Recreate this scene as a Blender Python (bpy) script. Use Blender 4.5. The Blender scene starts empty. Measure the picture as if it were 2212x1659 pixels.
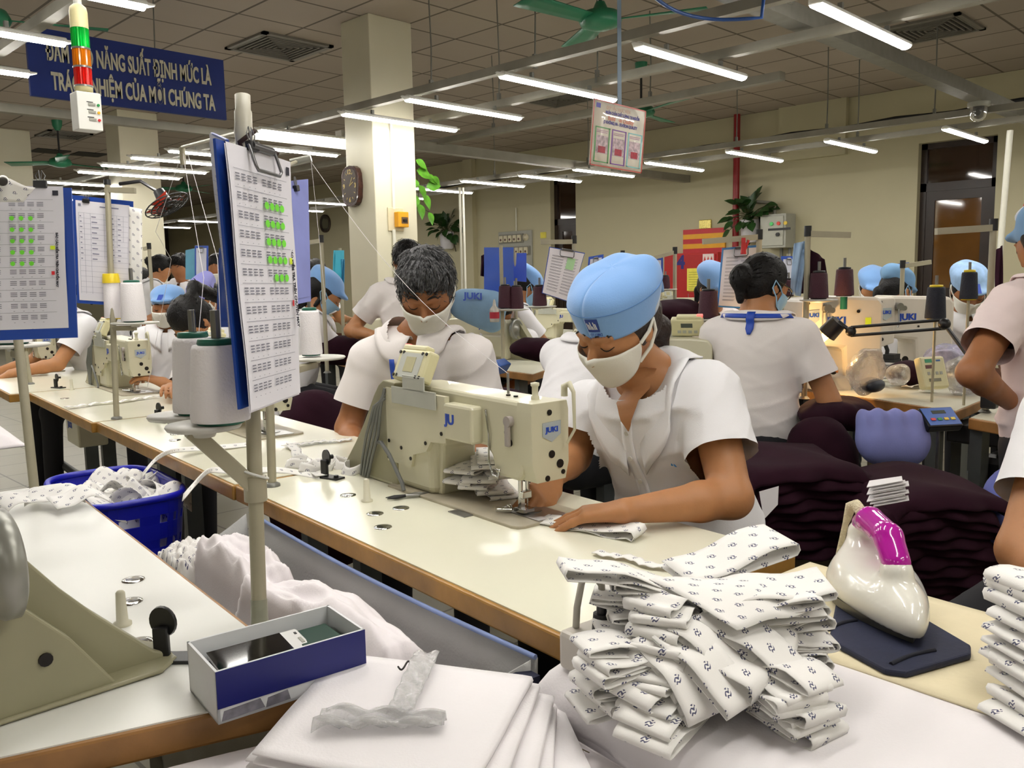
import bpy, bmesh, math, random
import numpy as np
from mathutils import Matrix, Vector, Euler, noise as mnoise

random.seed(7)
rng = np.random.default_rng(7)
SC = bpy.context.scene
COL = SC.collection
PI = math.pi

# ------------------------------------------------------------------ camera
IMW, IMH, FOC = 2212.0, 1659.0, 1850.0
CZ = 1.25
def _dir(x, y): return Vector((x - IMW/2, -(y - IMH/2), -FOC))
def _hor(x): return 603.5 - 0.019*(x - IMW/2)
_up = _dir(2212, _hor(2212)).cross(_dir(0, _hor(0))).normalized()
if _up.y < 0: _up = -_up
_yb = _dir(-775, _hor(-775)).normalized()
_xb = _yb.cross(_up)
RC = Matrix((_xb, _yb, _up))                      # camera axes -> world axes
_t = RC @ _dir(-397, _hor(-397))
DEL = math.atan2(_t.y, _t.x) - PI/2               # the tables stand a few degrees askew to the room
cam = bpy.data.cameras.new('camera'); cam.sensor_width = 36.0; cam.lens = FOC/IMW*36.0
cam.clip_start = 0.05; cam.clip_end = 200
camo = bpy.data.objects.new('camera', cam); COL.objects.link(camo)
camo.matrix_world = Matrix.Translation((0, 0, CZ)) @ RC.to_4x4()
SC.camera = camo

# ------------------------------------------------------------------ world, exposure
wld = bpy.data.worlds.new('hall_air'); SC.world = wld; wld.use_nodes = True
wld.node_tree.nodes['Background'].inputs[0].default_value = (0.72, 0.70, 0.66, 1)
wld.node_tree.nodes['Background'].inputs[1].default_value = 0.11
SC.view_settings.view_transform = 'Standard'; SC.view_settings.look = 'None'
SC.view_settings.exposure = 0.0; SC.view_settings.gamma = 1.0
SC.view_settings.use_curve_mapping = False
SC.cycles.use_denoising = True
SC.cycles.max_bounces = 7; SC.cycles.diffuse_bounces = 4; SC.cycles.glossy_bounces = 3
SC.cycles.transmission_bounces = 6; SC.cycles.transparent_max_bounces = 8
SC.cycles.sample_clamp_indirect = 6.0; SC.cycles.caustics_reflective = False; SC.cycles.caustics_refractive = False
LAMP = 56.0

# ------------------------------------------------------------------ places
cD, sD = math.cos(DEL), math.sin(DEL)
def T(u, v, z): return Vector((cD*u - sD*v, sD*u + cD*v, z))     # table frame -> world
def unT(p): return Vector((cD*p[0] + sD*p[1], -sD*p[0] + cD*p[1], p[2]))
def ray(x, y): return RC @ (_dir(x, y)/FOC)
O = Vector((0, 0, CZ))
def at(x, y, d): return O + ray(x, y)*d
def atz(x, y, z):
    r = ray(x, y); return O + r*((z - CZ)/r.z)
def atx(x, y, X):
    r = ray(x, y); return O + r*(X/r.x)
def aty(x, y, Y):
    r = ray(x, y); return O + r*(Y/r.y)
def atu(x, y, u):                                  # -> table frame
    r = unT(ray(x, y)); t = u/r.x; return Vector((u, r.y*t, CZ + r.z*t))
def tz(x, y, z): return unT(atz(x, y, z))
def td(x, y, d): return unT(at(x, y, d))

# ------------------------------------------------------------------ materials
MATS = {}
def lin(c):
    return tuple(((v/255)/12.92 if v/255 <= .04045 else ((v/255 + .055)/1.055)**2.4) for v in c)
def mat(name, rgb, rough=.6, metal=0., var=.06, scale=14., bump=0., bscale=60., spec=.5, trans=0., alpha=1., sheen=0., coat=0., emit=0., sub=0.):
    if name in MATS: return MATS[name]
    m = bpy.data.materials.new(name); m.use_nodes = True
    nt = m.node_tree; b = nt.nodes['Principled BSDF']
    c = lin(rgb)
    tc = nt.nodes.new('ShaderNodeTexCoord')
    if var > 0:
        n = nt.nodes.new('ShaderNodeTexNoise'); n.inputs['Scale'].default_value = scale; n.inputs['Detail'].default_value = 4
        nt.links.new(tc.outputs['Object'], n.inputs['Vector'])
        r = nt.nodes.new('ShaderNodeValToRGB')
        r.color_ramp.elements[0].position = .3; r.color_ramp.elements[1].position = .7
        r.color_ramp.elements[0].color = (*[x*(1 - var) for x in c], 1)
        r.color_ramp.elements[1].color = (*[min(1, x*(1 + var)) for x in c], 1)
        nt.links.new(n.outputs['Fac'], r.inputs['Fac']); nt.links.new(r.outputs['Color'], b.inputs['Base Color'])
    else:
        b.inputs['Base Color'].default_value = (*c, 1)
    b.inputs['Roughness'].default_value = rough; b.inputs['Metallic'].default_value = metal
    b.inputs['Specular IOR Level'].default_value = spec
    b.inputs['Transmission Weight'].default_value = trans; b.inputs['Alpha'].default_value = alpha
    b.inputs['Sheen Weight'].default_value = sheen; b.inputs['Coat Weight'].default_value = coat
    if sub > 0:
        b.inputs['Subsurface Weight'].default_value = sub; b.inputs['Subsurface Radius'].default_value = (.012, .005, .003); b.inputs['Subsurface Scale'].default_value = 1.0
    if emit > 0:
        b.inputs['Emission Color'].default_value = (*c, 1); b.inputs['Emission Strength'].default_value = emit
    if bump > 0:
        n2 = nt.nodes.new('ShaderNodeTexNoise'); n2.inputs['Scale'].default_value = bscale; n2.inputs['Detail'].default_value = 5
        nt.links.new(tc.outputs['Object'], n2.inputs['Vector'])
        bp = nt.nodes.new('ShaderNodeBump'); bp.inputs['Strength'].default_value = bump; bp.inputs['Distance'].default_value = .01
        nt.links.new(n2.outputs['Fac'], bp.inputs['Height']); nt.links.new(bp.outputs['Normal'], b.inputs['Normal'])
    MATS[name] = m
    return m
def mixc(nt, fac, a, b):
    n = nt.nodes.new('ShaderNodeMix'); n.data_type = 'RGBA'
    nt.links.new(fac, n.inputs['Factor']) if not isinstance(fac, float) else setattr(n.inputs['Factor'], 'default_value', fac)
    for s, v in (('A', a), ('B', b)):
        i = [k for k in n.inputs if k.name == s and k.type == 'RGBA'][0]
        if isinstance(v, tuple): i.default_value = (*v, 1)
        else: nt.links.new(v, i)
    return [o for o in n.outputs if o.type == 'RGBA'][0]
def mth(nt, op, a, b=None, c=None):
    n = nt.nodes.new('ShaderNodeMath'); n.operation = op
    for i, v in enumerate((a, b, c)):
        if v is None: continue
        if isinstance(v, (int, float)): n.inputs[i].default_value = v
        else: nt.links.new(v, n.inputs[i])
    return n.outputs[0]

# ------------------------------------------------------------------ mesh builder
class MB:
    def __init__(s): s.v = []; s.f = []; s.m = []; s.uv = []; s.sm = []
    def add(s, vs, fs, mi=0, uvs=None, smooth=False):
        o = len(s.v); s.v += [tuple(p) for p in vs]
        for k, f in enumerate(fs):
            s.f.append([i + o for i in f]); s.m.append(mi); s.sm.append(smooth)
            s.uv.append(uvs[k] if uvs else None)
        return s
    def box(s, c, d, R=None, mi=0, bev=0.):
        h = [x/2 for x in d]
        if bev > 0:
            bm = bmesh.new(); bmesh.ops.create_cube(bm, size=1)
            for v in bm.verts: v.co = Vector((v.co.x*d[0], v.co.y*d[1], v.co.z*d[2]))
            bmesh.ops.bevel(bm, geom=bm.edges[:], offset=min(bev, min(d)*.49), segments=2, affect='EDGES', profile=.5)
            vs = [v.co.copy() for v in bm.verts]; bm.verts.index_update()
            fs = [[v.index for v in f.verts] for f in bm.faces]; bm.free()
        else:
            vs = [Vector((x*h[0], y*h[1], z*h[2])) for x in (-1, 1) for y in (-1, 1) for z in (-1, 1)]
            fs = [(0, 1, 3, 2), (4, 6, 7, 5), (0, 4, 5, 1), (2, 3, 7, 6), (0, 2, 6, 4), (1, 5, 7, 3)]
        c = Vector(c)
        vs = [(R @ v if R is not None else v) + c for v in vs]
        return s.add(vs, fs, mi)
    def bb(s, a, b, mi=0, bev=0.):                   # box between two corners
        a = Vector(a); b = Vector(b)
        return s.box((a + b)/2, [abs(x) for x in (b - a)], None, mi, bev)
    def cone(s, a, b, ra, rb=None, n=16, mi=0, caps=True, smooth=True):
        rb = ra if rb is None else rb
        a = Vector(a); b = Vector(b); w = (b - a).normalized()
        x = w.orthogonal().normalized(); y = w.cross(x)
        vs = []
        for c, r in ((a, ra), (b, rb)):
            for i in range(n):
                t = 2*PI*i/n; vs.append(c + x*math.cos(t)*r + y*math.sin(t)*r)
        fs = [(i, (i + 1) % n, n + (i + 1) % n, n + i) for i in range(n)]
        s.add(vs, fs, mi, None, smooth)
        if caps:
            s.add(vs, [list(range(n))[::-1], list(range(n, 2*n))], mi)
        return s
    def lathe(s, c, prof, axis=(0, 0, 1), n=24, mi=0, smooth=True):
        w = Vector(axis).normalized(); x = w.orthogonal().normalized(); y = w.cross(x); c = Vector(c)
        vs = []
        for r, h in prof:
            for i in range(n):
                t = 2*PI*i/n; vs.append(c + w*h + x*math.cos(t)*r + y*math.sin(t)*r)
        fs = []
        for k in range(len(prof) - 1):
            for i in range(n):
                fs.append((k*n + i, k*n + (i + 1) % n, (k + 1)*n + (i + 1) % n, (k + 1)*n + i))
        s.add(vs, fs, mi, None, smooth)
        if prof[0][0] > 1e-4: s.add(vs[:n], [list(range(n))[::-1]], mi)
        if prof[-1][0] > 1e-4: s.add(vs[-n:], [list(range(n))], mi)
        return s
    def tube(s, pts, r, n=8, mi=0, caps=True):
        pts = [Vector(p) for p in pts]; N = len(pts); vs = []; x = None
        for i, p in enumerate(pts):
            d = (pts[min(i + 1, N - 1)] - pts[max(i - 1, 0)])
            if d.length < 1e-9: d = Vector((0, 0, 1))
            d.normalize()
            if x is None: x = d.orthogonal().normalized()
            else:
                x = x - d*x.dot(d)
                x = x.normalized() if x.length > 1e-6 else d.orthogonal().normalized()
            y = d.cross(x); rr = r[i] if isinstance(r, (list, tuple)) else r
            for k in range(n):
                t = 2*PI*k/n; vs.append(p + x*math.cos(t)*rr + y*math.sin(t)*rr)
        fs = [(i*n + k, i*n + (k + 1) % n, (i + 1)*n + (k + 1) % n, (i + 1)*n + k) for i in range(N - 1) for k in range(n)]
        s.add(vs, fs, mi, None, True)
        if caps: s.add(vs[:n], [list(range(n))[::-1]], mi); s.add(vs[-n:], [list(range(n))], mi)
        return s
    def prism(s, poly, a, ex, ey, ez, mi=0):          # polygon (x,y) in frame a,ex,ey extruded along ez
        a = Vector(a); ex = Vector(ex); ey = Vector(ey); ez = Vector(ez); n = len(poly)
        vs = [a + ex*p[0] + ey*p[1] for p in poly] + [a + ex*p[0] + ey*p[1] + ez for p in poly]
        fs = [list(range(n))[::-1], list(range(n, 2*n))] + [(i, (i + 1) % n, n + (i + 1) % n, n + i) for i in range(n)]
        return s.add(vs, fs, mi)
    def quad(s, a, b, c, d, mi=0, uv=True):
        return s.add([a, b, c, d], [(0, 1, 2, 3)], mi, [[(0, 0), (1, 0), (1, 1), (0, 1)]] if uv else None)
    def grid(s, fn, nu, nv, mi=0, uvf=None, smooth=True, closed_u=False):
        vs = [fn(i/nu, j/nv) for i in range(nu + 1) for j in range(nv + 1)]
        fs = []; uvs = []
        for i in range(nu):
            for j in range(nv):
                fs.append((i*(nv + 1) + j, (i + 1)*(nv + 1) + j, (i + 1)*(nv + 1) + j + 1, i*(nv + 1) + j + 1))
                if uvf: uvs.append([uvf(a/nu, b/nv) for a, b in ((i, j), (i + 1, j), (i + 1, j + 1), (i, j + 1))])
        return s.add(vs, fs, mi, uvs if uvf else None, smooth)
    def ball(s, c, r, n=12, mi=0, R=None):
        r = r if isinstance(r, (tuple, list)) else (r, r, r)
        c = Vector(c); m = n//2 + 2; vs = []; fs = []
        for j in range(m + 1):
            p = PI*j/m
            for i in range(n):
                t = 2*PI*i/n; q = Vector((math.sin(p)*math.cos(t)*r[0], math.sin(p)*math.sin(t)*r[1], math.cos(p)*r[2]))
                vs.append(c + (R @ q if R is not None else q))
        for j in range(m):
            for i in range(n): fs.append((j*n + i, (j + 1)*n + i, (j + 1)*n + (i + 1) % n, j*n + (i + 1) % n))
        return s.add(vs, fs, mi, None, True)
BASE = {}
def ob(name, mb, mats, parent=None, base=None, rot=0., solid=0., bevel=0., sub=0):
    """one mesh object. Coordinates of mb are in the frame of its thing (or of base when top-level)."""
    me = bpy.data.meshes.new(name)
    b = Vector(base) if base is not None else (BASE[parent.name] if parent is not None else Vector((0, 0, 0)))
    me.from_pydata([tuple(Vector(p) - b) for p in mb.v], [], mb.f)
    ml = mats if isinstance(mats, (list, tuple)) else [mats]
    for m in ml: me.materials.append(m)
    me.polygons.foreach_set('material_index', mb.m); me.polygons.foreach_set('use_smooth', mb.sm)
    if any(u is not None for u in mb.uv):
        L = me.uv_layers.new(name='UVMap'); i = 0
        for f, u in zip(mb.f, mb.uv):
            for k in range(len(f)):
                L.data[i].uv = u[k] if u else (0, 0); i += 1
    me.validate(); me.update()
    o = bpy.data.objects.new(name, me); COL.objects.link(o)
    if parent is not None: o.parent = parent
    BASE[o.name] = b
    if solid:
        md = o.modifiers.new('thickness', 'SOLIDIFY'); md.thickness = solid; md.offset = 0
    if bevel:
        md = o.modifiers.new('edges', 'BEVEL'); md.width = bevel; md.segments = 2; md.limit_method = 'ANGLE'
    if sub:
        md = o.modifiers.new('smooth', 'SUBSURF'); md.levels = sub; md.render_levels = sub
    return o
def tagit(o, label, cat, group=None, kind=None):
    if label: o['label'] = label
    if cat: o['category'] = cat
    if group: o['group'] = group
    if kind: o['kind'] = kind
    return o
def thing(name, label, cat, base=(0, 0, 0), fr='W', group=None, rot=0., tilt=None):
    """an Empty at a thing's base; fr: W world axes, T table axes (coordinates of its parts are in that frame)"""
    o = bpy.data.objects.new(name, None); COL.objects.link(o); o.empty_display_size = .05
    BASE[o.name] = Vector(base)
    if fr == 'T': o.location = T(*base); o.rotation_euler = (0, 0, DEL + rot)
    else: o.location = base; o.rotation_euler = (0, 0, rot)
    if tilt: o.rotation_euler = tilt
    return tagit(o, label, cat, group)
def top(name, mb, mats, label, cat, base=(0, 0, 0), fr='W', group=None, kind=None, **kw):
    """a thing that is one mesh"""
    o = ob(name, mb, mats, None, base, **kw)
    if fr == 'T': o.location = T(*base); o.rotation_euler = (0, 0, DEL)
    else: o.location = base
    return tagit(o, label, cat, group, kind)
def struct(name, mb, mats, **kw):
    o = ob(name, mb, mats, **kw); o['kind'] = 'structure'; return o
def dup(root, loc, rotz, label, group=None, cat=None):
    r = root.copy(); COL.objects.link(r); r.location = loc; r.rotation_euler = (0, 0, rotz)
    r['label'] = label
    if group: r['group'] = group
    elif 'group' in r: del r['group']
    for ch in [c for c in ALLKIDS(root)]:
        c = ch.copy(); COL.objects.link(c); c.parent = r
        for g in ALLKIDS(ch):
            e = g.copy(); COL.objects.link(e); e.parent = c
    return r
def ALLKIDS(o): return [x for x in COL.objects if x.parent == o]

# text as real raised letters
def text_mb(body, size, a, ex, ey, depth=.0006, sx=1., bold=0., align='CENTER', spacing=1.):
    cu = bpy.data.curves.new('lettering', 'FONT'); cu.body = body; cu.size = size; cu.align_x = align; cu.align_y = 'CENTER'
    cu.extrude = depth; cu.offset = bold; cu.space_character = spacing; cu.resolution_u = 3
    o = bpy.data.objects.new('lettering', cu); COL.objects.link(o)
    dg = bpy.context.evaluated_depsgraph_get(); me = bpy.data.meshes.new_from_object(o.evaluated_get(dg))
    ex = Vector(ex).normalized(); ey = Vector(ey).normalized(); ez = ex.cross(ey); a = Vector(a)
    mb = MB(); mb.add([a + ex*v.co.x*sx + ey*v.co.y + ez*v.co.z for v in me.vertices], [list(p.vertices) for p in me.polygons])
    bpy.data.objects.remove(o); bpy.data.meshes.remove(me); bpy.data.curves.remove(cu)
    return mb
def merge(*mbs):
    r = MB()
    for m, mi in mbs:
        o = len(r.v); r.v += m.v
        for f, s_, u, k in zip(m.f, m.sm, m.uv, m.m):
            r.f.append([i + o for i in f]); r.sm.append(s_); r.uv.append(u); r.m.append(mi if mi is not None else k)
    return r

# ------------------------------------------------------------------ signed distance bodies
def _seg(P, a, b, ra, rb):
    a = np.array(a); b = np.array(b); ab = b - a; L = ab@ab + 1e-12
    t = np.clip(((P - a)@ab)/L, 0, 1)
    return np.linalg.norm(P - a - t[..., None]*ab, axis=-1) - (ra + (rb - ra)*t)
def _ell(P, c, r, R):
    q = P - np.array(c)
    if R is not None: q = q@R                       # columns of R are the axes
    r = np.array(r); k0 = np.linalg.norm(q/r, axis=-1); k1 = np.linalg.norm(q/(r*r), axis=-1) + 1e-9
    return k0*(k0 - 1)/k1
def sdf_mesh(prims, h, disp=None):
    """prims: ('c',a,b,ra,rb,k) tapered limb | ('e',c,r,R,k) ellipsoid | ('-e',c,r,R,k) carved ellipsoid -> verts, quads of one surface"""
    los, his = [], []
    for p in prims:
        if p[0] == 'c':
            m = max(p[3], p[4]); q = np.array([p[1], p[2]], float); los.append(q.min(0) - m); his.append(q.max(0) + m)
        else:
            m = max(p[2]); q = np.array(p[1], float); los.append(q - m); his.append(q + m)
    if not prims: return [], []
    lo = np.min([l for l, p in zip(los, prims) if p[0] != '-e'], 0) - 3*h; hi = np.max([x for x, p in zip(his, prims) if p[0] != '-e'], 0) + 3*h
    n = np.ceil((hi - lo)/h).astype(int) + 1
    ax = [lo[i] + h*np.arange(n[i]) for i in range(3)]
    D = np.full(n, 9.0, np.float32)
    for p, l, u in zip(prims, los, his):
        k = p[5] if p[0] == 'c' else p[4]
        mg = k + 3*h
        i0 = np.maximum(0, np.floor((l - mg - lo)/h).astype(int)); i1 = np.minimum(n, np.ceil((u + mg - lo)/h).astype(int) + 1)
        if np.any(i1 <= i0): continue
        sl = tuple(slice(a, b) for a, b in zip(i0, i1))
        P = np.stack(np.meshgrid(*[ax[i][sl[i]] for i in range(3)], indexing='ij'), -1)
        d = _seg(P, p[1], p[2], p[3], p[4]) if p[0] == 'c' else _ell(P, p[1], p[2], p[3])
        c = D[sl]
        if p[0] == '-e':
            d = -d; hh = np.maximum(k - np.abs(c - d), 0)/k if k > 0 else 0
            D[sl] = np.maximum(c, d) + hh*hh*k/4 if k > 0 else np.maximum(c, d)
        elif k > 0:
            hh = np.maximum(k - np.abs(c - d), 0)/k; D[sl] = np.minimum(c, d) - hh*hh*k/4
        else: D[sl] = np.minimum(c, d)
    if disp is not None:
        mk = np.abs(D) < 4*h; idx = np.argwhere(mk); P = lo + idx*h; D[mk] += disp(P)
    return snet(D, lo, h)
def snet(D, lo, h):
    S = D < 0; nx, ny, nz = D.shape
    cnt = np.zeros((nx - 1, ny - 1, nz - 1), np.float32); pos = np.zeros((nx - 1, ny - 1, nz - 1, 3), np.float32)
    corner = [(a, b, c) for a in (0, 1) for b in (0, 1) for c in (0, 1)]
    def sub(A, c): return A[c[0]:nx - 1 + c[0], c[1]:ny - 1 + c[1], c[2]:nz - 1 + c[2]]
    for c in corner:
        for a in range(3):
            if c[a] == 0:
                e = list(c); e[a] = 1
                s0, s1 = sub(S, c), sub(S, e); m = s0 != s1
                if not m.any(): continue
                d0, d1 = sub(D, c)[m], sub(D, e)[m]; t = d0/(d0 - d1)
                q = np.tile(np.array(c, np.float32), (len(t), 1)); q[:, a] = t
                pos[m] += q; cnt[m] += 1
    act = cnt > 0; ids = -np.ones(act.shape, int); cells = np.argwhere(act); ids[act] = np.arange(len(cells))
    V = (cells + pos[act]/cnt[act][:, None])*h + lo
    F = []
    for a in range(3):
        b, c = (a + 1) % 3, (a + 2) % 3
        s0 = [slice(0, None)]*3; s1 = [slice(0, None)]*3; s0[a] = slice(0, -1); s1[a] = slice(1, None)
        A, B = S[tuple(s0)], S[tuple(s1)]; E = np.argwhere(A != B)
        if not len(E): continue
        E = E[(E[:, b] > 0) & (E[:, c] > 0) & (E[:, b] < D.shape[b] - 1) & (E[:, c] < D.shape[c] - 1)]
        def idx(db, dc):
            q = E.copy(); q[:, b] -= db; q[:, c] -= dc; return ids[q[:, 0], q[:, 1], q[:, 2]]
        q = np.stack([idx(1, 1), idx(0, 1), idx(0, 0), idx(1, 0)], 1)
        fl = ~A[E[:, 0], E[:, 1], E[:, 2]]
        q[fl] = q[fl][:, ::-1]; F.append(q)
    F = np.concatenate(F); F = F[(F >= 0).all(1)]
    return V, F
def sdf_mb(prims, h, disp=None, cuts=None):
    V, F = sdf_mesh(prims, h, disp)
    mb = MB()
    if not cuts:
        mb.add(V.tolist(), F.tolist(), 0, None, True); return mb
    bm = bmesh.new(); vs = [bm.verts.new(p) for p in V.tolist()]
    for f in F.tolist():
        try: bm.faces.new([vs[i] for i in f])
        except ValueError: pass
    for c, nrm, rad, *keep in cuts:                  # open end: what lies past the plane within rad of its axis
        c = Vector(c); nrm = Vector(nrm).normalized()
        def near(lo):
            out = []
            for f in bm.faces:
                q = f.calc_center_median() - c; t = q.dot(nrm)
                if lo < t < .25 and (q - nrm*t).length < rad and not (keep and keep[0](f.calc_center_median())): out.append(f)
            return out
        fs = near(-.02); geom = set(fs)
        for f in fs: geom |= set(f.edges) | set(f.verts)
        bmesh.ops.bisect_plane(bm, geom=list(geom), plane_co=c, plane_no=nrm, dist=1e-5)
        bmesh.ops.delete(bm, geom=near(0.), context='FACES')
    bm.verts.index_update()
    mb.add([v.co.copy() for v in bm.verts], [[v.index for v in f.verts] for f in bm.faces], 0, None, True); bm.free()
    return mb
def wav(P, seed=0, s=1.):
    """a cheap smooth wrinkle field, -1..1"""
    r = np.random.default_rng(seed); o = np.zeros(len(P))
    for k in range(6):
        d = r.normal(size=3); d /= np.linalg.norm(d); o += np.sin(P@d*s*(18 + 14*k) + r.uniform(0, 6) + 1.5*np.sin(P@np.roll(d, 1)*s*17))/(1 + .35*k)
    return o/3.
# ================================================================== THE HALL
HC = 3.45; XW = 11.0; YF = 25.0; XL = -6.0; YN = -4.0
M_wall = mat('cream_wall_paint', (184, 177, 146), .55, var=.03, scale=1.5, bump=.02, bscale=25)
M_col = mat('column_paint', (204, 199, 176), .5, var=.03, scale=2)
M_white = mat('white_enamel', (225, 225, 220), .35, var=.02)
M_steel = mat('steel', (150, 150, 148), .3, .9, var=.08, scale=30)
M_gsteel = mat('galvanised_sheet', (120, 120, 114), .45, .35, var=.15, scale=8)
M_dark = mat('dark_rubber', (26, 26, 28), .6, var=.1)
M_blk = mat('black_plastic', (18, 18, 20), .4, var=.05)
M_greenfan = mat('green_fan_enamel', (40, 122, 88), .4, var=.06)
M_darkwood = mat('dark_door_wood', (38, 24, 16), .35, var=.25, scale=6)
M_brownwood = mat('brown_door_wood', (120, 74, 40), .45, var=.2, scale=5)
M_glassdark = mat('dark_pane_glass', (46, 28, 14), .06, var=.1, spec=.8)
M_red = mat('red_enamel', (178, 24, 24), .4, var=.05)
M_grey = mat('grey_enamel', (160, 160, 150), .45, var=.04)
M_conduit = mat('white_plastic_conduit', (216, 214, 200), .5, var=.02)

def tile_mat(name, c0, c1, size, gap, rough, bump=.0, tone=.06):
    m = bpy.data.materials.new(name); m.use_nodes = True; nt = m.node_tree; b = nt.nodes['Principled BSDF']
    tc = nt.nodes.new('ShaderNodeTexCoord'); br = nt.nodes.new('ShaderNodeTexBrick')
    br.offset = 0; br.squash = 1; br.inputs['Scale'].default_value = 1
    br.inputs['Brick Width'].default_value = size; br.inputs['Row Height'].default_value = size
    br.inputs['Mortar Size'].default_value = gap; br.inputs['Mortar Smooth'].default_value = .1; br.inputs['Bias'].default_value = 0
    a = lin(c0); br.inputs['Color1'].default_value = (*a, 1); br.inputs['Color2'].default_value = (*[x*(1 - tone) for x in a], 1)
    br.inputs['Mortar'].default_value = (*lin(c1), 1)
    nt.links.new(tc.outputs['Object'], br.inputs['Vector'])
    n = nt.nodes.new('ShaderNodeTexNoise'); n.inputs['Scale'].default_value = 3; n.inputs['Detail'].default_value = 6
    nt.links.new(tc.outputs['Object'], n.inputs['Vector'])
    f = mth(nt, 'MULTIPLY_ADD', n.outputs['Fac'], .25, -.02)
    nt.links.new(mixc(nt, f, br.outputs['Color'], tuple(x*.7 for x in a)), b.inputs['Base Color'])
    b.inputs['Roughness'].default_value = rough
    return m
M_ceil = tile_mat('ceiling_tiles', (164, 152, 140), (84, 75, 66), .61, .012, .85)
M_floor = tile_mat('floor_tiles', (150, 146, 130), (92, 88, 78), .4, .006, .35)

struct('floor', MB().bb((XL, YN, -.1), (XW + .2, YF, 0)), M_floor)
struct('ceiling', MB().bb((XL, YN, HC), (XW + .2, YF, HC + .1)), M_ceil)
# door openings in the long wall
d1a, d1b = atx(2155, 310, XW).y, atx(1985, 310, XW).y; d1z = 2.78
d2a, d2b = atx(1243, 390, XW).y, atx(1188, 390, XW).y; d2z = 2.9
w = MB()
w.bb((XW, YN, 0), (XW + .25, d1a, HC)).bb((XW, d1b, 0), (XW + .25, d2a, HC)).bb((XW, d2b, 0), (XW + .25, YF, HC))
w.bb((XW, d1a, d1z), (XW + .25, d1b, HC)).bb((XW, d2a, d2z), (XW + .25, d2b, HC))
struct('wall_right', w, M_wall)
struct('wall_back', MB().bb((XL, YF, 0), (XW + .25, YF + .2, HC)), M_wall)
struct('wall_left', MB().bb((XL - .2, YN, 0), (XL, YF + .2, HC)), M_wall)
struct('wall_front', MB().bb((XL - .2, YN - .2, 0), (XW + .25, YN, HC)), M_wall)
struct('baseboard_right', MB().bb((XW - .012, YN, 0), (XW, d1a, .12)).bb((XW - .012, d1b, 0), (XW, d2a, .12)).bb((XW - .012, d2b, 0), (XW, YF, .12)), mat('skirting_brown', (96, 60, 44), .5))
p1 = atx(1018, 400, XW).y; p2 = atx(1690, 300, XW).y
struct('trim_1', MB().bb((XW - .1, p1 - .12, 0), (XW, p1 + .12, HC)), M_wall)
struct('trim_2', MB().bb((XW - .08, p2 - .9, 2.75), (XW, p2 + .02, HC)), M_wall)
def door(name, y0, y1, zt, zmid, panel):
    d = bpy.data.objects.new(name, None); COL.objects.link(d); d['kind'] = 'structure'; d.location = (XW, (y0 + y1)/2, 0); BASE[d.name] = Vector(d.location)
    f = MB(); x0, x1 = XW + .10, XW + .18
    for yy in (y0, y1 - .07): f.bb((x0, yy, 0), (x1, yy + .07, zt))
    f.bb((x0, y0, zt - .07), (x1, y1, zt)).bb((x0, y0, zmid - .05), (x1, y1, zmid + .05))
    ob('door_frame', f, M_darkwood, d)
    ob('transom_pane', MB().bb((XW + .13, y0 + .07, zmid + .05), (XW + .145, y1 - .07, zt - .07)), M_glassdark, d)
    lf = MB(); ya, yb = y0 + .07, y1 - .07
    for yy in (ya, yb - .1): lf.bb((x0 + .01, yy, 0), (x1 - .02, yy + .1, zmid - .05))
    for z0, z1 in ((0, .15), (zmid - .16, zmid - .05), (.95, 1.05)): lf.bb((x0 + .01, ya + .1, z0), (x1 - .02, yb - .1, z1))
    L = ob('door_leaf', lf, M_darkwood, d)
    ob('leaf_pane', MB().bb((XW + .13, ya + .1, 1.05), (XW + .145, yb - .1, zmid - .16)), panel, L)
    ob('leaf_board', MB().bb((XW + .12, ya + .1, .15), (XW + .15, yb - .1, .95)), M_darkwood, L)
    ob('handle', MB().tube([(x0 + .01, ya + .06, 1.0), (x0 - .05, ya + .06, 1.0), (x0 - .05, ya + .18, 1.0)], .01), M_steel, d)
door('door_1', d1a, d1b, d1z, 2.26, mat('amber_pane_glass', (96, 62, 24), .05, var=.15, scale=3, spec=.9))
door('door_2', d2a, d2b, d2z, 2.2, M_glassdark)
# timber door with a lit side window at the far end
fd = aty(362, 540, YF)
d = bpy.data.objects.new('door_3', None); COL.objects.link(d); d['kind'] = 'structure'; d.location = (fd.x, YF, 0); BASE[d.name] = Vector(d.location)
xl, xr, xg = aty(318, 540, YF).x, aty(406, 540, YF).x, aty(366, 540, YF).x
ztop = aty(362, 476, YF).z
ob('door_frame', MB().bb((xl, YF - .08, 0), (xl + .12, YF, ztop)).bb((xg, YF - .08, 0), (xg + .3, YF, ztop)).bb((xr - .1, YF - .08, 0), (xr, YF, ztop)).bb((xl, YF - .08, ztop - .1), (xr, YF, ztop)), M_brownwood, d)
ob('door_leaf', MB().bb((xl + .12, YF - .05, 0), (xg, YF - .01, ztop - .1)), M_darkwood, d)
ob('side_pane', MB().bb((xg + .3, YF - .05, .9), (xr - .1, YF - .02, ztop - .1)), mat('lit_side_pane', (255, 190, 110), .3, var=.05, emit=1.6), d)
ob('lower_board', MB().bb((xg + .3, YF - .05, 0), (xr - .1, YF - .01, .9)), M_brownwood, d)

# columns
def column(name, x0, y0, wx, wy, label):
    o = struct(name, MB().bb((x0, y0, 0), (x0 + wx, y0 + wy, HC), bev=.008), M_col)
    o['label'] = label; return o
c0 = atz(795, 27, HC); CX, CY = c0.x, c0.y
column('column_near', CX, CY, .45, .40, 'square cream column carrying the dark wall clock')
c1 = aty(262, 300, 11.2)
column('column_middle', c1.x - .03, 11.2, .5, .42, 'square cream column behind the blue banner')
c2 = aty(30, 380, 13.5)
column('column_far', c2.x - .2, 13.5, .45, .42, 'square cream column at the far side')

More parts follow.
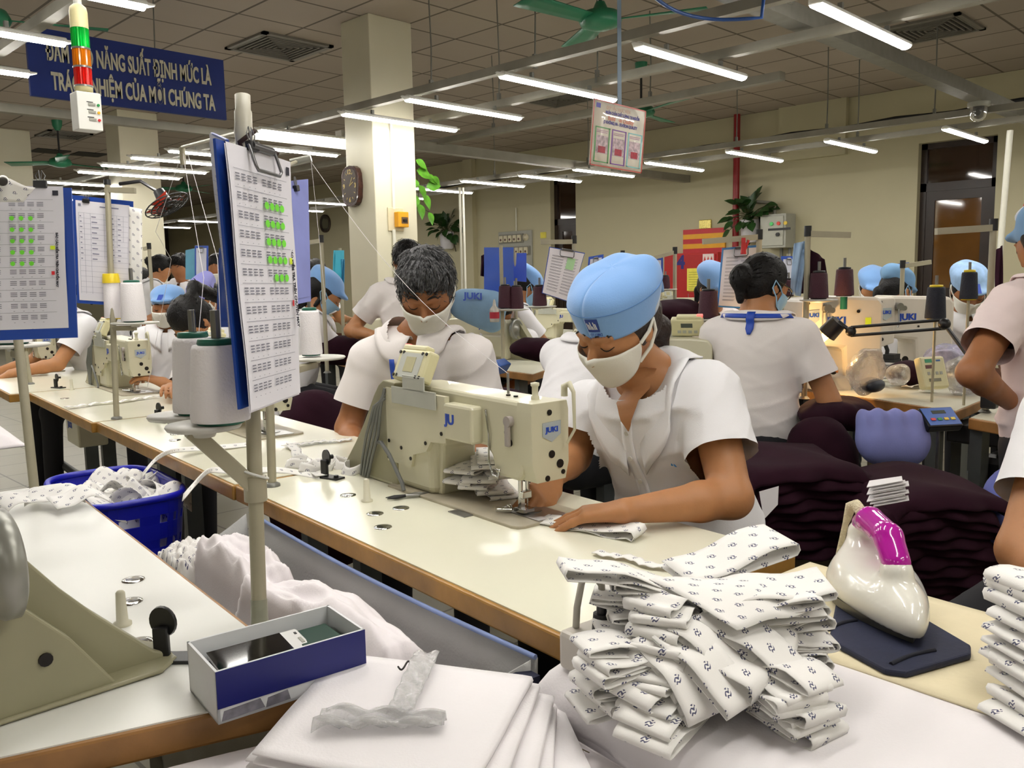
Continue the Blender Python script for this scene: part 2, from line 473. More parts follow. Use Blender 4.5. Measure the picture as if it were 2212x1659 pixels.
# ---- ceiling air vents
M_vent = mat('vent_louvre_metal', (120, 116, 108), .5, .2, var=.05)
def ceil_vent(p, s, label):
    c = atz(*p, HC); t = thing('ceiling_vent', label, 'vent', (c.x, c.y, HC), group='square ceiling air vents')
    fr = MB(); h = s/2
    for a, b in (((-h, -h), (h, -h + .05)), ((-h, h - .05), (h, h)), ((-h, -h), (-h + .05, h)), ((h - .05, -h), (h, h))):
        fr.bb((c.x + a[0], c.y + a[1], HC - .02), (c.x + b[0], c.y + b[1], HC))
    ob('frame', fr, M_vent, t)
    lv = MB(); k = h - .05
    while k > .04:
        for sx, sy, wx, wy in ((0, -k, 2*k, .012), (0, k, 2*k, .012), (-k, 0, .012, 2*k), (k, 0, .012, 2*k)):
            lv.box((c.x + sx, c.y + sy, HC - .012), (wx, wy, .022))
        k -= .045
    ob('louvre', lv, M_vent, t)
    ob('duct_opening', MB().bb((c.x - h + .05, c.y - h + .05, HC - .004), (c.x + h - .05, c.y + h - .05, HC - .001)), M_blk, t)
ceil_vent((603, 100), .72, 'square ceiling air vent above the blue banner end')
ceil_vent((1205, 213), .72, 'square ceiling air vent above the hanging poster row of lamps')
ceil_vent((2010, 62), .72, 'square ceiling air vent behind the brightest top batten')
ceil_vent((138, 290), .6, 'square ceiling air vent over a green fan, near the signal tower')
for k, (x0, x1) in enumerate(((0, 62), (66, 150), (154, 222))):
    a, b = atz(x0, 318 + k*7, HC), atz(x1, 322 + k*8, HC)
    m = MB().bb((a.x, a.y - .35, HC - .012), (b.x - .05, a.y + .1, HC - .002))
    top('ceiling_grille', m, M_blk, ['long dark ceiling grille, first of the three in a line', 'long dark ceiling grille, middle of the three in a line', 'long dark ceiling grille, the one ending at the cream column'][k], 'vent', ((a.x + b.x)/2, a.y, HC), group='long dark ceiling grilles')

# ---- LED battens
def emit_mat(name, rgb, s):
    m = bpy.data.materials.new(name); m.use_nodes = True; nt = m.node_tree; nt.nodes.remove(nt.nodes['Principled BSDF'])
    e = nt.nodes.new('ShaderNodeEmission'); e.inputs[0].default_value = (*rgb, 1); e.inputs[1].default_value = s
    nt.links.new(e.outputs[0], nt.nodes['Material Output'].inputs[0]); return m
M_led = emit_mat('led_diffuser_glow', (1.0, .965, .90), LAMP)
ZL = 2.55
def batten_proto():
    t = thing('batten_lamp', 'x', 'lamp', (0, 0, 0))
    h = MB(); L = .58; n = 10
    prof = [(-.036, -.002)] + [(.036*math.cos(PI*(1 - i/n)), .002 + .026*math.sin(PI*(1 - i/n))) for i in range(n + 1)] + [(.036, -.002)]
    h.prism(prof, (-L, 0, 0), (0, 1, 0), (0, 0, 1), (2*L, 0, 0))
    ob('housing', h, M_white, t)
    df = MB(); prof = [(.033*math.cos(PI*(1 + i/n)), -.002 + .020*math.sin(PI*(1 + i/n))) for i in range(n + 1)]
    df.prism(prof, (-L + .005, 0, 0), (0, 1, 0), (0, 0, 1), (2*L - .01, 0, 0))
    ob('diffuser', df, M_led, t)
    for s in (-1, 1):
        e = MB(); vs = []; N = 12
        for i in range(N):
            a = 2*PI*i/N; vs.append((s*L, .036*math.cos(a), .013*math.sin(a) + .004))
        for i in range(N):
            a = 2*PI*i/N; vs.append((s*(L + .045), .014*math.cos(a), .006*math.sin(a) + .012))
        e.add(vs, [(i, (i + 1) % N, N + (i + 1) % N, N + i) if s < 0 else (i, N + i, N + (i + 1) % N, (i + 1) % N) for i in range(N)] + [list(range(N, 2*N))], 0, None, True)
        ob('end_cap', e, M_white, t)
        ob('bracket', MB().bb((s*.3 - .01, -.012, .026), (s*.3 + .01, .012, .06)), M_gsteel, t)
    return t
LP0 = batten_proto(); lamp_used = [False]
def lamp(x, y, label, z=None, rz=0.):
    z = ZL if z is None else z
    if not lamp_used[0]:
        lamp_used[0] = True; LP0.location = (x, y, z); LP0['label'] = label; LP0['group'] = 'LED battens under the ceiling'; LP0.rotation_euler = (0, 0, rz); return
    dup(LP0, (x, y, z), rz, label, 'LED battens under the ceiling')
ords = ['first', 'second', 'third', 'fourth', 'fifth', 'sixth', 'seventh', 'eighth', 'ninth', 'tenth', 'eleventh', 'twelfth', 'thirteenth', 'fourteenth', 'fifteenth', 'sixteenth', 'seventeenth', 'eighteenth', 'nineteenth']
rowA = [(4.72, 1.99), (4.70, 3.03), (4.60, 4.03), (4.58, 4.98), (4.54, 5.72), (4.40, 6.75), (4.58, 7.6), (4.3, 8.3), (4.2, 8.95), (4.17, 9.67), (4.17, 10.37), (4.1, 11.6), (4.1, 12.6), (4.1, 13.7), (4.1, 15.0), (4.1, 16.4), (4.1, 18.0)]
lampsA = ['LED batten cut by the top edge of the picture, above the big grey trunk', 'LED batten to the lower side of the green fan hub', 'LED batten whose end is hidden by the hanging poster',
          'LED batten between the poster batten and the column battens', 'LED batten crossing in front of the column above the clock']
for k, (x, y) in enumerate(rowA):
    lamp(x, y, lampsA[k] if k < 5 else f'LED batten of the clock column row, {ords[k]} from the grey trunk')
for k, y in enumerate((-2.2, -1.1, 0., 1.0)): lamp(4.75, y, f'LED batten of the clock column row, out of the picture, {ords[k]}')
rowB = [(9.15, 2.84), (8.95, 3.87), (8.80, 4.88), (8.80, 5.93), (8.6, 6.84), (8.5, 7.65), (8.3, 8.52), (8.3, 9.6), (8.3, 10.7), (8.3, 12.2), (8.3, 13.6), (8.3, 15.2), (8.3, 17), (8.3, 19)]
lampsB = ['LED batten over the tall dark door', 'LED batten between the dark door and the red pipe', 'LED batten crossing the red pipe', 'LED batten half hidden behind the hanging poster', 'LED batten just under the hanging poster', 'LED batten over the narrow dark doorway',
          'LED batten left of the one over the narrow dark doorway']
for k, (x, y) in enumerate(rowB):
    lamp(x, y, lampsB[k] if k < 7 else f'LED batten along the cream long wall, {ords[k]} from the tall dark door')
for k, y in enumerate((-2.2, -.9, .4, 1.6)): lamp(8.8, y, f'LED batten along the cream long wall, out of the picture, {ords[k]}')
lampsC = ['LED batten cut by the top edge beside the signal tower', 'LED batten crossing behind the green signal light', 'short visible LED batten tip below the banner lettering start']
for k, (xe, y) in enumerate(((1.83, 4.15), (1.77, 5.04), (1.84, 5.9))): lamp(xe - .62, y, lampsC[k])
for k, (x, y) in enumerate(((1.1, -2.4), (1.1, -1.2), (1.1, 0.), (1.1, 1.1), (1.15, 2.1), (1.15, 3.1), (1.1, 7.0), (1.1, 8.2), (1.1, 9.5), (1.1, 11), (1.1, 13), (1.1, 15))):
    lamp(x, y, f'LED batten of the banner row, out of the picture, {ords[k]}')
for k, y in enumerate((-2, 0.2, 2.4, 4.6, 7, 10)): lamp(-2.6, y, f'LED batten of the outermost row, out of the picture, {ords[k]}')

# ---- trunking, trays, conduits, hangers
def bar(name, a, b, w, h, m, label, cat, group=None):
    a = Vector(a); b = Vector(b); mb = MB(); c = (a + b)/2; d = b - a
    R = d.to_track_quat('X', 'Z').to_matrix(); mb.box(c, (d.length, w, h), R)
    return top(name, mb, m, label, cat, tuple(c), group=group)
M_tray = mat('cable_tray_metal', (138, 134, 122), .5, .25, var=.12, scale=5)
for k, (x, lab) in enumerate(((4.22, 'grey cable tray over the clock column battens, side of the column'), (5.0, 'grey cable tray over the clock column battens, side of the wall'))):
    bar('cable_tray', (x, YN + .5, ZL + .09), (x - .1, 20, ZL + .09), .06, .055, M_tray, lab, 'cable tray', 'cable trays carrying the battens')
for k, (x, lab) in enumerate(((8.5, 'grey cable tray over the wall side battens, inner one'), (9.25, 'grey cable tray over the wall side battens, outer one'))):
    bar('cable_tray', (x, YN + .5, ZL + .09), (x - .3, 20, ZL + .09), .06, .055, M_tray, lab, 'cable tray', 'cable trays carrying the battens')
bar('cable_tray', (1.62, YN + .5, ZL + .09), (1.62, 16, ZL + .09), .06, .055, M_tray, 'grey cable tray passing over the blue banner battens', 'cable tray', 'cable trays carrying the battens')
bar('cable_tray', (6.15, 3.2, 2.72), (6.15, 10.5, 2.72), .08, .06, M_tray, 'pale cable tray running free between the two lamp rows', 'cable tray', 'cable trays carrying the battens')
a = atz(1640, 12, 2.72); bar('cable_trunking', (3.9, a.y, 2.74), (XW - .05, a.y, 2.74), .12, .10, mat('trunking_grey', (122, 120, 112), .5, .2, var=.1), 'heavy grey cable trunking crossing behind the brightest top batten', 'cable trunking')
a = atz(1000, 335, 2.62); bar('cable_trunking', (4.9, a.y, 2.66), (XW - .05, a.y, 2.66), .10, .10, M_tray, 'pale cable trunking crossing beside the column plant', 'cable trunking')
a, b = atx(1370, 342, 10.6), atx(2115, 233, 10.6)
tb = MB().tube([(10.6, y, a.z + (b.z - a.z)*(y - a.y)/(b.y - a.y) + .015*math.sin(y*5)) for y in np.linspace(b.y - 3, a.y + 5, 40)], .03, 8)
top('black_cable_run', tb, M_dark, 'black cable bundle running along the long cream wall', 'cable', (10.6, 6, a.z))
hang = MB()
for x, y in ((4.3, 2.2), (4.3, 4.0), (4.25, 5.0), (5.0, 4.0), (5.0, 5.0), (8.4, 2.9), (8.5, 4.9), (8.5, 3.9), (8.3, 6.9), (8.2, 8.5), (9.2, 3.9), (1.62, 5.9), (1.62, 4.4), (6.15, 4.4), (6.15, 6.3)):
    pass
hl = ['hanger rod above the grey trunk end', 'hanger rod over the poster batten', 'hanger rod over the column side batten', 'hanger rod over the poster batten, wall side', 'hanger rod over the column side batten, wall side', 'hanger rod over the dark door batten', 'hanger rod over the red pipe batten', 'hanger rod between dark door and red pipe', 'hanger rod under the poster', 'hanger rod near the narrow doorway', 'hanger rod at the outer tray', 'hanger rod beside the signal tower', 'hanger rod above the banner start', 'hanger rod on the free pale tray, near end', 'hanger rod on the free pale tray, further along']
for (x, y), lab in zip(((4.3, 2.2), (4.3, 4.0), (4.25, 5.0), (4.95, 4.0), (4.95, 5.0), (8.45, 2.9), (8.42, 4.9), (8.42, 3.9), (8.35, 6.9), (8.3, 8.5), (9.15, 3.9), (1.62, 5.9), (1.62, 4.4), (6.15, 4.4), (6.15, 6.3)), hl):
    z0 = 2.74 if x == 6.15 else ZL + .11
    m = MB().tube([(x, y, z0), (x + .01, y, z0 + .3), (x - .005, y, HC)], .006, 6).bb((x - .015, y - .01, z0 - .03), (x + .015, y + .01, z0 + .06))
    top('hanger_rod', m, M_gsteel, 'thin metal ' + lab, 'hanger', (x, y, z0), group='hanger rods of the trays')
for pp, zz_, lab in ((((1405, -14), (1440, 16), (1490, 36), (1560, 45), (1645, 38)), 2.52, 'blue air hose looping below the ceiling beside the green fan'),):
    ps_ = [atz(*p, zz_) for p in pp]; fn_ = []
    for a, b in zip(ps_, ps_[1:]): fn_ += [a + (b - a)*t for t in (0, .33, .66)]
    fn_.append(ps_[-1])
    for _ in range(3): fn_ = [fn_[0]] + [(fn_[i - 1] + fn_[i]*2 + fn_[i + 1])/4 for i in range(1, len(fn_) - 1)] + [fn_[-1]]
    e_ = fn_[-1]; fn_ += [e_ + Vector((.02, 0, .1)), Vector((e_.x + .03, e_.y, HC))]
    top('blue_hose', MB().tube([Vector((fn_[0].x, fn_[0].y, HC))] + fn_, .009, 8), mat('blue_hose', (40, 84, 160), .4), lab, 'hose', tuple(ps_[0]))

# ---- ceiling fans
def fan(p, z, ang, label):
    c = atz(*p, z); t = thing('ceiling_fan', label, 'fan', tuple(c), group='green ceiling fans')
    ob('down_rod', MB().cone(c + Vector((0, 0, .06)), (c.x, c.y, HC), .012, n=10), M_dark, t)
    ob('ceiling_cup', MB().lathe((c.x, c.y, HC), [(.065, 0), (.06, -.07), (.03, -.13)], n=20), M_greenfan, t)
    ob('motor', MB().lathe(c, [(.03, .12), (.05, .075), (.12, .05), (.145, .0), (.13, -.03), (.06, -.055), (.0, -.06)], n=28), M_greenfan, t)
    for k in range(3):
        a = ang + k*2*PI/3; e = Vector((math.cos(a), math.sin(a), 0)); s = Vector((-e.y, e.x, 0))
        m = MB()
        def fn(i, j):
            r = .12 + i*.58; wd = .055 + .03*i; q = c + e*r + s*((j - .5)*2*wd) + Vector((0, 0, .015*(j - .5)*2)); return q
        m.grid(fn, 8, 3)
        ob('blade', m, M_greenfan, t, solid=.008)
fan((1297, 45), 2.95, .98, 'green ceiling fan with its hub above the hanging poster, nearest to it')
fan((130, 352), 2.9, .25, 'green ceiling fan hanging below the banner beside a square vent')
fan((397, 408), 2.9, .6, 'small distant green ceiling fan above the black wall fan')
fan((-30, 40), 2.95, -.35, 'green ceiling fan cut by the top corner, one blade in the picture')
fan((1385, 243), 2.95, .2, 'green ceiling fan half hidden by the hanging poster')

# ---- blue banner
yb = 6.6
A, B, C_, D_ = aty(55, 60, yb), aty(482, 125, yb), aty(484, 255, yb), aty(62, 210, yb)
x0, x1, zt, zb = A.x, B.x, (A.z + B.z)/2, (C_.z + D_.z)/2
bn = thing('hanging_banner', 'dark blue hanging banner with two lines of white capital letters', 'banner', ((x0 + x1)/2, yb, zb))
ob('board', MB().bb((x0, yb, zb), (x1, yb + .03, zt)), mat('banner_blue', (12, 38, 112), .6, var=.08, scale=5), bn)
M_let = mat('banner_letters', (196, 190, 170), .6, var=.05)
wd = x1 - x0; ht = zt - zb
for tx, zz, sc, cx_ in (('ĐẢM BẢO NĂNG SUẤT ĐỊNH MỨC LÀ', .66, .98, .50), ('TRÁCH NHIỆM CỦA MỖI CHÚNG TA', .24, .98, .515)):
    m = text_mb(tx, ht*.30, (0, 0, 0), (1, 0, 0), (0, 0, 1), .004, 1, .004)
    xs = [p[0] for p in m.v]; k = wd*.84/(max(xs) - min(xs)); cx0 = (max(xs) + min(xs))/2
    m.v = [(x0 + wd*cx_ + (p[0] - cx0)*k, yb - .004 + p[1], zb + ht*zz + p[2]*1.18) for p in m.v]
    ob('lettering', m, M_let, bn)
ob('hanging_wire', MB().tube([(x0 + .3, yb + .01, zt), (x0 + .32, yb + .01, HC)], .005, 6).tube([(x0 + wd*.62, yb + .01, zt), (x0 + wd*.63, yb + .01, HC)], .005, 6), M_gsteel, bn)
bar('cable_tray', (x0 - 1, yb + .25, zb - .06), (x1 + 1.6, yb + .25, zb - .06), .07, .06, M_tray, 'pale cable tray just under the blue banner', 'cable tray', 'cable trays carrying the battens')

# ---- signal tower
c = at(177, 240, 2.5); sx = Vector((1, 0, 0))
st = thing('signal_tower', 'hanging signal tower of green, orange and red lights over a white switch box', 'signal light', tuple(c))
zt_ = lambda py: at(177, py, 2.5).z
ax_ = at(176, 120, 2.5); X_, Y_ = ax_.x, ax_.y
ob('hanger_pipe', MB().cone((X_, Y_, zt_(22)), (X_, Y_, HC), .011, n=12), M_white, st)
cream = mat('cream_plastic', (232, 222, 170), .4, var=.03)
ob('upper_housing', MB().lathe((X_, Y_, 0), [(.013, zt_(14)), (.022, zt_(20)), (.0245, zt_(30)), (.0245, zt_(64))], n=24), cream, st)
for nm, p0, p1, col in (('green_lens', 64, 106, (0, 190, 60)), ('orange_lens', 107, 145, (240, 130, 10)), ('red_lens', 147, 185, (225, 20, 15))):
    z1, z0 = zt_(p0), zt_(p1); m = MB()
    prof = [(.0245, z0), (.0245, z1)]
    n = 40; vs = []
    for r, z in prof:
        for i in range(n):
            a = 2*PI*i/n; rr = r*(1 - (.05 if i % 2 else 0)); vs.append((X_ + rr*math.cos(a), Y_ + rr*math.sin(a), z))
    m.add(vs, [(i, (i + 1) % n, n + (i + 1) % n, n + i) for i in range(n)] + [list(range(n)), list(range(n, 2*n))], 0, None, False)
    ob(nm, m, mat('lens_' + nm, col, .12, var=.04, trans=.3, coat=.5), st)
    ob('ring', MB().lathe((X_, Y_, 0), [(.0255, z0 - .003), (.0255, z0 + .002)], n=24), M_steel, st)
ob('lower_cap', MB().lathe((X_, Y_, 0), [(.012, zt_(199)), (.024, zt_(196)), (.0245, zt_(186))], n=24), cream, st)
bx = MB().bb((X_ - .032, Y_ - .028, zt_(280)), (X_ + .036, Y_ + .028, zt_(200)), bev=.002)
ob('switch_box', bx, mat('white_box_plastic', (236, 236, 230), .35, var=.02), st)
yf = Y_ - .0285
for k, col in enumerate(((20, 150, 70), (235, 180, 30), (205, 30, 35))):
    z = zt_(226 + k*16)
    ob('button', MB().cone((X_ + .026, yf + .001, z), (X_ + .026, yf - .003, z), .004, n=12), mat('button_%d' % k, col, .4, var=0), st)
    ob('key_plate', MB().bb((X_ - .002, yf - .002, z - .003), (X_ + .018, yf + .001, z + .004)), M_grey, st)
    ob('key_text', MB().bb((X_ - .006, yf - .0006, z + .006), (X_ + .012, yf + .001, z + .008)), M_blk, st)

# ---- hanging poster
cP = at(1333, 292, 4.4); yp = cP.y
A, B, C_, D_ = aty(1282, 212, yp), aty(1395, 240, yp), aty(1385, 375, yp), aty(1272, 356, yp)
po = thing('hanging_poster', 'laminated white quality poster hanging in front of a lamp, three framed pictures', 'poster', tuple(cP))
def bil(s, t, off=0.):
    p = (A*(1 - s) + B*s)*(1 - t) + (D_*(1 - s) + C_*s)*t; return Vector((p.x, p.y - off, p.z))
ob('sheet', MB().grid(lambda s, t: bil(s, t), 4, 4), mat('poster_paper', (232, 226, 214), .12, var=.02, coat=.6), po, solid=.004)
def strip(mb, s0, t0, s1, t1, off=.0035): mb.add([bil(s0, t1, off), bil(s1, t1, off), bil(s1, t0, off), bil(s0, t0, off)], [(0, 1, 2, 3)]); return mb
fr = MB()
for q in ((0, 0, 1, .02), (0, .98, 1, 1), (0, 0, .02, 1), (.98, 0, 1, 1)): strip(fr, *q)
ob('border', fr, mat('poster_border_red', (186, 84, 74), .4, var=0), po)
exx = (B - A).normalized(); eyy = (A - D_).normalized()
for tx, t, s, sz, col, sx_ in (('QUY TẮC THỰC HIỆN', .09, .46, .022, (220, 190, 175), .9), ('NGĂN CHẶN CHẤT LƯỢNG TẠI NGUỒN', .165, .55, .021, (44, 40, 150), .72), ('Build   -in Quality', .245, .52, .030, (226, 150, 130), 1.), ('(3 KHÔNG) IN - STATION QUALITY', .315, .52, .022, (44, 40, 150), .8)):
    ob('lettering', text_mb(tx, sz, bil(s, t, .004), exx, eyy, .0003, sx_, .0005), mat('ink_%d_%d_%d' % col, col, .5, var=0), po)
lg = MB(); strip(lg, .05, .05, .13, .12); ob('emblem', lg, mat('ink_emblem', (70, 66, 170), .5, var=0), po)
for k, col in enumerate(((70, 150, 80), (120, 60, 160), (130, 200, 205))):
    s0 = .06 + k*.31; s1 = s0 + .275
    f = MB()
    for q in ((s0, .40, s1, .415), (s0, .92, s1, .935), (s0, .40, s0 + .02, .935), (s1 - .02, .40, s1, .935)): strip(f, *q)
    ob('picture_frame', f, mat('poster_frame_%d' % k, col, .4, var=0), po)
    f = MB(); strip(f, s0 + .03, .53, s1 - .03, .8); ob('picture', f, mat('poster_photo_%d' % k, (188, 168, 176), .4, var=.5, scale=55), po)
    f = MB(); strip(f, s0 + .07, .69, s1 - .07, .79, .0042); ob('picture_detail', f, mat('poster_photo_red', (160, 24, 50), .4, var=.3, scale=60), po)
    f = MB(); strip(f, s0 + .03, .45, s1 - .04, .46); strip(f, s0 + .03, .475, s1 - .05, .485); ob('caption', f, mat('poster_caption', (180, 140, 170), .5, var=0), po)
rb = aty(1338, 178, yp); ra = bil(.48, 0)
ob('ribbon', MB().bb((ra.x - .016, yp - .001, ra.z - .01), (ra.x + .016, yp + .001, HC - .3)), mat('blue_ribbon', (110, 130, 150), .6), po)
ob('hanging_wire', MB().tube([(ra.x, yp, HC - .3), (ra.x, yp, HC)], .003, 6), M_gsteel, po)

# ---- things on the near column
cy = CY + .2; zc = atx(766, 403, CX).z; R_ = .115
clk = thing('wall_clock', 'dark wooden wall clock on the cream column', 'clock', (CX, cy, zc))
cl_y = atx(766, 403, CX).y
def plate(rx, rz, n=16):
    pts = []
    for i in range(4):
        for j in range(n//4 + 1):
            a = PI/2*i + PI/2*j/(n//4); pts.append((rx*math.copysign(abs(math.cos(a))**.75, math.cos(a)), rz*math.copysign(abs(math.sin(a))**.55, math.sin(a))))
    return pts
hz = (atx(766, 358, CX).z - atx(766, 447, CX).z)/2; hy = hz*.72
ob('case', MB().prism(plate(hy, hz), (CX - .05, cl_y, zc), (0, 1, 0), (0, 0, 1), (.05, 0, 0)), mat('clock_wood', (58, 30, 22), .25, var=.2, scale=20, coat=.3), clk, bevel=.006)
ob('dial', MB().prism(plate(hy*.8, hz*.84), (CX - .053, cl_y, zc), (0, 1, 0), (0, 0, 1), (.004, 0, 0)), mat('clock_dial', (62, 48, 36), .4, var=.15), clk)
gold = mat('clock_gold', (200, 176, 110), .3, .6, var=0)
for k in range(12):
    a = 2*PI*k/12; r0 = .62
    py_, pz_ = cl_y - math.sin(a)*hy*.66, zc + math.cos(a)*hz*.68
    if k in (0, 3, 6, 9): ob('numeral', text_mb({0: '12', 3: '3', 6: '6', 9: '9'}[k], .055, (CX - .0535, py_, pz_), (0, -1, 0), (0, 0, 1), .001, 1, .001), gold, clk)
    else: ob('hour_mark', MB().box((CX - .0535, py_, pz_), (.002, .005, .018), Euler((a, 0, 0)).to_matrix()), gold, clk)
for a, L, w_ in ((PI*.33, .06, .006), (PI*.18, .085, .004)):
    ob('hand', MB().box((CX - .055, cl_y - math.sin(a)*L/2, zc + math.cos(a)*L/2), (.002, w_, L), Euler((a, 0, 0)).to_matrix()), gold, clk)
pb = aty(853, 475, CY)
bk = thing('breaker_box', 'orange circuit breaker on a cream plate on the column', 'breaker box', tuple(pb))
a_, b_ = aty(836, 448, CY), aty(871, 500, CY)
ob('back_plate', MB().bb((a_.x, CY - .012, b_.z), (b_.x, CY, a_.z), bev=.003), mat('cream_plate', (206, 194, 160), .5), bk)
a_, b_ = aty(849, 458, CY), aty(873, 492, CY)
ob('switch_housing', MB().bb((a_.x, CY - .07, b_.z), (b_.x, CY - .012, a_.z), bev=.006), mat('orange_plastic', (222, 158, 24), .35, var=.03), bk)
ob('switch_window', MB().bb((a_.x + .035, CY - .073, b_.z + .03), (b_.x - .012, CY - .069, b_.z + .085)), mat('breaker_window', (92, 70, 50), .4), bk)
ob('switch_lever', MB().bb((a_.x + .05, CY - .085, b_.z + .045), (b_.x - .03, CY - .072, b_.z + .065)), M_blk, bk)
xc_ = aty(852, 600, CY).x
top('conduit_pipe', MB().cone((xc_, CY - .016, .0), (xc_, CY - .016, b_.z - .02), .016, n=12), M_conduit, 'white plastic conduit running down the column from the breaker', 'conduit', (xc_, CY - .02, 0))
xc2 = aty(844, 300, CY).x
top('conduit_pipe', MB().bb((xc2 - .012, CY - .014, pb.z + .09), (xc2 + .012, CY, ZL + .06)), M_conduit, 'thin cream conduit running up the column above the breaker', 'conduit', (xc2, CY, pb.z))

# ---- plants
M_leaf = mat('pothos_leaf', (84, 142, 40), .35, var=.35, scale=18)
M_leafd = mat('dark_pothos_leaf', (38, 70, 30), .4, var=.35, scale=18)
M_stem = mat('pothos_stem', (62, 70, 34), .6)
def leaf(mb, p, d, n, L):
    d = Vector(d).normalized(); n = Vector(n).normalized(); s = d.cross(n).normalized(); n = s.cross(d)
    def fn(i, j):
        wv = math.sin(PI*min(1, i**.75))*.36*(1 - .15*i)
        x = (j - .5)*2
        return Vector(p) + d*(i*L) + s*(x*wv*L) + n*(-.12*L*i*i + .10*L*abs(x)*wv*2)
    mb.grid(fn, 7, 4)
def plant(name, label, base, leaves, stems, lm, pot=None, potc=None):
    t = thing(name, label, 'plant', base)
    if pot: ob('pot', pot, potc, t)
    ms = MB()
    for s_ in stems: ms.tube(s_, .004, 6)
    ob('stem', ms, M_stem, t)
    for lf in leaves:
        m = MB(); leaf(m, *lf); ob('leaf', m, lm, t)
    return t
pc = lambda x, y: aty(x, y, CY + .12)
lv = []
for (x, y, dx, dz, L) in ((898, 345, .5, -.4, .12), (900, 368, .8, -.3, .15), (922, 378, .6, -.5, .11), (896, 385, -.2, -.3, .12), (906, 400, .3, -.8, .12), (921, 404, .7, .1, .13), (898, 420, -.3, -.8, .13), (915, 420, .3, -.8, .13), (905, 440, .1, -.9, .13), (926, 458, .2, -.9, .11), (935, 380, .4, -.6, .1), (893, 372, -.3, .2, .1)):
    p = pc(x, y); p.x = max(p.x, CX + .47); lv.append((p, (dx, -.25, dz), (.1, -.9, .35), L*1.15))
stm = [[Vector((CX + .47, CY + .12, pc(896, 330).z)), pc(903, 360), pc(905, 400), pc(903, 440), pc(915, 452), pc(928, 458)]]
plant('climbing_plant', 'bright green pothos trailing down beside the column', (CX + .48, CY + .12, pc(905, 400).z), lv, stm, M_leaf)
def wallplant(px, py, label, seed, s):
    r = random.Random(seed); c = atx(px, py, XW); c.x = XW - .12
    pot = MB().lathe((c.x, c.y, c.z - .30*s), [(.085*s, 0), (.1*s, .02), (.115*s, .26*s), (.12*s, .27*s)], n=20)
    lv = []; stm = []
    for k in range(44):
        a = r.uniform(0, 2*PI); e = r.uniform(.2, 1.3); d = Vector((math.cos(a)*math.cos(e) - .3, math.sin(a)*math.cos(e), math.sin(e) - (.9 if k > 34 else .1)))
        st_ = c + Vector((0, 0, -.03*s)); q = st_ + d.normalized()*r.uniform(.08, .27)*s
        if q.x > XW - .03: q.x = XW - .06
        stm.append([st_, (st_ + q)/2 + Vector((0, 0, .04*s)), q]); d2 = Vector((min(d.x, -.05), d.y, d.z - .5)); lv.append((q, d2, (-.6, 0, .7), .16*s))
    t = plant('wall_plant', label, tuple(c), lv, stm, M_leafd, pot, mat('white_pot', (206, 204, 210), .4))
    ob('pot_hook', MB().tube([(c.x, c.y - .12*s, c.z - .03*s), (c.x, c.y - .16*s, c.z - .2*s), (XW - .005, c.y - .1*s, c.z - .34*s)], .008, 6), M_blk, t)
wallplant(1630, 470, 'leafy plant in a white pot on the wall beside the red pipe', 3, 1.15)
wallplant(975, 497, 'leafy plant in a white pot on the wall behind the thin white posts', 5, 1.2)
m = MB(); leaf(m, atx(1578, 470, XW - .06), (-.05, -.2, -.8), (-1, 0, .2), .17); top('single_leaf', m, M_leafd, 'single pothos leaf on the wall over the striped board', 'leaf', tuple(atx(1578, 470, XW - .06)))

# ---- other fittings on the long wall
def wbox(px0, py0, px1, py1, dep, off=0.):
    a, b = atx(px0, py0, XW), atx(px1, py1, XW); return (XW - off - dep, b.y, b.z), (XW - off, a.y, a.z)
a, b = wbox(1479, 562, 1580, 640, .18)
a = (a[0], a[1], 1.0); 
fh = thing('hose_cabinet', 'red fire hose cabinet with a blue figure four and yellow note', 'cabinet', (XW - .09, (a[1] + b[1])/2, .6))
ya, yb_ = atx(1566, 600, XW).y, atx(1451, 600, XW).y; z1 = atx(1500, 547, XW).z; z0 = z1 - .95
ob('body', MB().bb((XW - .2, ya, z0), (XW - .001, yb_, z1), bev=.006), M_red, fh)
ob('door', MB().bb((XW - .212, ya + .03, z0 + .03), (XW - .2, yb_ - .03, z1 - .03), bev=.002), mat('red_door_enamel', (166, 22, 22), .4, var=.05), fh)
xf = XW - .213
p = atx(1471, 568, XW - .21); ob('numeral', text_mb('4', .26, (xf, p.y, p.z), (0, -1, 0), (0, 0, 1), .001, 1, .012), mat('ink_navy', (30, 24, 110), .5, var=0), fh)
p = atx(1530, 559, XW - .21); ob('warning_sticker', MB().bb((xf - .001, p.y - .09, p.z - .07), (xf, p.y + .09, p.z + .07)), mat('sticker_white', (222, 205, 200), .5, var=.02), fh)
for k in (-1, 0, 1): ob('warning_figure', MB().add([(xf - .002, p.y + k*.055 - .022, p.z - .03), (xf - .002, p.y + k*.055 + .022, p.z - .03), (xf - .002, p.y + k*.055, p.z + .04)], [(0, 2, 1)]), mat('sticker_red', (190, 50, 50), .5, var=.1), fh)
p0, p1 = atx(1484, 580, XW - .215), atx(1513, 628, XW - .215)
ob('yellow_note', MB().bb((xf - .001, p1.y, p1.z), (xf, p0.y, p0.z)), mat('yellow_paper', (226, 214, 84), .6, var=.08), fh)
nt_ = MB()
for k in range(9): nt_.bb((xf - .0016, p1.y + .03, p0.z - .06 - k*.035), (xf - .001, p0.y - .03, p0.z - .053 - k*.035))
ob('note_lines', nt_, mat('note_ink', (150, 150, 40), .6, var=0), fh)
A_, B_ = atx(1478, 497, XW), atx(1568, 545, XW)
fl = thing('striped_board', 'red board with yellow stripes above the red hose cabinet', 'sign', (XW - .02, A_.y, B_.z))
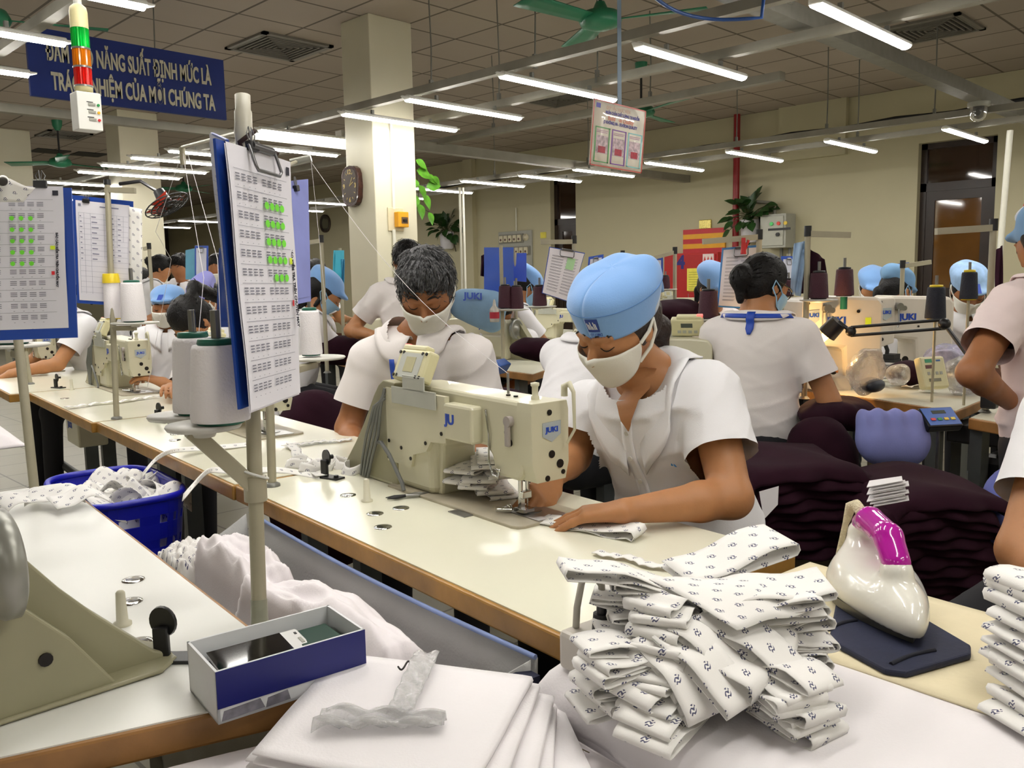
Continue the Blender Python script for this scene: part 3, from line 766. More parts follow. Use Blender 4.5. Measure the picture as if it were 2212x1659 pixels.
for k in range(5):
    z_1 = A_.z + (B_.z - A_.z)*k/5; z_0 = A_.z + (B_.z - A_.z)*(k + 1)/5
    ob('stripe', MB().bb((XW - .03, B_.y, z_0), (XW, A_.y, z_1)), [mat('stripe_red', (190, 32, 42), .4, var=.04), mat('stripe_yellow', (226, 164, 16), .4, var=.04)][k % 2], fl)
a, b = wbox(1510, 474, 1540, 495, .03); top('gift_bow', MB().box(((a[0] + b[0])/2, (a[1] + b[1])/2, (a[2] + b[2])/2), (.03, .2, .13), None, 0, .01), mat('shiny_gold_foil', (214, 196, 110), .2, .5, var=.5, scale=60), 'crumpled gold foil packet stuck above the striped board', 'packet', (a[0], a[1], a[2]))
a, b = wbox(1168, 502, 1180, 514, .01); top('wall_notice', MB().bb(a, b), mat('yellow_paper', (226, 214, 84)), 'small yellow notice on the wall beside the switch panel', 'notice', a)
# electrical cabinet
a, b = wbox(1664, 466, 1718, 535, .28)
ec = thing('electrical_cabinet', 'grey electrical cabinet on the wall with three indicator lights', 'cabinet', (b[0], (a[1] + b[1])/2, a[2]))
ob('body', MB().bb(a, b, bev=.008), M_grey, ec)
ob('door', MB().bb((a[0] - .015, a[1] + .03, a[2] + .03), (a[0], b[1] - .02, b[2] - .03), bev=.004), mat('cabinet_door_grey', (166, 166, 154), .4, var=.03), ec)
for k, col in enumerate(((60, 190, 90), (210, 50, 40), (220, 190, 60))):
    ob('indicator_light', MB().cone((a[0] - .015, b[1] - .18 - k*.1, b[2] - .13), (a[0] - .03, b[1] - .18 - k*.1, b[2] - .13), .025, n=14), mat('indicator_%d' % k, col, .3, var=0), ec)
ob('name_strip', MB().bb((a[0] - .018, b[1] - .45, b[2] - .22), (a[0] - .014, b[1] - .13, b[2] - .19)), M_blk, ec)
ob('lock', MB().cone((a[0] - .015, a[1] + .1, (a[2] + b[2])/2 - .05), (a[0] - .04, a[1] + .1, (a[2] + b[2])/2 - .05), .025, n=14), M_blk, ec)
for k in (0, 1): top('conduit_pipe', MB().cone((XW - .05, b[1] - .2 - k*.12, 0.02), (XW - .05, b[1] - .2 - k*.12, a[2]), .022, n=10), M_gsteel, ['grey conduit below the electrical cabinet, side of the red pipe', 'grey conduit below the electrical cabinet, side of the dark door'][k], 'conduit', (XW - .05, b[1], 0))
yq = atx(1678, 420, XW).y
top('conduit_pipe', MB().tube([(XW - .05, yq, b[2] - .03), (XW - .05, yq, 2.16), (XW - .05, yq + .05, 2.22), (XW - .05, yq + .6, 2.3)], .022, 8), M_tray, 'bent grey conduit between electrical cabinet and red pipe', 'conduit', (XW - .05, yq, 2))
yr = atx(1600, 400, XW).y
top('red_pipe', MB().cone((XW - .12, yr, 0), (XW - .12, yr, HC), .045, n=18), mat('red_pipe_paint', (140, 18, 24), .4, var=.06), 'vertical dark red fire pipe on the cream wall', 'pipe', (XW - .12, yr, 0))
# switch panel
a, b = wbox(1079, 502, 1152, 578, .03)
sp = thing('switch_panel', 'grey switch panel with rows of cream sockets on the wall', 'switch panel', (XW - .02, (a[1] + b[1])/2, a[2]))
ob('back_plate', MB().bb(a, b, bev=.004), M_grey, sp)
for row, (n0, yo, cnt) in enumerate(((0, .05, 5), (1, .2, 6), (2, .75, 1))):
    zc_ = b[2] - .13 - row*.22
    ob('socket_rail', MB().bb((a[0] - .02, b[1] - .04 - yo*.3 - cnt*.115, zc_ - .08), (a[0], b[1] - .02 - yo*.3, zc_ + .08), bev=.004), mat('rail_grey', (130, 128, 118), .5), sp)
    for k in range(cnt):
        yy = b[1] - .09 - yo*.3 - k*.112
        s_ = ob('socket', MB().bb((a[0] - .05, yy - .045, zc_ - .06), (a[0] - .02, yy + .045, zc_ + .06), bev=.01), mat('cream_socket', (206, 198, 172), .4), sp)
        ob('socket_face', MB().cone((a[0] - .05, yy, zc_ - .015), (a[0] - .053, yy, zc_ - .015), .022, n=12), mat('socket_face_brown', (92, 62, 48), .5), s_)
ob('rotary_switch', MB().lathe((a[0], a[1] + .13, b[2] - .12), [(.06, 0), (.06, .03), (.03, .035), (.03, .06), (.0, .06)], axis=(-1, 0, 0), n=16), mat('cream_socket', (206, 198, 172), .4), sp)
yq = (a[1] + b[1])/2 - .03
top('conduit_pipe', MB().cone((XW - .015, yq, b[2]), (XW - .015, yq, 2.5), .014, n=8), M_conduit, 'thin cream conduit rising from the switch panel', 'conduit', (XW - .015, yq, b[2]))
# round mirror-like porthole
pv = atx(704, 483, XW); pm = thing('round_mirror', 'small round dark rimmed mirror on the far wall', 'mirror', tuple(pv))
ob('rim', MB().lathe((XW, pv.y, pv.z), [(.20, 0), (.20, .04), (.165, .045), (.16, .02)], axis=(-1, 0, 0), n=28), mat('mirror_rim', (60, 48, 40), .4), pm)
ob('glass', MB().lathe((XW, pv.y, pv.z), [(.16, .02), (.0, .021)], axis=(-1, 0, 0), n=28), mat('mirror_glass', (190, 192, 190), .03, .95, var=0), pm)
# white posts
for k, (px, X) in enumerate(((993, 8.2), (1000, 8.2))):
    q = atx(px, 405, X); top('white_post', MB().cone((X, q.y, 0), (X, q.y, q.z), .017, n=10), M_conduit, ['slim white post under the battens, the one beside the plant', 'slim white post under the battens, the one nearer the switch panel'][k], 'post', (X, q.y, 0), group='slim white posts')
q0, q1 = at(2182, 282, 5.2), at(2140, 620, 5.2)
top('white_post', MB().cone(q1 - (q0 - q1).normalized()*.0 + Vector((0, 0, -(q1.z - .0))), q0, .018, n=10), M_conduit, 'slim white post leaning beside the tall dark door', 'post', tuple(q1))
# dome camera
q = atz(2127, 222, 2.69); dc = thing('dome_camera', 'dome security camera below the grey trunking', 'camera', tuple(q))
yy = atz(1640, 12, 2.72).y; q = Vector((atz(2127, 222, 2.68).x, yy, 2.69))
ob('mount', MB().lathe(q, [(.09, 0), (.09, -.035), (.07, -.04)], n=24), M_grey, dc)
ob('dome', MB().lathe(q, [(.068, -.04), (.07, -.08), (.06, -.13), (.035, -.155), (.0, -.162)], n=24), mat('dome_plastic', (150, 150, 150), .08, var=.02, trans=.7), dc)
ob('lens_unit', MB().ball(q + Vector((-.01, 0, -.08)), (.03, .035, .045), 12), M_blk, dc)
# wall fan (black) near far column
q = at(360, 442, 9.5); wf = thing('wall_fan', 'black wall fan with a red centre under distant lamps', 'fan', tuple(q))
ax = Vector((.25, -.45, -.85)).normalized()
gr = MB(); X1 = ax.orthogonal().normalized(); Y1 = ax.cross(X1)
for r in (.25, .19, .13, .07):
    gr.tube([q + X1*math.cos(t)*r + Y1*math.sin(t)*r + ax*(.06 - r*.2) for t in np.linspace(0, 2*PI, 25)], .008, 5)
for k in range(16):
    t = 2*PI*k/16; e = X1*math.cos(t) + Y1*math.sin(t); gr.tube([q + e*.04 + ax*.05, q + e*.25 + ax*.01], .005, 5)
ob('grille', gr, M_blk, wf)
for k in range(3):
    t = 2*PI*k/3; e = X1*math.cos(t) + Y1*math.sin(t); s_ = ax.cross(e)
    ob('blade', MB().grid(lambda i, j: q + e*(.05 + .17*i) + s_*((j - .5)*.16*(.5 + i)) + ax*(-.02 + .05*(j - .5)), 5, 3), mat('fan_red_blade', (190, 50, 30), .4), wf)
ob('motor', MB().cone(q - ax*.02, q - ax*.18, .08, .06, n=16), M_blk, wf)
ob('arm', MB().tube([q - ax*.15, q - ax*.2 + Vector((-.1, .2, .1)), q + Vector((-.3, .5, .25))], .02, 8), M_blk, wf)
# pegs on the far wall
a, b = at(560, 450, 12), at(705, 462, 12)
# ================================================================== TABLES AND MACHINES
TZ = .76
M_lam = mat('cream_laminate', (226, 224, 204), .22, var=.025, scale=2.5, bump=.015, bscale=9)
M_lamw = mat('white_laminate', (226, 226, 220), .28, var=.03, scale=2.5, bump=.015, bscale=9)
M_edge = mat('varnished_wood_edge', (160, 118, 52), .35, var=.28, scale=9, bump=.05)
M_edge2 = mat('worn_wood_edge', (148, 106, 58), .45, var=.3, scale=12, bump=.06)
M_leg = mat('grey_leg_paint', (88, 92, 92), .5, .3, var=.1)
M_mach = mat('machine_cream_enamel', (204, 200, 174), .33, var=.04, scale=6, coat=.15)
M_mach2 = mat('machine_olive_plastic', (150, 146, 118), .42, var=.05, scale=8)
M_panel = mat('control_panel_cream', (212, 206, 164), .4, var=.03)
M_hole = mat('screw_dark', (28, 24, 22), .4, .4, var=0)
M_badge = mat('badge_silver', (190, 200, 205), .25, .4, var=.05)
M_blue = mat('ink_blue', (24, 66, 170), .4, var=0)
M_cable = mat('grey_cable', (112, 114, 112), .5, var=.05)
M_post = mat('post_beige_paint', (166, 160, 138), .4, .2, var=.06)
M_chrome = mat('chrome', (200, 200, 196), .12, 1., var=.03)

def table(label, poly, legs, top_m=M_lam, edge_m=M_edge, z=TZ, th=.04):
    """poly: table-frame outline of the top, counter-clockwise"""
    cx = sum(p[0] for p in poly)/len(poly); cy = sum(p[1] for p in poly)/len(poly)
    t = thing('sewing_table', label, 'table', (cx, cy, 0), 'T')
    ob('edge_band', MB().prism(poly, (0, 0, z - th), (1, 0, 0), (0, 1, 0), (0, 0, th - .002)), edge_m, t, bevel=.004)
    q = [(cx + (p[0] - cx)*(1 - .008/max(.1, abs(p[0] - cx))), cy + (p[1] - cy)*(1 - .006/max(.1, abs(p[1] - cy)))) for p in poly]
    ob('tabletop', MB().prism(q, (0, 0, z - .004), (1, 0, 0), (0, 1, 0), (0, 0, .004)), top_m, t)
    for l in legs: ob('leg', MB().bb((l[0] - .03, l[1] - .02, .05), (l[0] + .03, l[1] + .02, z - th)).bb((l[0] - .12, l[1] - .03, .0), (l[0] + .12, l[1] + .03, .05)), M_leg, t)
    if len(legs) > 1:
        a, b = legs[0], legs[-1]
        ob('crossbar', MB().tube([(a[0], a[1], .22), (b[0], b[1], .22)], .022, 8), M_leg, t)
    return t
c1_ = tz(1224, 1378, TZ); s1_ = tz(505, 1048, TZ); s2_ = tz(205, 912, TZ)
U0, V0, U1 = c1_.x, c1_.y, tz(1531, 1143, TZ).x
print('table', U0, U1, V0, s1_, s2_)
V1, V2 = s1_.y, s2_.y
def rect(u0, v0, u1, v1): return [(u0, v0), (u1, v0), (u1, v1), (u0, v1)]
mid = (U0 + U1)/2
table('cream topped sewing table the woman in the blue cap works at', rect(U0, V0, U1, V1 - .003), [(mid, V0 + .15), (mid, V1 - .15)])
table('cream topped sewing table in front of the grey haired man', rect(U0 - .004, V1 + .003, U1, V2 - .003), [(mid, V1 + .15), (mid, V2 - .15)])
table('cream topped sewing table of the woman with the dark ponytail', rect(U0 - .02, V2 + .003, U1, V2 + 1.2), [(mid, V2 + .15), (mid, V2 + 1.05)])
table('far cream sewing table in line behind the ponytail woman', rect(U0 - .10, V2 + 1.21, U1 - .1, V2 + 2.5), [(mid, V2 + 1.4), (mid, V2 + 2.3)])
L0 = tz(0, 1640, TZ); L1_ = tz(430, 1545, TZ); UL = tz(545, 1352, TZ).x
sl = (L1_.y - L0.y)/(L1_.x - L0.x); f_ = lambda u: L0.y + sl*(u - L0.x)
table('white topped sewing table carrying the big beige machine and the blue box', [(-.9, f_(-.9)), (UL, f_(UL)), (UL, 2.38), (-.9, 2.38)], [(.1, 1.3), (.1, 2.2)], M_lamw, M_edge2)

def machine(label, base, rot, kind='lockstitch', fr='T'):
    t = thing('sewing_machine', label, 'sewing machine', base, fr, group='white industrial sewing machines', rot=rot)
    BASE[t.name] = Vector((0, 0, 0))
    bed = [(-.085, .06), (-.085, -.06), (-.07, -.075), (.07, -.075), (.085, -.06), (.085, .06)]
    ob('bed_plate', MB().prism([(-.089, .42), (-.089, -.055), (-.083, -.069), (-.069, -.075), (.069, -.075), (.083, -.069), (.089, -.055), (.089, .42)], (0, 0, -.004), (1, 0, 0), (0, 1, 0), (0, 0, .009)), mat('bed_enamel', (168, 160, 140), .5, var=.12, scale=20), t, bevel=.002)
    ob('needle_plate', MB().bb((-.03, -.07, .004), (.05, .03, .0065)).cone((.01, .0, .0065), (.01, 0, .008), .022, n=20), M_steel, t)
    out = [(-.066, .205), (-.058, .236), (-.04, .246), (.36, .252), (.43, .246), (.445, .225), (.445, .0), (.245, 0), (.235, .12), (.215, .142), (.075, .142), (.055, .125), (.044, .085), (-.034, .083), (-.046, .098)]
    arm = MB().prism(out, (-.05, 0, 0), (0, 1, 0), (0, 0, 1), (.095, 0, 0)).bb((-.068, .25, 0), (.06, .44, .16), bev=.02)
    ob('arm_casting', arm, M_mach, t, bevel=.008)
    rc = MB().prism([(.185, .238), (.435, .238), (.435, .06), (.33, .06), (.32, .09), (.265, .105), (.245, .13), (.185, .135)], (-.076, 0, 0), (0, 1, 0), (0, 0, 1), (.012, 0, 0))
    for y, z in ((.2, .155), (.265, .125), (.33, .08), (.425, .11), (.43, .07), (.37, .1)): rc.cone((-.0765, y, z), (-.078, y, z), .0045, n=10, mi=1)
    ob('rear_cover', rc, [M_mach, M_hole], t)
    hb = MB().bb((-.078, .085, .145), (-.045, .19, .225), bev=.006)
    ob('rear_housing', hb, M_mach, t)
    ob('lettering', text_mb('JU', .03, (-.0785, .165, .19), (0, -1, 0), (0, 0, 1), .0006, 1.15, .0012), M_blue, t)
    ob('front_lettering', text_mb('JUKI', .034, (.0462, .27, .2), (0, 1, 0), (0, 0, 1), .0006, 1.15, .0014), M_blue, t)
    # face plate end
    fp = MB().prism([(-.052, .228), (-.05, .246), (.043, .246), (.047, .228), (.047, .12), (.038, .085), (-.038, .085), (-.05, .12)], (0, -.078, 0), (1, 0, 0), (0, 0, 1), (0, .045, 0))
    for x, z, r in ((-.005, .225, .006), (.0, .14, .008), (.022, .118, .009), (-.012, .092, .006), (.03, .1, .005)): fp.cone((x, -.0782, z), (x, -.08, z), r, n=12, mi=1)
    for y, z, r in ((.0, .18, .008), (-.008, .16, .008)): fp.cone((-.0502, y, z), (-.0525, y, z), r, n=12, mi=1)
    ob('face_plate', fp, [M_mach, M_hole], t, bevel=.006)
    bd = ob('badge', MB().prism([(-.024, .205), (.024, .207), (.024, .18), (.0, .165), (-.024, .178)], (0, -.0785, 0), (1, 0, 0), (0, 0, 1), (0, -.0015, 0)), M_badge, t)
    ob('badge_lettering', text_mb('JUKI', .0145, (0, -.0805, .19), (1, 0, 0), (0, 0, 1), .0004, 1.2, .0006), M_blue, bd)
    ob('tension_lever', MB().cone((-.05, -.012, .205), (-.062, -.012, .205), .011, n=16).box((-.058, -.01, .178), (.008, .014, .05), None, 0, .003), mat('lever_grey', (158, 150, 146), .4), t)
    nb = MB().cone((0, 0, .09), (0, 0, .05), .0045, n=10).cone((0, 0, .05), (0, 0, .018), .0012, n=6).cone((-.018, .0, .09), (-.018, 0, .035), .005, n=10)
    nb.box((-.009, -.004, .045), (.026, .012, .016), None, 0, .002).bb((-.024, -.016, .009), (.006, .016, .016)).bb((-.022, -.006, .014), (-.012, .004, .04))
    nb.cone((-.03, .018, .012), (-.06, .03, .016), .006, n=8).ball((-.03, .025, .014), .009, 8)
    ob('presser_foot', nb, M_chrome, t)
    ob('thread_finger', MB().tube([(-.052, .07, .22), (-.056, .055, .17), (-.05, .065, .11), (-.055, .045, .085), (-.06, .02, .085), (-.058, .018, .1), (-.055, .04, .1)], .0022, 6), M_chrome, t)
    ob('take_up_guard', MB().tube([(.03, -.085, .255), (.03, -.085, .275), (.03, -.1, .282), (.03, -.112, .265), (.032, -.112, .19), (.032, -.09, .16)], [.007, .007, .006, .004, .003, .003], 8), M_mach, t)
    ob('tension_post', MB().lathe((.0, -.03, .246), [(.009, 0), (.009, .006), (.0065, .008), (.0065, .026), (.009, .028), (.009, .034), (.0, .036)], n=14), M_mach, t)
    ob('thread_pin', MB().cone((.01, .07, .246), (.01, .07, .292), .0028, n=8), M_steel, t)
    tp = MB()
    for y in (.02, .045): tp.cone((-.01, y, .2475), (-.01, y, .2505), .005, n=10)
    ob('oil_port', tp, M_hole, t)
    # control box on its bracket
    if kind != 'plain':
        ob('panel_bracket', MB().bb((-.081, .215, .205), (-.077, .40, .245)).bb((-.081, .26, .24), (-.077, .35, .275)), mat('bracket_grey', (186, 188, 178), .4, .2), t, bevel=.001)
        R = Euler((0, .42, .0)).to_matrix()
        c = Vector((-.052, .335, .292)); pn = MB().box(c, (.032, .125, .075), R, 0, .006); pn.box(c + R @ Vector((.0, .01, .042)), (.026, .1, .016), R, 0, .005)
        P_ = ob('control_panel', pn, M_panel, t)
        ob('panel_back_plate', MB().box(c + R @ Vector((-.017, 0, -.002)), (.002, .09, .06), R, 0), mat('bracket_grey', (186, 188, 178), .4, .2), P_)
        for y in (-.055, -.04, .04, .055):
            for z in (-.028, .028): ob('screw', MB().cone(c + R @ Vector((-.0165, y, z)), c + R @ Vector((-.019, y, z)), .004, n=8), M_hole, P_)
        ob('warning_label', MB().box(c + R @ Vector((-.0184, .0, .0)), (.001, .04, .036), R), mat('label_beige', (176, 170, 130), .5), P_)
        ob('screen', MB().box(c + R @ Vector((.0165, .0, .012)), (.001, .045, .018), R), mat('lcd_dark', (70, 78, 72), .2), P_)
        ob('key_row', merge((MB().box(c + R @ Vector((.0165, -.03, -.015)), (.002, .014, .012), R), None), (MB().box(c + R @ Vector((.0165, -.01, -.015)), (.002, .014, .012), R), None), (MB().box(c + R @ Vector((.0165, .012, -.015)), (.002, .014, .012), R), None), (MB().box(c + R @ Vector((.0165, .034, -.015)), (.002, .014, .012), R), None)), mat('keys_grey', (170, 172, 160), .5), P_)
        ob('panel_light', MB().box(c + R @ Vector((0, .05, .046)), (.02, .024, .012), R, 0, .003), mat('red_light_on', (255, 120, 110), .3, var=0, emit=.6), P_)
    # hand wheel and drive cover
    ob('hand_wheel', MB().lathe((.012, .468, .185), [(.03, 0), (.045, .005), (.056, .012), (.062, .02), (.062, .034), (.054, .038), (.05, .028), (.02, .026), (.018, .04), (.0, .041)], axis=(0, 1, 0), n=36), mat('wheel_grey', (150, 150, 142), .35, .4, var=.06), t)
    cv = [(.40, .25), (.452, .254), (.475, .240), (.50, .212), (.53, .170), (.56, .130), (.60, .084), (.635, .048), (.665, .018), (.69, .006), (.69, .0), (.40, 0)]
    ob('drive_cover', MB().prism(cv, (-.072, 0, 0), (0, 1, 0), (0, 0, 1), (.05, 0, 0)).prism([(.43, .16), (.47, .17), (.51, .13), (.56, .075), (.61, .0), (.43, 0)], (-.03, 0, 0), (0, 1, 0), (0, 0, 1), (.036, 0, 0)), M_mach2, t, bevel=.007)
    ob('cover_foot', MB().prism([(-.075, .42), (.01, .42), (.015, .66), (-.01, .69), (-.06, .69), (-.075, .66)], (0, 0, 0), (1, 0, 0), (0, 1, 0), (0, 0, .006)), M_mach2, t, bevel=.003)
    ob('cover_screw', MB().cone((.006, .53, .06), (.009, .53, .06), .008, n=12), M_hole, t); ob('rear_screw', MB().cone((-.0725, .50, .16), (-.0745, .5, .16), .004, n=10), M_hole, t)
    cb = MB()
    for k in range(4): cb.tube([(-.078, .435, .236 - k*.008), (-.084 - k*.004, .447 + k*.004, .19), (-.086 - k*.005, .46 + k*.01, .12), (-.085, .50 + k*.015, .05), (-.08, .53 + k*.012, .003)], .0038, 6)
    cb.tube([(-.082, .47, .1), (-.09, .44, .105), (-.092, .40, .08), (-.09, .35, .02), (-.092, .34, .004)], .005, 6)
    ob('cable_bundle', cb, M_cable, t)
    return t
MN = tz(1140, 1112, TZ)
print('needle', MN)
mach = machine('cream sewing machine the woman in the blue cap is sewing on', (MN.x, MN.y, TZ + .001), 0)
def mcopy(label, uvz, rot, group='white industrial sewing machines'):
    return dup(mach, T(*uvz), DEL + rot, label, group)
fg = tz(392, 1432, TZ)
mcopy('big beige machine end with hand wheel at the picture side, next to the blue box', (fg.x - .687, fg.y - .069, TZ + .001), -PI/2 + .10)
m2 = tz(612, 935, TZ); mcopy('sewing machine half hidden behind the tall clipboards, in front of the man', (MN.x + .0, m2.y, TZ + .001), 0)
m3 = tz(314, 848, TZ); mcopy('sewing machine in front of the ponytail woman', (MN.x, m3.y, TZ + .001), 0)
m4 = tz(142, 800, TZ); mcopy('furthest machine of the cream table line, beside a hunched white shirt', (MN.x - .1, m4.y, TZ + .001), 0)

# bobbin winders, pins and cups on the tables
def winder(p, label, rot=0.):
    t = thing('bobbin_winder', label, 'bobbin winder', (p.x, p.y, TZ), 'T', group='black bobbin winders', rot=rot); BASE[t.name] = Vector((0, 0, 0))
    ob('base_plate', MB().bb((-.016, -.045, 0), (.016, .03, .005), bev=.001).cone((0, -.03, .005), (0, -.03, .01), .006, n=8), M_blk, t)
    ob('upright', MB().bb((-.005, .0, .005), (.005, .02, .045), bev=.002), M_blk, t)
    ob('tension_disc', MB().lathe((.005, .01, .05), [(.02, 0), (.021, .004), (.012, .008), (.006, .01), (.006, .02), (.0, .021)], axis=(1, -.3, 0), n=20), mat('winder_steel', (60, 60, 60), .3, .7), t)
    return t
w0 = winder(tz(368, 1425, TZ), 'black bobbin winder at the foot of the big beige machine', .9)
for p, l, r in ((tz(708, 1032, TZ), 'black bobbin winder beside the printed strip coil, in front of the man', .3), (tz(345, 912, TZ), 'black bobbin winder behind the white thread cones', .4), (tz(124, 838, TZ), 'black bobbin winder on the ponytail woman\'s table', .4)):
    dup(w0, T(p.x, p.y, TZ), DEL + r, l, 'black bobbin winders')
def pin(p, label, h=.052):
    return top('spool_pin', MB().lathe((p.x, p.y, TZ), [(.013, 0), (.013, .004), (.0085, .006), (.0065, h - .003), (.004, h), (.0, h + .001)], n=16), mat('pin_cream', (206, 202, 180), .4), label, 'spool pin', (p.x, p.y, TZ), 'T', 'cream spool pins')
pin(tz(265, 1350, TZ), 'cream spool pin beside the big beige machine'); pin(tz(793, 1083, TZ), 'cream spool pin beside the black snips')
pin(tz(155, 842, TZ), 'cream spool pin on the ponytail woman\'s table'); pin(tz(378, 925, TZ), 'cream spool pin beside the white thread cones')
for p, l in (((866, 1098), 'round steel cup in the cream table, the one nearest the snips'), ((810, 1110), 'round steel cup in the cream table, beyond the spool pin'), ((827, 1139), 'round steel cup in the cream table, closest to the wooden edge'), ((752, 1070), 'round steel cup beside the machine drive foot'),
             ((288, 1253), 'round steel cup in the white table, furthest of the three'), ((282, 1300), 'round steel cup in the white table behind the spool pin'), ((302, 1388), 'round steel cup in the white table beside the bobbin winder'),
             ((380, 938), 'round steel cup on the next table, upper of two'), ((378, 951), 'round steel cup on the next table, lower of two'), ((140, 861), 'round steel cup on the ponytail woman\'s table')):
    q = tz(*p, TZ); top('table_cup', MB().lathe((q.x, q.y, TZ), [(.0185, .0002), (.018, .0015), (.012, .0022), (.0, .0024)], n=24), M_chrome, l, 'table fitting', (q.x, q.y, TZ), 'T', 'round steel cups in the tables')
q = tz(995, 1110, TZ); top('cover_plate', MB().bb((q.x - .012, q.y - .03, TZ), (q.x + .012, q.y + .03, TZ + .002), bev=.0005), M_steel, 'steel cover plate let into the table beside the machine bed', 'plate', (q.x, q.y, TZ), 'T')
# thread snips
q0, q1 = tz(835, 1082, TZ), tz(925, 1070, TZ); dv = (q1 - q0).normalized(); nv = Vector((-dv.y, dv.x, 0)); z5 = Vector((0, 0, .006))
sn = thing('thread_snips', 'small black and steel thread snips lying on the table', 'scissors', tuple(q0), 'T')
for s in (-1, 1):
    ob('blade', MB().tube([q0 + nv*s*.006 + z5, q0 + dv*.02 + nv*s*.006 + z5, q0 + dv*.045 + z5], [.001, .004, .004], 6), M_dark, sn)
    ob('handle', MB().tube([q0 + dv*.045 + z5, q0 + dv*.07 + nv*s*.008 + z5, q1 + z5], [.004, .0045, .003], 6), M_steel, sn)
q2 = tz(1290, 1000, TZ)

# ---- stools
def juki_box(px, py):
    q = tz(px, py, TZ - .13)
    t = thing('motor_control_box', 'cream motor control box hanging under the table edge before the blue basket', 'control box', (q.x, q.y, q.z), 'T')
    ob('housing', MB().box((q.x + .07, q.y, q.z), (.12, .22, .13), None, 0, .008), M_mach, t)
    ob('lettering', text_mb('JUKI', .035, (q.x + .009, q.y + .03, q.z + .02), (0, -1, 0), (0, 0, 1), .0006, 1.15, .001), M_blue, t)
juki_box(150, 930)
def stool(u, v, h, label):
    t = thing('work_stool', label, 'stool', (u, v, 0), 'T', group='grey work stools')
    ob('seat', MB().bb((u - .16, v - .16, h - .035), (u + .16, v + .16, h), bev=.012), mat('stool_blue', (60, 70, 90), .5), t)
    for a, b in ((-1, -1), (1, -1), (1, 1), (-1, 1)):
        ob('leg', MB().cone((u + a*.13, v + b*.13, h - .035), (u + a*.17, v + b*.17, 0), .013, n=8), M_leg, t)

# ---- thread stands and cones
M_thread = mat('white_thread', (246, 242, 244), .7, var=.02, scale=4, bump=.22, bscale=260)
M_maroon_t = mat('maroon_thread', (62, 22, 38), .7, var=.08, bump=.4, bscale=260)
M_navy_t = mat('navy_thread', (26, 30, 44), .7, var=.08, bump=.4, bscale=260)
M_conegreen = mat('cone_green', (20, 96, 76), .4, var=.03)
M_coneyellow = mat('cone_yellow', (236, 208, 40), .4, var=.03)
def cone(p, r, h, label, thread=M_thread, core=M_conegreen, group='white thread cones', pin=True, fr='W', tall=1.):
    b = Vector(p); t = thing('thread_cone', label, 'thread cone', tuple(b), fr, group)
    ob('thread', MB().lathe(b, [(r*1.0, .004), (r*1.02, .01), (r*.86, h - .006), (r*.8, h), (r*.35, h)], n=32), thread, t)
    ob('core', MB().lathe(b, [(r*.62, h), (r*.66, h + .002), (r*.62, h + .008), (r*.3, h + .009), (r*.3, h)], n=24), core, t)
    ob('base_rim', MB().lathe(b, [(r*.8, 0), (r*.85, .004), (r*.4, .004)], n=24), core, t)
    if pin: ob('spindle', MB().cone(b + Vector((0, 0, h)), b + Vector((0, 0, h + r*1.2)), r*.16, n=10), M_steel, t)
    return t
def stand(base, height, label, discs=(), arms=(), caps=None, rad=.011, fr='T', foot=.022, lean=(0, 0)):
    t = thing('thread_stand', label, 'thread stand', tuple(base), fr, group='beige thread stands')
    b = Vector(base); tp = b + Vector((lean[0], lean[1], height))
    ob('pole', MB().cone(b, tp, rad, n=16), M_post, t)
    ob('foot_collar', MB().lathe(b, [(foot, 0), (foot*.9, .006), (rad*1.1, .01)], n=18), M_gsteel, t)
    for c, r in discs:
        c = Vector(c); ob('spool_disc', MB().lathe(c, [(r*.3, -.012), (r*.35, -.006), (r*.95, -.004), (r, 0), (r*.97, .003), (r*.2, .002)], n=32), mat('disc_grey', (196, 194, 186), .4), t)
    for a, c in arms:
        a = Vector(a); c = Vector(c); d = c - a; R = d.to_track_quat('X', 'Z').to_matrix()
        ob('arm', MB().box((a + c)/2, (d.length, .022, .02), R, 0, .002), M_post, t)
        ob('clamp', MB().cone(a - Vector((0, 0, .02)), a + Vector((0, 0, .02)), rad*1.6, n=16), M_post, t)
    if caps: ob('pole_cap', MB().lathe(tp, caps, n=18), mat('pvc_cap', (196, 192, 176), .45), t)
    return t
# the near stand
pb_ = tz(562, 1375, TZ); dN = 1.2
topz = unT(at(535, 235, 1.24)); D = lambda x, y, d=1.2: unT(at(x, y, d))
pt = tz(552, 900, TZ); 
disc1 = D(440, 918, 1.16); disc2 = D(385, 897, 1.30)
st1 = thing('thread_stand', 'nearest thread stand, its pole rising out of the blue box', 'thread stand', tuple(pb_), 'T', group='beige thread stands')
ptop = D(528, 330, 1.24)
pm = pb_ + (ptop - pb_)*.30
ob('pole', MB().cone(pb_, ptop, .0105, .0105, n=18), M_post, st1)
ob('tape_wrap', MB().cone(pb_ + (ptop - pb_)*.01, pb_ + (ptop - pb_)*.075, .0125, .0115, n=18).box(pb_ + Vector((0, -.012, .006)), (.05, .03, .003)), mat('grey_tape', (142, 142, 124), .3, var=.12, scale=40), st1)
cap = MB().lathe(ptop, [(.012, -.02), (.0125, .02), (.014, .03), (.0125, .04), (.0125, .06), (.011, .063), (.011, .085), (.0, .086)], axis=(ptop - pb_), n=18)
ob('pole_cap', cap, mat('pvc_cap', (196, 192, 176), .45), st1)
ob('clamp', MB().cone(pm - Vector((0, 0, .018)), pm + Vector((0, 0, .018)), .016, n=18), M_post, st1)
ob('cable_tie', MB().tube([pm + Vector((.018*math.cos(a), .018*math.sin(a), .02 - .008*math.cos(a))) for a in np.linspace(0, 2*PI, 20)], .0018, 6), M_white, st1)
armend = D(412, 930, 1.16)
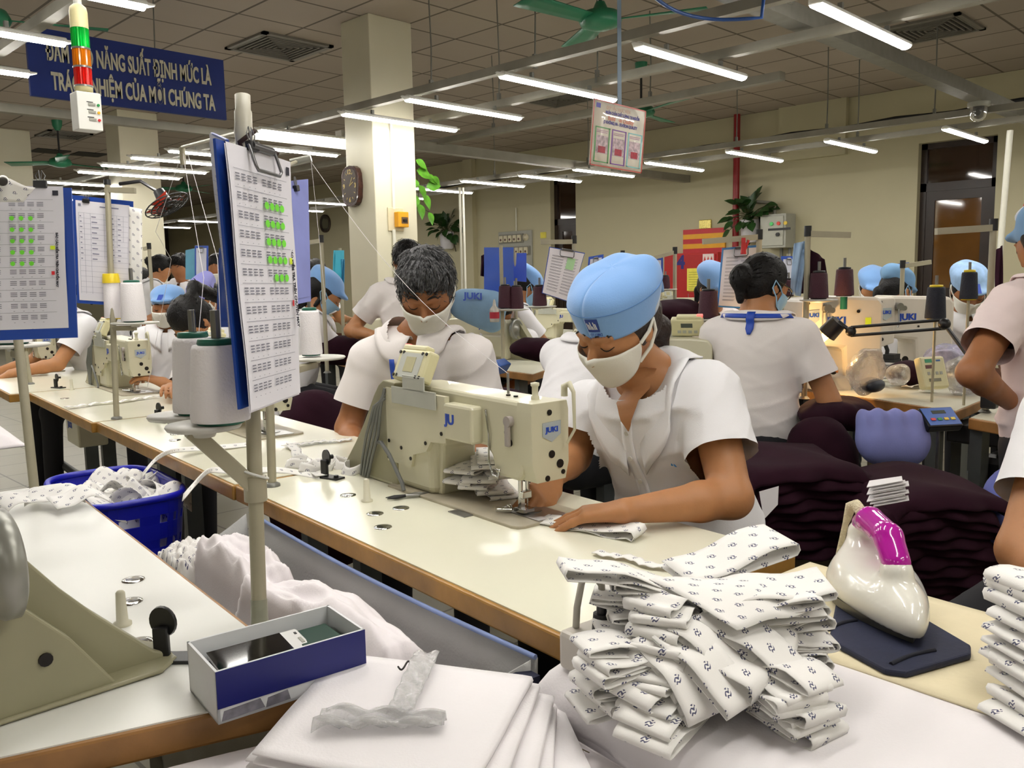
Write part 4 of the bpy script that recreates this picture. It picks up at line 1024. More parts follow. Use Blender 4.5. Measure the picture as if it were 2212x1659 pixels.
d_ = armend - pm; ob('arm', MB().box((armend + pm)/2, (d_.length, .02, .022), d_.to_track_quat('X', 'Z').to_matrix(), 0, .002), M_post, st1)
for dc_, r in ((disc1, .05), (disc2, .045)):
    ob('spool_disc', MB().lathe(dc_, [(.014, -.016), (.018, -.007), (r*.95, -.005), (r, -.001), (r*.97, .002), (.01, .002)], n=36), mat('disc_grey', (196, 194, 186), .4), st1)
wires = MB().tube([ptop + Vector((.0, .0, -.005)), ptop + Vector((-.012, -.014, .012)), ptop + Vector((.012, -.012, .03))], .004, 6).tube([ptop + Vector((.0, -.01, 0)), ptop + Vector((.03, -.015, -.01)), ptop + Vector((.045, -.012, .002))], .004, 6)
ob('brown_ribbon', wires, mat('ribbon_brown', (56, 34, 30), .6), st1)
j0 = ptop + Vector((0, 0, .03)); j1 = D(393, 318, 1.75)
top('thread_guide_rod', MB().tube([j0, j1], .003, 6).tube([j1, j1 + Vector((0, 0, -.035))], .006, 6), M_post, 'thin thread guide rod reaching back from the nearest thread stand', 'rod', tuple(j0), 'T')
cr = .037
c_b = unT(at(432, 905, 1.14)); c_b.z = disc1.z + .003
cone(tuple(Vector((disc1.x, disc1.y, disc1.z + .003)) + (D(478, 900, 1.16) - D(440, 900, 1.16))), .0385, .106, 'white thread cone next to the pole of the nearest stand', fr='T')
cone(tuple(Vector((disc2.x, disc2.y, disc2.z + .003)) + (D(428, 900, 1.28) - D(385, 900, 1.28))), .0345, .115, 'white thread cone on the outer disc of the nearest stand', fr='T')
# the other stands
def stand2(foot, topx, topy, label, dsk=None, rad=.0105, cap=True, zf=TZ):
    b = tz(*foot, zf); d = (T(*b) - O).dot(RC @ Vector((0, 0, -1))); p = td(topx, topy, d)
    t = thing('thread_stand', label, 'thread stand', tuple(b), 'T', group='beige thread stands')
    ob('pole', MB().cone(b, p, rad, n=14), M_post, t); ob('foot_collar', MB().lathe(b, [(.02, 0), (.019, .006), (.012, .01)], n=18), M_gsteel, t)
    if cap: ob('pole_cap', MB().cone(p, p + (p - b).normalized()*.02, rad*1.2, n=12), M_blk, t)
    out = []
    for (x, y, r, dd) in (dsk or ()):
        c = td(x, y, d + dd); out.append(c)
        ob('spool_disc', MB().lathe(c, [(.014, -.016), (.018, -.007), (r*.95, -.005), (r, -.001), (r*.97, .002), (.01, .002)], n=32), mat('disc_grey', (196, 194, 186), .4), t)
        a = b + (p - b)*((c.z - .02 - b.z)/(p.z - b.z)); e = Vector((c.x, c.y, c.z - .02)); q = e - a
        if q.length > .01: ob('arm', MB().box((a + e)/2, (q.length, .02, .018), q.to_track_quat('X', 'Z').to_matrix(), 0, .002), M_post, t)
    return t, out, d
t_, dk, d3 = stand2((252, 905), 232, 400, 'thread stand with a crossbar at its top holding the handwritten clipboard', ((292, 697, .085, -.02),))
q = td(292, 412, d3); q2 = td(228, 410, d3); e = q - q2
ob('crossbar', MB().box((q + q2)/2, (e.length, .02, .02), e.to_track_quat('X', 'Z').to_matrix()), M_post, t_)
bz = dk[0]; dx = lambda x: td(x, 690, d3 - .02) - td(292, 690, d3 - .02)
cone(tuple(bz + dx(290) + Vector((0, 0, .003))), .044, .145, 'white thread cone with a green top on the crossbar stand', fr='T')
yc_ = cone(tuple(bz + dx(256) + Vector((0, 0.06, .012))), .032, .145, 'white thread cone with yellow top and base on the crossbar stand', core=M_coneyellow, fr='T')
ob('yellow_top', MB().lathe(Vector(bz + dx(256) + Vector((0, .06, .012))), [(.031, .135), (.028, .168), (.026, .170), (.0, .17)], n=24), M_coneyellow, yc_)
stand2((588, 1050), 575, 610, 'thread stand just behind the nearest one, foot on the table seam', ((680, 772, .085, .3),))
bz2 = td(680, 770, (T(*tz(588, 1050, TZ)) - O).dot(RC @ Vector((0, 0, -1))) + .3)
cone(tuple(bz2 + Vector((0, 0, .003)) - (td(703, 770, 2.2) - td(680, 770, 2.2))*.35), .031, .125, 'white thread cone on the disc beside the tall clipboards', fr='T')
t_, dk, d4 = stand2((76, 1072), 38, 722, 'thread stand carrying the clipboard with the printed strip', ((30, 745, .08, .06),), cap=False)
cone(tuple(dk[0] + Vector((0, 0, .003))), .04, .05, 'white thread cone cut by the picture edge, behind the first clipboard', fr='T', pin=False)
stand2((66, 830), 55, 760, 'short thread stand on the ponytail woman\'s table', cap=False)
# ================================================================== PEOPLE
from mathutils.bvhtree import BVHTree
M_skin = mat('skin_warm', (174, 122, 82), .48, var=.05, scale=30, bump=.04, bscale=220, sub=.08, spec=.35)
M_skin2 = mat('skin_tan', (156, 104, 68), .5, var=.06, scale=30, bump=.04, bscale=220, sub=.08, spec=.35)
M_shirt = mat('white_shirt_cotton', (230, 229, 232), .8, var=.015, scale=6, bump=.08, bscale=420, sheen=.2)
M_shirt2 = mat('cream_shirt_cotton', (224, 218, 216), .8, var=.015, scale=6, bump=.08, bscale=420, sheen=.2)
M_pants = mat('black_trousers', (26, 26, 32), .85, var=.1)
M_hair = mat('black_hair', (14, 12, 12), .5, var=.25, scale=40, bump=.4, bscale=120, spec=.25)
M_hairg = mat('greying_hair', (78, 78, 80), .55, var=.8, scale=110, bump=.6, bscale=160)
M_hairb = mat('brown_black_hair', (40, 26, 20), .45, var=.25, scale=40, bump=.5, bscale=120)
M_cap = mat('light_blue_cap_cotton', (122, 166, 222), .85, var=.04, scale=9, bump=.1, bscale=300, sheen=.3)
M_capw = mat('pale_cap_lining', (206, 214, 226), .85, var=.03)
M_mask = mat('white_cloth_mask', (230, 228, 218), .85, var=.015, bump=.08, bscale=300)
M_maskb = mat('blue_paper_mask', (146, 186, 216), .8, var=.02)
M_maskg = mat('grey_mask', (168, 158, 160), .8, var=.02)
M_lany = mat('lanyard_blue', (22, 66, 168), .55, var=.05)
M_brow = mat('brow_dark', (26, 18, 16), .7, var=0)

def npv(v): return np.array(v, float)
def hframe(fwd, roll=0.):
    f = Vector(fwd).normalized(); r = f.cross(Vector((0, 0, 1))).normalized(); u = r.cross(f)
    if roll:
        q = Matrix.Rotation(roll, 3, f); r = q @ r; u = q @ u
    return Matrix((r, f, u)).transposed()            # columns right, forward, up
def ik(S, W, pole, a, b):
    S = Vector(S); W = Vector(W); d = W - S; L = min(d.length, (a + b)*.999); e = d.normalized()
    x = (a*a - b*b + L*L)/(2*L); h = math.sqrt(max(0, a*a - x*x))
    p = Vector(pole); p = (p - e*p.dot(e)).normalized()
    return S + e*x + p*h
def hand(w, d, n, side, curl=(.2, .3, .3), spread=.06, thumb=(.5, .35), s=1.):
    """five separate fingers; side +1 left hand, -1 right hand"""
    w = Vector(w); d = Vector(d).normalized(); n = Vector(n); n = (n - d*n.dot(d)).normalized(); r = d.cross(n)*side
    P = []
    for i, (o, L) in enumerate(((1.5, .92), (.5, 1.05), (-.5, 1.0), (-1.5, .8))):    # index .. little
        k = w + d*(.086 - .006*abs(o - .5))*s + r*o*.0195*s + n*(.004 if abs(o) < 1 else 0)*s
        P.append(('c', npv(w + r*o*.011*s), npv(k), .0165*s, .0118*s, .014*s))
        q = k; a = 0; dd = (d + r*o*spread).normalized()
        for j, l in enumerate((.040, .026, .021)):
            a += curl[j]; v = dd*math.cos(a) - n*math.sin(a); e = q + v*l*L*s
            P.append(('c', npv(q), npv(e), (.0098 - .0008*j)*s, (.0090 - .0009*j)*s, .004*s)); q = e
    q = w + d*.022*s + r*.024*s; v = (d*math.cos(thumb[0]) + r*math.sin(thumb[0]) - n*thumb[1]).normalized()
    P.append(('c', npv(w + r*.008*s), npv(q), .017*s, .0145*s, .012*s)); e = q + v*.042*s
    P.append(('c', npv(q), npv(e), .0135*s, .0105*s, .008*s)); v2 = (v + d*.45).normalized(); P.append(('c', npv(e), npv(e + v2*.030*s), .0105*s, .0085*s, .004*s))
    return P
def head_prims(c, R, s=1., detail=True):
    c = Vector(c); Rn = np.array(R)
    def L(x, y, z): return npv(c + R @ (Vector((x, y, z))*s))
    def E(p, r, k, t='e'): return (t, L(*p), tuple(x*s for x in r), Rn, k*s)
    P = [E((0, -.012, .032), (.073, .092, .086), .0), E((0, .022, -.04), (.058, .066, .072), .05), E((0, .062, -.092), (.024, .022, .020), .03),
         E((0, .03, -.02), (.066, .055, .05), .03)]
    if detail:
        P += [E((.032, .099, .0), (.015, .014, .011), .014, '-e'), E((-.032, .099, .0), (.015, .014, .011), .014, '-e'),
              E((.032, .081, .0), (.0135, .0125, .0115), .004), E((-.032, .081, .0), (.0135, .0125, .0115), .004),
              ('c', L(-.045, .080, .020), L(-.012, .092, .018), .006*s, .007*s, .012*s), ('c', L(.045, .080, .020), L(.012, .092, .018), .006*s, .007*s, .012*s),
              ('c', L(0, .088, .006), L(0, .112, -.030), .007*s, .0115*s, .010*s), ('c', L(-.014, .094, -.034), L(.014, .094, -.034), .008*s, .008*s, .008*s),
              E((0, .088, -.062), (.024, .012, .012), .012)]
    for q in (-1, 1):
        P.append(E((q*.075, -.008, -.008), (.010, .019, .031), .006)); P.append(E((q*.086, -.002, -.006), (.006, .010, .018), .004, '-e'))
    return P
def cast(bvh, o, d):
    h = bvh.ray_cast(Vector(o), Vector(d).normalized(), 1.0); return h[0]

def tufts(hm, hair, LH, R, n, s):
    """locks of hair lying along the head"""
    r = np.random.default_rng(len(hm.v)); V = np.array(hm.v); F = [f for f in hm.f]
    Ri = np.array(R); c = np.array(LH(0, -.015, .035)); crown = np.array(LH(.012, -.06, .115)); tie = {'pony': LH(0, -.11, .06), 'bun': LH(0, -.12, .015), 'bunlow': LH(0, -.115, -.02), 'tail': LH(0, -.11, -.04), 'long': LH(0, -.09, -.2)}.get(hair)
    for k in r.integers(0, len(F), n):
        f = F[k]; p = V[f].mean(0); nn = np.cross(V[f[1]] - V[f[0]], V[f[2]] - V[f[0]]); nn /= np.linalg.norm(nn) + 1e-9
        if nn@(p - c) < 0 and hair == 'short': nn = -nn
        fl = (p - crown) if tie is None else (np.array(tie) - p)
        L = np.linalg.norm(fl)
        if L < .02: continue
        if tie is None: fl = fl/L + Ri[:, 1]*.25 - Ri[:, 2]*.15
        fl = fl - nn*(fl@nn); fl /= np.linalg.norm(fl) + 1e-9; sd_ = np.cross(nn, fl)
        ln = r.uniform(.022, .045)*s; w = r.uniform(.0014, .0034)*s; up = r.uniform(.05, .32) if tie is None else r.uniform(-.02, .02)
        fl2 = fl + sd_*r.uniform(-.14, .14); q = p - nn*.002
        a, b = q + sd_*w, q - sd_*w; m = q + fl2*ln*.55 + nn*(ln*up*.8 + .0015); e = q + fl2*ln + nn*ln*up*.55
        hm.add([tuple(a), tuple(b), tuple(m + sd_*w*.8), tuple(m - sd_*w*.8), tuple(m + nn*w*.8), tuple(e)], [(0, 2, 4), (0, 4, 1), (1, 4, 3), (2, 5, 4), (4, 5, 3), (0, 1, 3, 2), (2, 3, 5)], 0, None, True)
def person(label, J, H, h=.008, s=1., shirt=M_shirt, skin=M_skin, hair='short', hairm=M_hair, cap=None, mask=None, hands=None, detail=True, lanyard=None, group=None, sit=True, cuff=.62, hs=.006, collar=True, kneesdir=None, pants=M_pants, girth=1., shirtdisp=.006, hipz=None, extra=None):
    """J: joints in world space: neck, pelvis, sL sR eL eR wL wR; H: (head centre, head frame)"""
    J = {k: Vector(v) for k, v in J.items()}; hc = Vector(H[0]); R = H[1]
    root = thing('person', label, 'person', (J['pelvis'].x, J['pelvis'].y, 0), 'W', group)
    hu = R @ Vector((0, 0, 1)); hf = R @ Vector((0, 1, 0)); hr = R @ Vector((1, 0, 0))
    tr = (J['sR'] - J['sL']).normalized(); tu = (J['neck'] - J['pelvis']).normalized(); tf = tu.cross(tr).normalized()
    if tf.z < -.9: tf = -tf
    Rt = np.array(Matrix((tr, tf, tu)).transposed())
    nb = J['neck']; pv = J['pelvis']; Tl = (nb - pv).length
    ab = lambda t, f=0.: pv + tu*Tl*t + tf*f
    P = head_prims(hc, R, s, detail)
    jaw = hc - hu*.07*s - hf*.02*s
    P.append(('c', npv(nb - tu*.04), npv(jaw), .059*s, .052*s, .03*s))
    P.append(('e', npv(ab(.82)), (.115*s, .07*s, .13*s), Rt, .05)); P.append(('e', npv(ab(.4)), (.10*s, .07*s, .2*s), Rt, .05))
    for q in ('L', 'R'):
        S_, E_, W_ = J['s' + q], J['e' + q], J['w' + q]
        P.append(('c', npv(nb - tu*.05), npv(S_), .05*s, .046*s, .04*s)); P.append(('c', npv(S_), npv(E_), .049*s*girth, .040*s*girth, .03*s))
        m = E_*.7 + W_*.3
        P.append(('c', npv(E_), npv(m), .039*s*girth, .038*s*girth, .02*s)); P.append(('c', npv(m), npv(W_), .038*s*girth, .0255*s, .015*s))
        if hands and q in hands: P += hand(W_, *hands[q][0], side=1 if q == 'L' else -1, s=s, **hands[q][1])
        else:
            d_ = (W_ - E_).normalized(); P += hand(W_, d_ + Vector((0, 0, -.25)), Vector((0, 0, 1)) if abs(d_.z) < .9 else tf, 1 if q == 'L' else -1, (.35, .4, .3), s=s)
    body = sdf_mb(P, h)
    ob('body', body, skin, root)
    bvh = BVHTree.FromPolygons([Vector(v) for v in body.v], body.f)
    # shirt
    Q = [('e', npv(ab(.78, .005)), (.168*s, .112*s*girth, .165*s), Rt, 0.), ('e', npv(ab(.5)), (.150*s*girth, .112*s*girth, .2*s), Rt, .08), ('e', npv(ab(.12)), (.172*s*girth, .125*s*girth, .19*s), Rt, .08)]
    cuts = [(nb + tu*.004 + tf*.012, (tu*1.0 + tf*.25), .11*s)]
    for q in ('L', 'R'):
        S_, E_ = J['s' + q], J['e' + q]; d_ = (E_ - S_).normalized()
        Q.append(('c', npv(nb - tu*.062), npv(S_ - tu*.006), .058*s, .060*s, .05*s))
        c_ = S_ + (E_ - S_)*cuff; e_ = c_ + d_*.035
        Q.append(('c', npv(S_), npv(e_), .064*s*girth, (.068 + .004)*s*girth, .035*s)); cuts.append((c_, d_, .088*s*girth, lambda p: any(_ell(np.array([tuple(p)]), q_[1], q_[2], q_[3])[0] < .03 for q_ in Q[:3])))
    Q.append(('c', npv(nb - tu*.05), npv(nb + (jaw - nb)*.35), .07*s, .058*s, .03*s))
    cuts.append((ab(-.12), -tu, .4*s))
    sd = sum(ord(c)*(k + 3) for k, c in enumerate(label)) % 997
    def disp(Pt):
        a = Pt@np.array(tuple(tu)); lowf = np.clip(1 - (a - float(Vector(ab(.1)).dot(tu)))/(.5*Tl), .25, 1.)
        rr_ = np.random.default_rng(sd + 3); o = shirtdisp*.5*wav(Pt, sd, .9)*lowf + .002*wav(Pt, sd + 1, .45)
        for k in range(4):                            # drawn folds
            d_ = np.array(tuple(tu*rr_.uniform(.5, 1) + tr*rr_.uniform(-1.1, 1.1) + tf*rr_.uniform(-.4, .4))); d_ /= np.linalg.norm(d_)
            q_ = Pt@d_*rr_.uniform(26, 44) + 1.3*wav(Pt, sd + 20 + k, .22) + rr_.uniform(0, 6)
            m_ = np.clip(.55*wav(Pt, sd + 40 + k, .26) + .2, 0, 1)
            o -= shirtdisp*1.9*np.exp(-(np.sin(q_)/.33)**2)*m_*(.35 + .65*lowf)
        return o
    shm = sdf_mb(Q, hs, disp, cuts); ob('shirt', shm, shirt, root)
    if collar:
        nd = (jaw - nb).normalized(); nx = tr; ny = nx.cross(nd).normalized(); ny = ny if ny.dot(tf) > 0 else -ny
        nc = nb - tu*.012
        shv = BVHTree.FromPolygons([Vector(v) for v in shm.v], shm.f); mid_ = ab(.8)
        def cf(i, j):
            a = PI/2 + .17 + i*(2*PI - .34); ed = nx*math.cos(a) + ny*math.sin(a); fr_ = max(0, math.sin(a))
            base_ = nc + ed*.057*s + tf*.012*fr_; topp = nc + ed*(.060 + .013*fr_)*s + nd*(.034 - .018*fr_) + tf*.012*fr_
            if j < .3: return base_ + (topp - base_)*(j/.3)
            t = (j - .3)/.7
            g = nc + ed*(.118 + .030*fr_**3)*s - tu*(.010 + .085*fr_**2) + tf*.03*fr_
            if i < .001 or i > .999: g = g - tu*.012
            lo_, nn, _, _ = shv.find_nearest(g)
            if nn.dot(lo_ - mid_) < 0: nn = -nn
            e = lo_ + nn*.011
            return topp + (e - topp)*t + (ed*.013 + nd*.010)*math.sin(PI*t)**.8 if t < 1 else e
        cm = MB().grid(lambda i, j: cf(i, j), 36, 9); ob('collar', cm, shirt, root, solid=.003)
    # trousers
    hipw = .085*s; kd = Vector(kneesdir).normalized() if kneesdir is not None else Vector((tf.x, tf.y, 0)).normalized()
    kr = kd.cross(Vector((0, 0, 1)))
    T_ = [('e', npv(ab(.02)), (.158*s*girth, .12*s*girth, .12*s), Rt, 0.)]
    for q in (-1, 1):
        hp = pv + kr*q*hipw - Vector((0, 0, .03))
        if sit: kn = Vector((hp.x, hp.y, max(.47, min(hp.z, .54)))) + kd*.40*s + kr*q*.03; ft = Vector((kn.x, kn.y, .06)) + kd*.02
        else: kn = Vector((hp.x, hp.y, hp.z*.53)) + kd*.03 + kr*q*.01; ft = Vector((hp.x, hp.y, .06)) + kr*q*.02
        T_ += [('c', npv(hp), npv(kn), .085*s, .062*s, .05), ('c', npv(kn), npv(ft), .06*s, .05*s, .03), ('c', npv(ft - Vector((0, 0, .018))), npv(ft + kd*.13 - Vector((0, 0, .025))), .042, .035, .02)]
    ob('trousers', sdf_mb(T_, .016), pants, root)
    if sit and hipz is None: pass
    # hair
    LH = lambda x, y, z: hc + R @ (Vector((x, y, z))*s)
    Rn = np.array(R)
    def E(p, r, k, t='e'): return (t, npv(LH(*p)), tuple(x*s for x in r), Rn, k*s)
    hp_ = []
    if hair != 'none':
        hp_ = [E((0, -.018, .040), (.083, .097, .089), 0.)] if cap is None else [E((0, -.018, .026), (.079, .094, .072), 0.)]
        if hair in ('short',): hp_ += [E((0, -.05, -.01), (.072, .062, .06), .03), E((.066, .004, .01), (.014, .028, .03), .02), E((-.066, .004, .01), (.014, .028, .03), .02), E((0, .05, .085), (.062, .045, .04), .03)]
        else: hp_ += [E((0, -.055, -.01), (.076, .062, .075), .03), E((.062, .0, -.0), (.018, .03, .045), .02), E((-.062, .0, -.0), (.018, .03, .045), .02)]
        hp_ += [E((0, .105, -.030 + (.010 if hair == 'short' else 0)), (.066, .085, .075), .012, '-e')]
        if hair == 'bun': hp_ += [E((0, -.12, .015), (.045, .04, .045), .02)]
        if hair == 'bunlow': hp_ += [E((0, -.122, -.01), (.048, .048, .052), .012), ('c', npv(LH(0, -.12, -.03)), npv(LH(.01, -.10, -.1)), .03*s, .015*s, .02*s)]
        if hair == 'pony':
            hp_ += [('c', npv(LH(0, -.10, .06)), npv(LH(.02, -.16, .05)), .025*s, .03*s, .015*s), ('c', npv(LH(.02, -.16, .05)), npv(LH(.05, -.2, -.08)), .032*s, .028*s, .02*s), ('c', npv(LH(.05, -.2, -.08)), npv(LH(.05, -.19, -.2)), .028*s, .012*s, .02*s)]
        if hair == 'tail': hp_ += [('c', npv(LH(0, -.10, -.03)), npv(LH(.0, -.135, -.09)), .03*s, .028*s, .02*s), ('c', npv(LH(.0, -.135, -.09)), npv(LH(.0, -.125, -.2)), .028*s, .012*s, .02*s)]
        if hair == 'long': hp_ += [('c', npv(LH(0, -.07, -.02)), npv(LH(0, -.07, -.16)), .062*s, .045*s, .03*s), ('c', npv(LH(.07, -.005, .0)), npv(LH(.07, .0, -.1)), .016*s, .012*s, .02*s), ('c', npv(LH(-.07, -.005, .0)), npv(LH(-.07, .0, -.1)), .016*s, .012*s, .02*s)]
        hm = sdf_mb(hp_, max(.005, h*.9), lambda Pt: .0022*wav(Pt, sd + 5, 3.2))
        if cap is None: tufts(hm, hair, LH, R, (1500 if h < .006 else 500) if hair == 'short' else 160, s)
        ob('hair', hm, hairm, root)
    if cap is not None and cap != 'custom':
        C_ = [E((0, -.018, .050), (.084, .100, .072), 0.), E((0, -.050, .072), (.098, .098, .050), .03), E((0, -.015, .035), (.083, .100, .045), .02), E((0, -.12, .05), (.035, .03, .05), .03), E((0, .085, .052), (.062, .045, .016), .02), E((0, .09, -.05), (.12, .085, .075), .006, '-e'), E((0, -.02, -.06), (.16, .16, .075), .006, '-e')]
        co = ob('cap', sdf_mb(C_, max(.006, h), lambda Pt: .002*wav(Pt, sd + 8, 1.1)), cap, root)
        if detail or h < .0095:
            hit = [LH(x*.001, .2, z*.001) for x, z in ((-14, 60), (14, 60), (14, 84), (-14, 84))]
            cb = BVHTree.FromPolygons([v.co + BASE[co.name] for v in co.data.vertices], [list(p.vertices) for p in co.data.polygons])
            pts = [cast(cb, p, -hf) for p in hit]
            if all(p is not None for p in pts): ob('cap_emblem', MB().add([p + hf*.003 for p in pts], [(0, 1, 2, 3)]), M_lany, co)
    if mask is not None:
        top_c, top_s, bot_c, bot_s = .0, -.018, -.118, -.078
        def mk(i, j):
            a = (i - .5)*2; ang = a*1.36; z = (top_c - .018 + (top_s + .0 - top_c + .018)*abs(a)**1.2)*(1 - j) + (bot_c + (bot_s - bot_c)*abs(a)**1.5)*j
            o = LH(math.sin(ang)*.25, math.cos(ang)*.25 + .01, z); dr = LH(0, .01, z) - o
            p = cast(bvh, o, dr); ctr = LH(0, .01, z); e = -dr.normalized()
            rr = (p - ctr).length if p is not None else .05*s
            prof = (.112 - .35*max(0, -.045 - z) - .1*abs(z + .03))*s
            tent = prof*(math.cos(ang*.85)**.5*.88 if abs(ang) < 1.4 else .4)
            ea = .006*s
            return ctr + e*(max(rr, tent*.98) + ea)
        mm = MB().grid(mk, 26, 12); ob('mask', mm, mask, root, solid=.002)
        for q, i in ((-1, 0.), (1, 1.)):
            ear = LH(q*.084, -.028, .012); e2 = LH(q*.082, -.03, -.02)
            lp = MB().tube([mk(i, .03), (mk(i, .03) + ear)/2 + hr*q*.006, ear, e2, (e2 + mk(i, .95))/2 + hr*q*.008, mk(i, .95)], .0045*s if h < .0045 else .0028*s, 6)
            ob('ear_loop', lp, mask, root)
    if detail:
        for q in (-1, 1):
            bw, ls = MB(), MB()
            b_, l_ = [], []
            for k in range(7):
                t = k/6; x = q*(.014 + .036*t); z = .024 + .007*math.sin(PI*(t*.8 + .1)) - .004*t
                p = cast(bvh, LH(x, .2, z), -hf); b_.append((p if p else LH(x, .09, z)) + hf*.001)
                x = q*(.018 + .030*t); z = -.003 - .0055*math.sin(PI*t)
                p = cast(bvh, LH(x, .2, z), -hf); l_.append((p if p else LH(x, .09, z)) + hf*.0008)
            bw.tube(b_, [.0018, .0034, .0038, .0036, .003, .0024, .0012], 6); ls.tube(l_, [.0006, .0013, .0018, .002, .0018, .0014, .0008], 6)
            ob('eyebrow', bw, M_brow, root); ob('eyelash', ls, M_brow, root)
    root['_ctx'] = 0; del root['_ctx']
    return dict(root=root, LH=LH, R=R, bvh=bvh, nb=nb, tu=tu, tf=tf, tr=tr, ab=ab, hf=hf, hu=hu, hr=hr, jaw=jaw, s=s)

def tdir(u, v, z=0.): return (T(u, v, 0) - T(0, 0, 0)) + Vector((0, 0, z))
# ---------------------------------------------------------------- the woman in the middle
HC1 = at(1332, 702, 1.86)
fw = tdir(-.84, -.06, -.46)
R1 = hframe(fw, -.10)
W = dict(neck=at(1410, 812, 1.95), sL=at(1530, 850, 1.85), sR=at(1272, 880, 2.10), pelvis=T(1.57, 1.27, .60))
W['wL'] = atz(1350, 1104, .800); W['wR'] = at(1188, 1035, 1.91)
W['eL'] = at(1580, 1075, 1.73); W['eR'] = at(1238, 985, 2.07)
tipL = atz(1165, 1121, .772)
pw = person('seated woman in a light blue cap and white mask sewing at the cream machine', W, (HC1, R1), h=.0042, hs=.0052, s=.955, hair='tail', hairm=M_hairb, cap='custom', mask=M_mask, shirtdisp=.0075,
            hands={'L': ((tipL - W['wL'] + Vector((0, 0, .004)), Vector((0, 0, 1))), dict(curl=(.30, .10, .05), spread=.02, thumb=(.55, .35))),
                   'R': ((atz(1165, 1085, .775) - W['wR'], tdir(.5, -.3, .6)), dict(curl=(.55, .45, .35), spread=.04, thumb=(.35, .55)))}, kneesdir=tdir(-1, 0), cuff=.60, girth=1.08)
LH = pw['LH']
# her cap: drooping crown, seam, band, pale back panel
def capfn(i, j):
    a = 2*PI*i; x, y = math.sin(a), math.cos(a); back = (1 - y)/2
    # j: 0 rim .. .35 seam .. 1 crown centre
    if j <= .40:
        t = j/.40; k = 1.0 + .16*t
        return Vector((x*.088*k, y*.104*k - .014 - .010*t, .012 + .066*t + .010*back*(1 - t)))
    t = (j - .40)/.60; k = max(0, math.cos(t*PI/2))**.74
    z = .078 + .052*math.sin(t*PI/2) + .004*math.sin(PI*t)
    w_ = .0022*math.sin(a*5 + 1)*math.sin(PI*t)*(.3 + back) + .002*math.sin(a*3 + 2.2)*math.sin(PI*t)**2
    return Vector((x*(.1021*k + w_), y*(.1206*k + w_) - .024 - .012*t, z + w_))
cm = MB().grid(lambda i, j: LH(*capfn(i, j)), 64, 30)
capo = ob('cap', cm, M_cap, pw['root'], solid=.002)
ob('cap_seam', MB().tube([LH(*(capfn(i, .405)*1.004)) for i in np.linspace(0, 1, 65)], .0016, 6), mat('cap_seam_blue', (90, 132, 190), .9), capo)
bp = MB().grid(lambda i, j: LH(*(capfn(.30 + .42*i, .02 + .30*j*math.sin(PI*min(1, max(0, .06 + .9*i)))**.6)*1.012)), 16, 6)
ob('cap_back_panel', bp, M_capw, capo, solid=.0015)
fl_ = MB().grid(lambda i, j: LH((i - .5)*.075*(1 - .25*j), -.128 - .03*math.sin(PI*j*.6) + .01*math.sin(i*9), .085 - .085*j), 8, 8)
ob('cap_tail_flap', fl_, M_cap, capo, solid=.003)
a0, a1 = -.105, .0
emb = MB().grid(lambda i, j: LH(*(capfn((-.052 + .046*i) % 1, .17 + .20*j)*1.026)), 6, 6); ob('cap_emblem', emb, mat('emblem_navy', (24, 56, 140), .6, var=.04), capo)
horse = MB()
for k in range(6):
    f = lambda i, j, k=k: LH(*(capfn((-.046 + .006*k + .004*i + .003*j) % 1, .21 + (.05 + .07*abs(math.sin(k*1.3 + .6)))*j)*1.036))
    horse.grid(f, 1, 2)
ob('emblem_figure', horse, mat('emblem_white', (226, 230, 240), .6, var=0), capo)
def captext(txt, sz, jj, i0, wspan):
    m = text_mb(txt, 1., (0, 0, 0), (1, 0, 0), (0, 1, 0), .0, 1., .012)
    xs = [p[0] for p in m.v]; ys = [p[1] for p in m.v]; lo, hi = min(xs), max(xs); ym = (min(ys) + max(ys))/2
    m.v = [tuple(LH(*(capfn((i0 + wspan*((p[0] - lo)/(hi - lo) - .5)*1.) % 1, jj + (p[1] - ym)*sz)*1.030))) for p in m.v]
    return m
ob('cap_lettering', captext('MAY 1', .085, .055, -.034, .062), M_lany, capo)
ob('cap_lettering', captext('DMCLTD', .06, .125, -.034, .048), M_lany, capo)
# placket and buttons, little shirt motif
sb = None
def shirt_bvh(root):
    o = [c for c in ALLKIDS(root) if c.name.startswith('shirt')][0]
    return BVHTree.FromPolygons([v.co + BASE[o.name] for v in o.data.vertices], [list(p.vertices) for p in o.data.polygons])
def front(pp, bv, t, x, off=.0015):
    c = pp['ab'](t) + pp['tr']*x
    a = cast(bv, c + pp['tf']*.5, -pp['tf']); b = cast(pp['bvh'], c + pp['tf']*.5, -pp['tf']) if t > .8 else None
    if a is None: a = b if b is not None else c + pp['tf']*.08
    elif b is not None and (b - a).dot(pp['tf']) > 0: a = b
    return a + pp['tf']*off
sb = shirt_bvh(pw['root'])
pl = MB().grid(lambda i, j: front(pw, sb, .86 - .8*j, -.012 + .028*i + .006*math.sin(j*9), .002), 3, 30); ob('placket', pl, M_shirt, pw['root'], solid=.0015)
for k in range(6):
    c = front(pw, sb, .80 - .13*k, .002 + .006*math.sin((.06 + .1625*k)*9), .0035); ob('button', MB().cone(c, c + pw['tf']*.002, .0055, n=12), mat('pearl_button', (214, 212, 206), .25), pw['root'])
vn = MB()
cx_ = front(pw, sb, .92, -.006, .003)
def vneck(i, j):
    zt = 1.09 - .28*j; hw = .054*(1 - j)**.85 + .001; return front(pw, sb, zt, -.002 + (i - .5)*2*hw, .005)
ob('neckline_skin', MB().grid(vneck, 6, 10), M_skin, pw['root'])
c = front(pw, sb, .60, -.085, .002)
mo = MB()
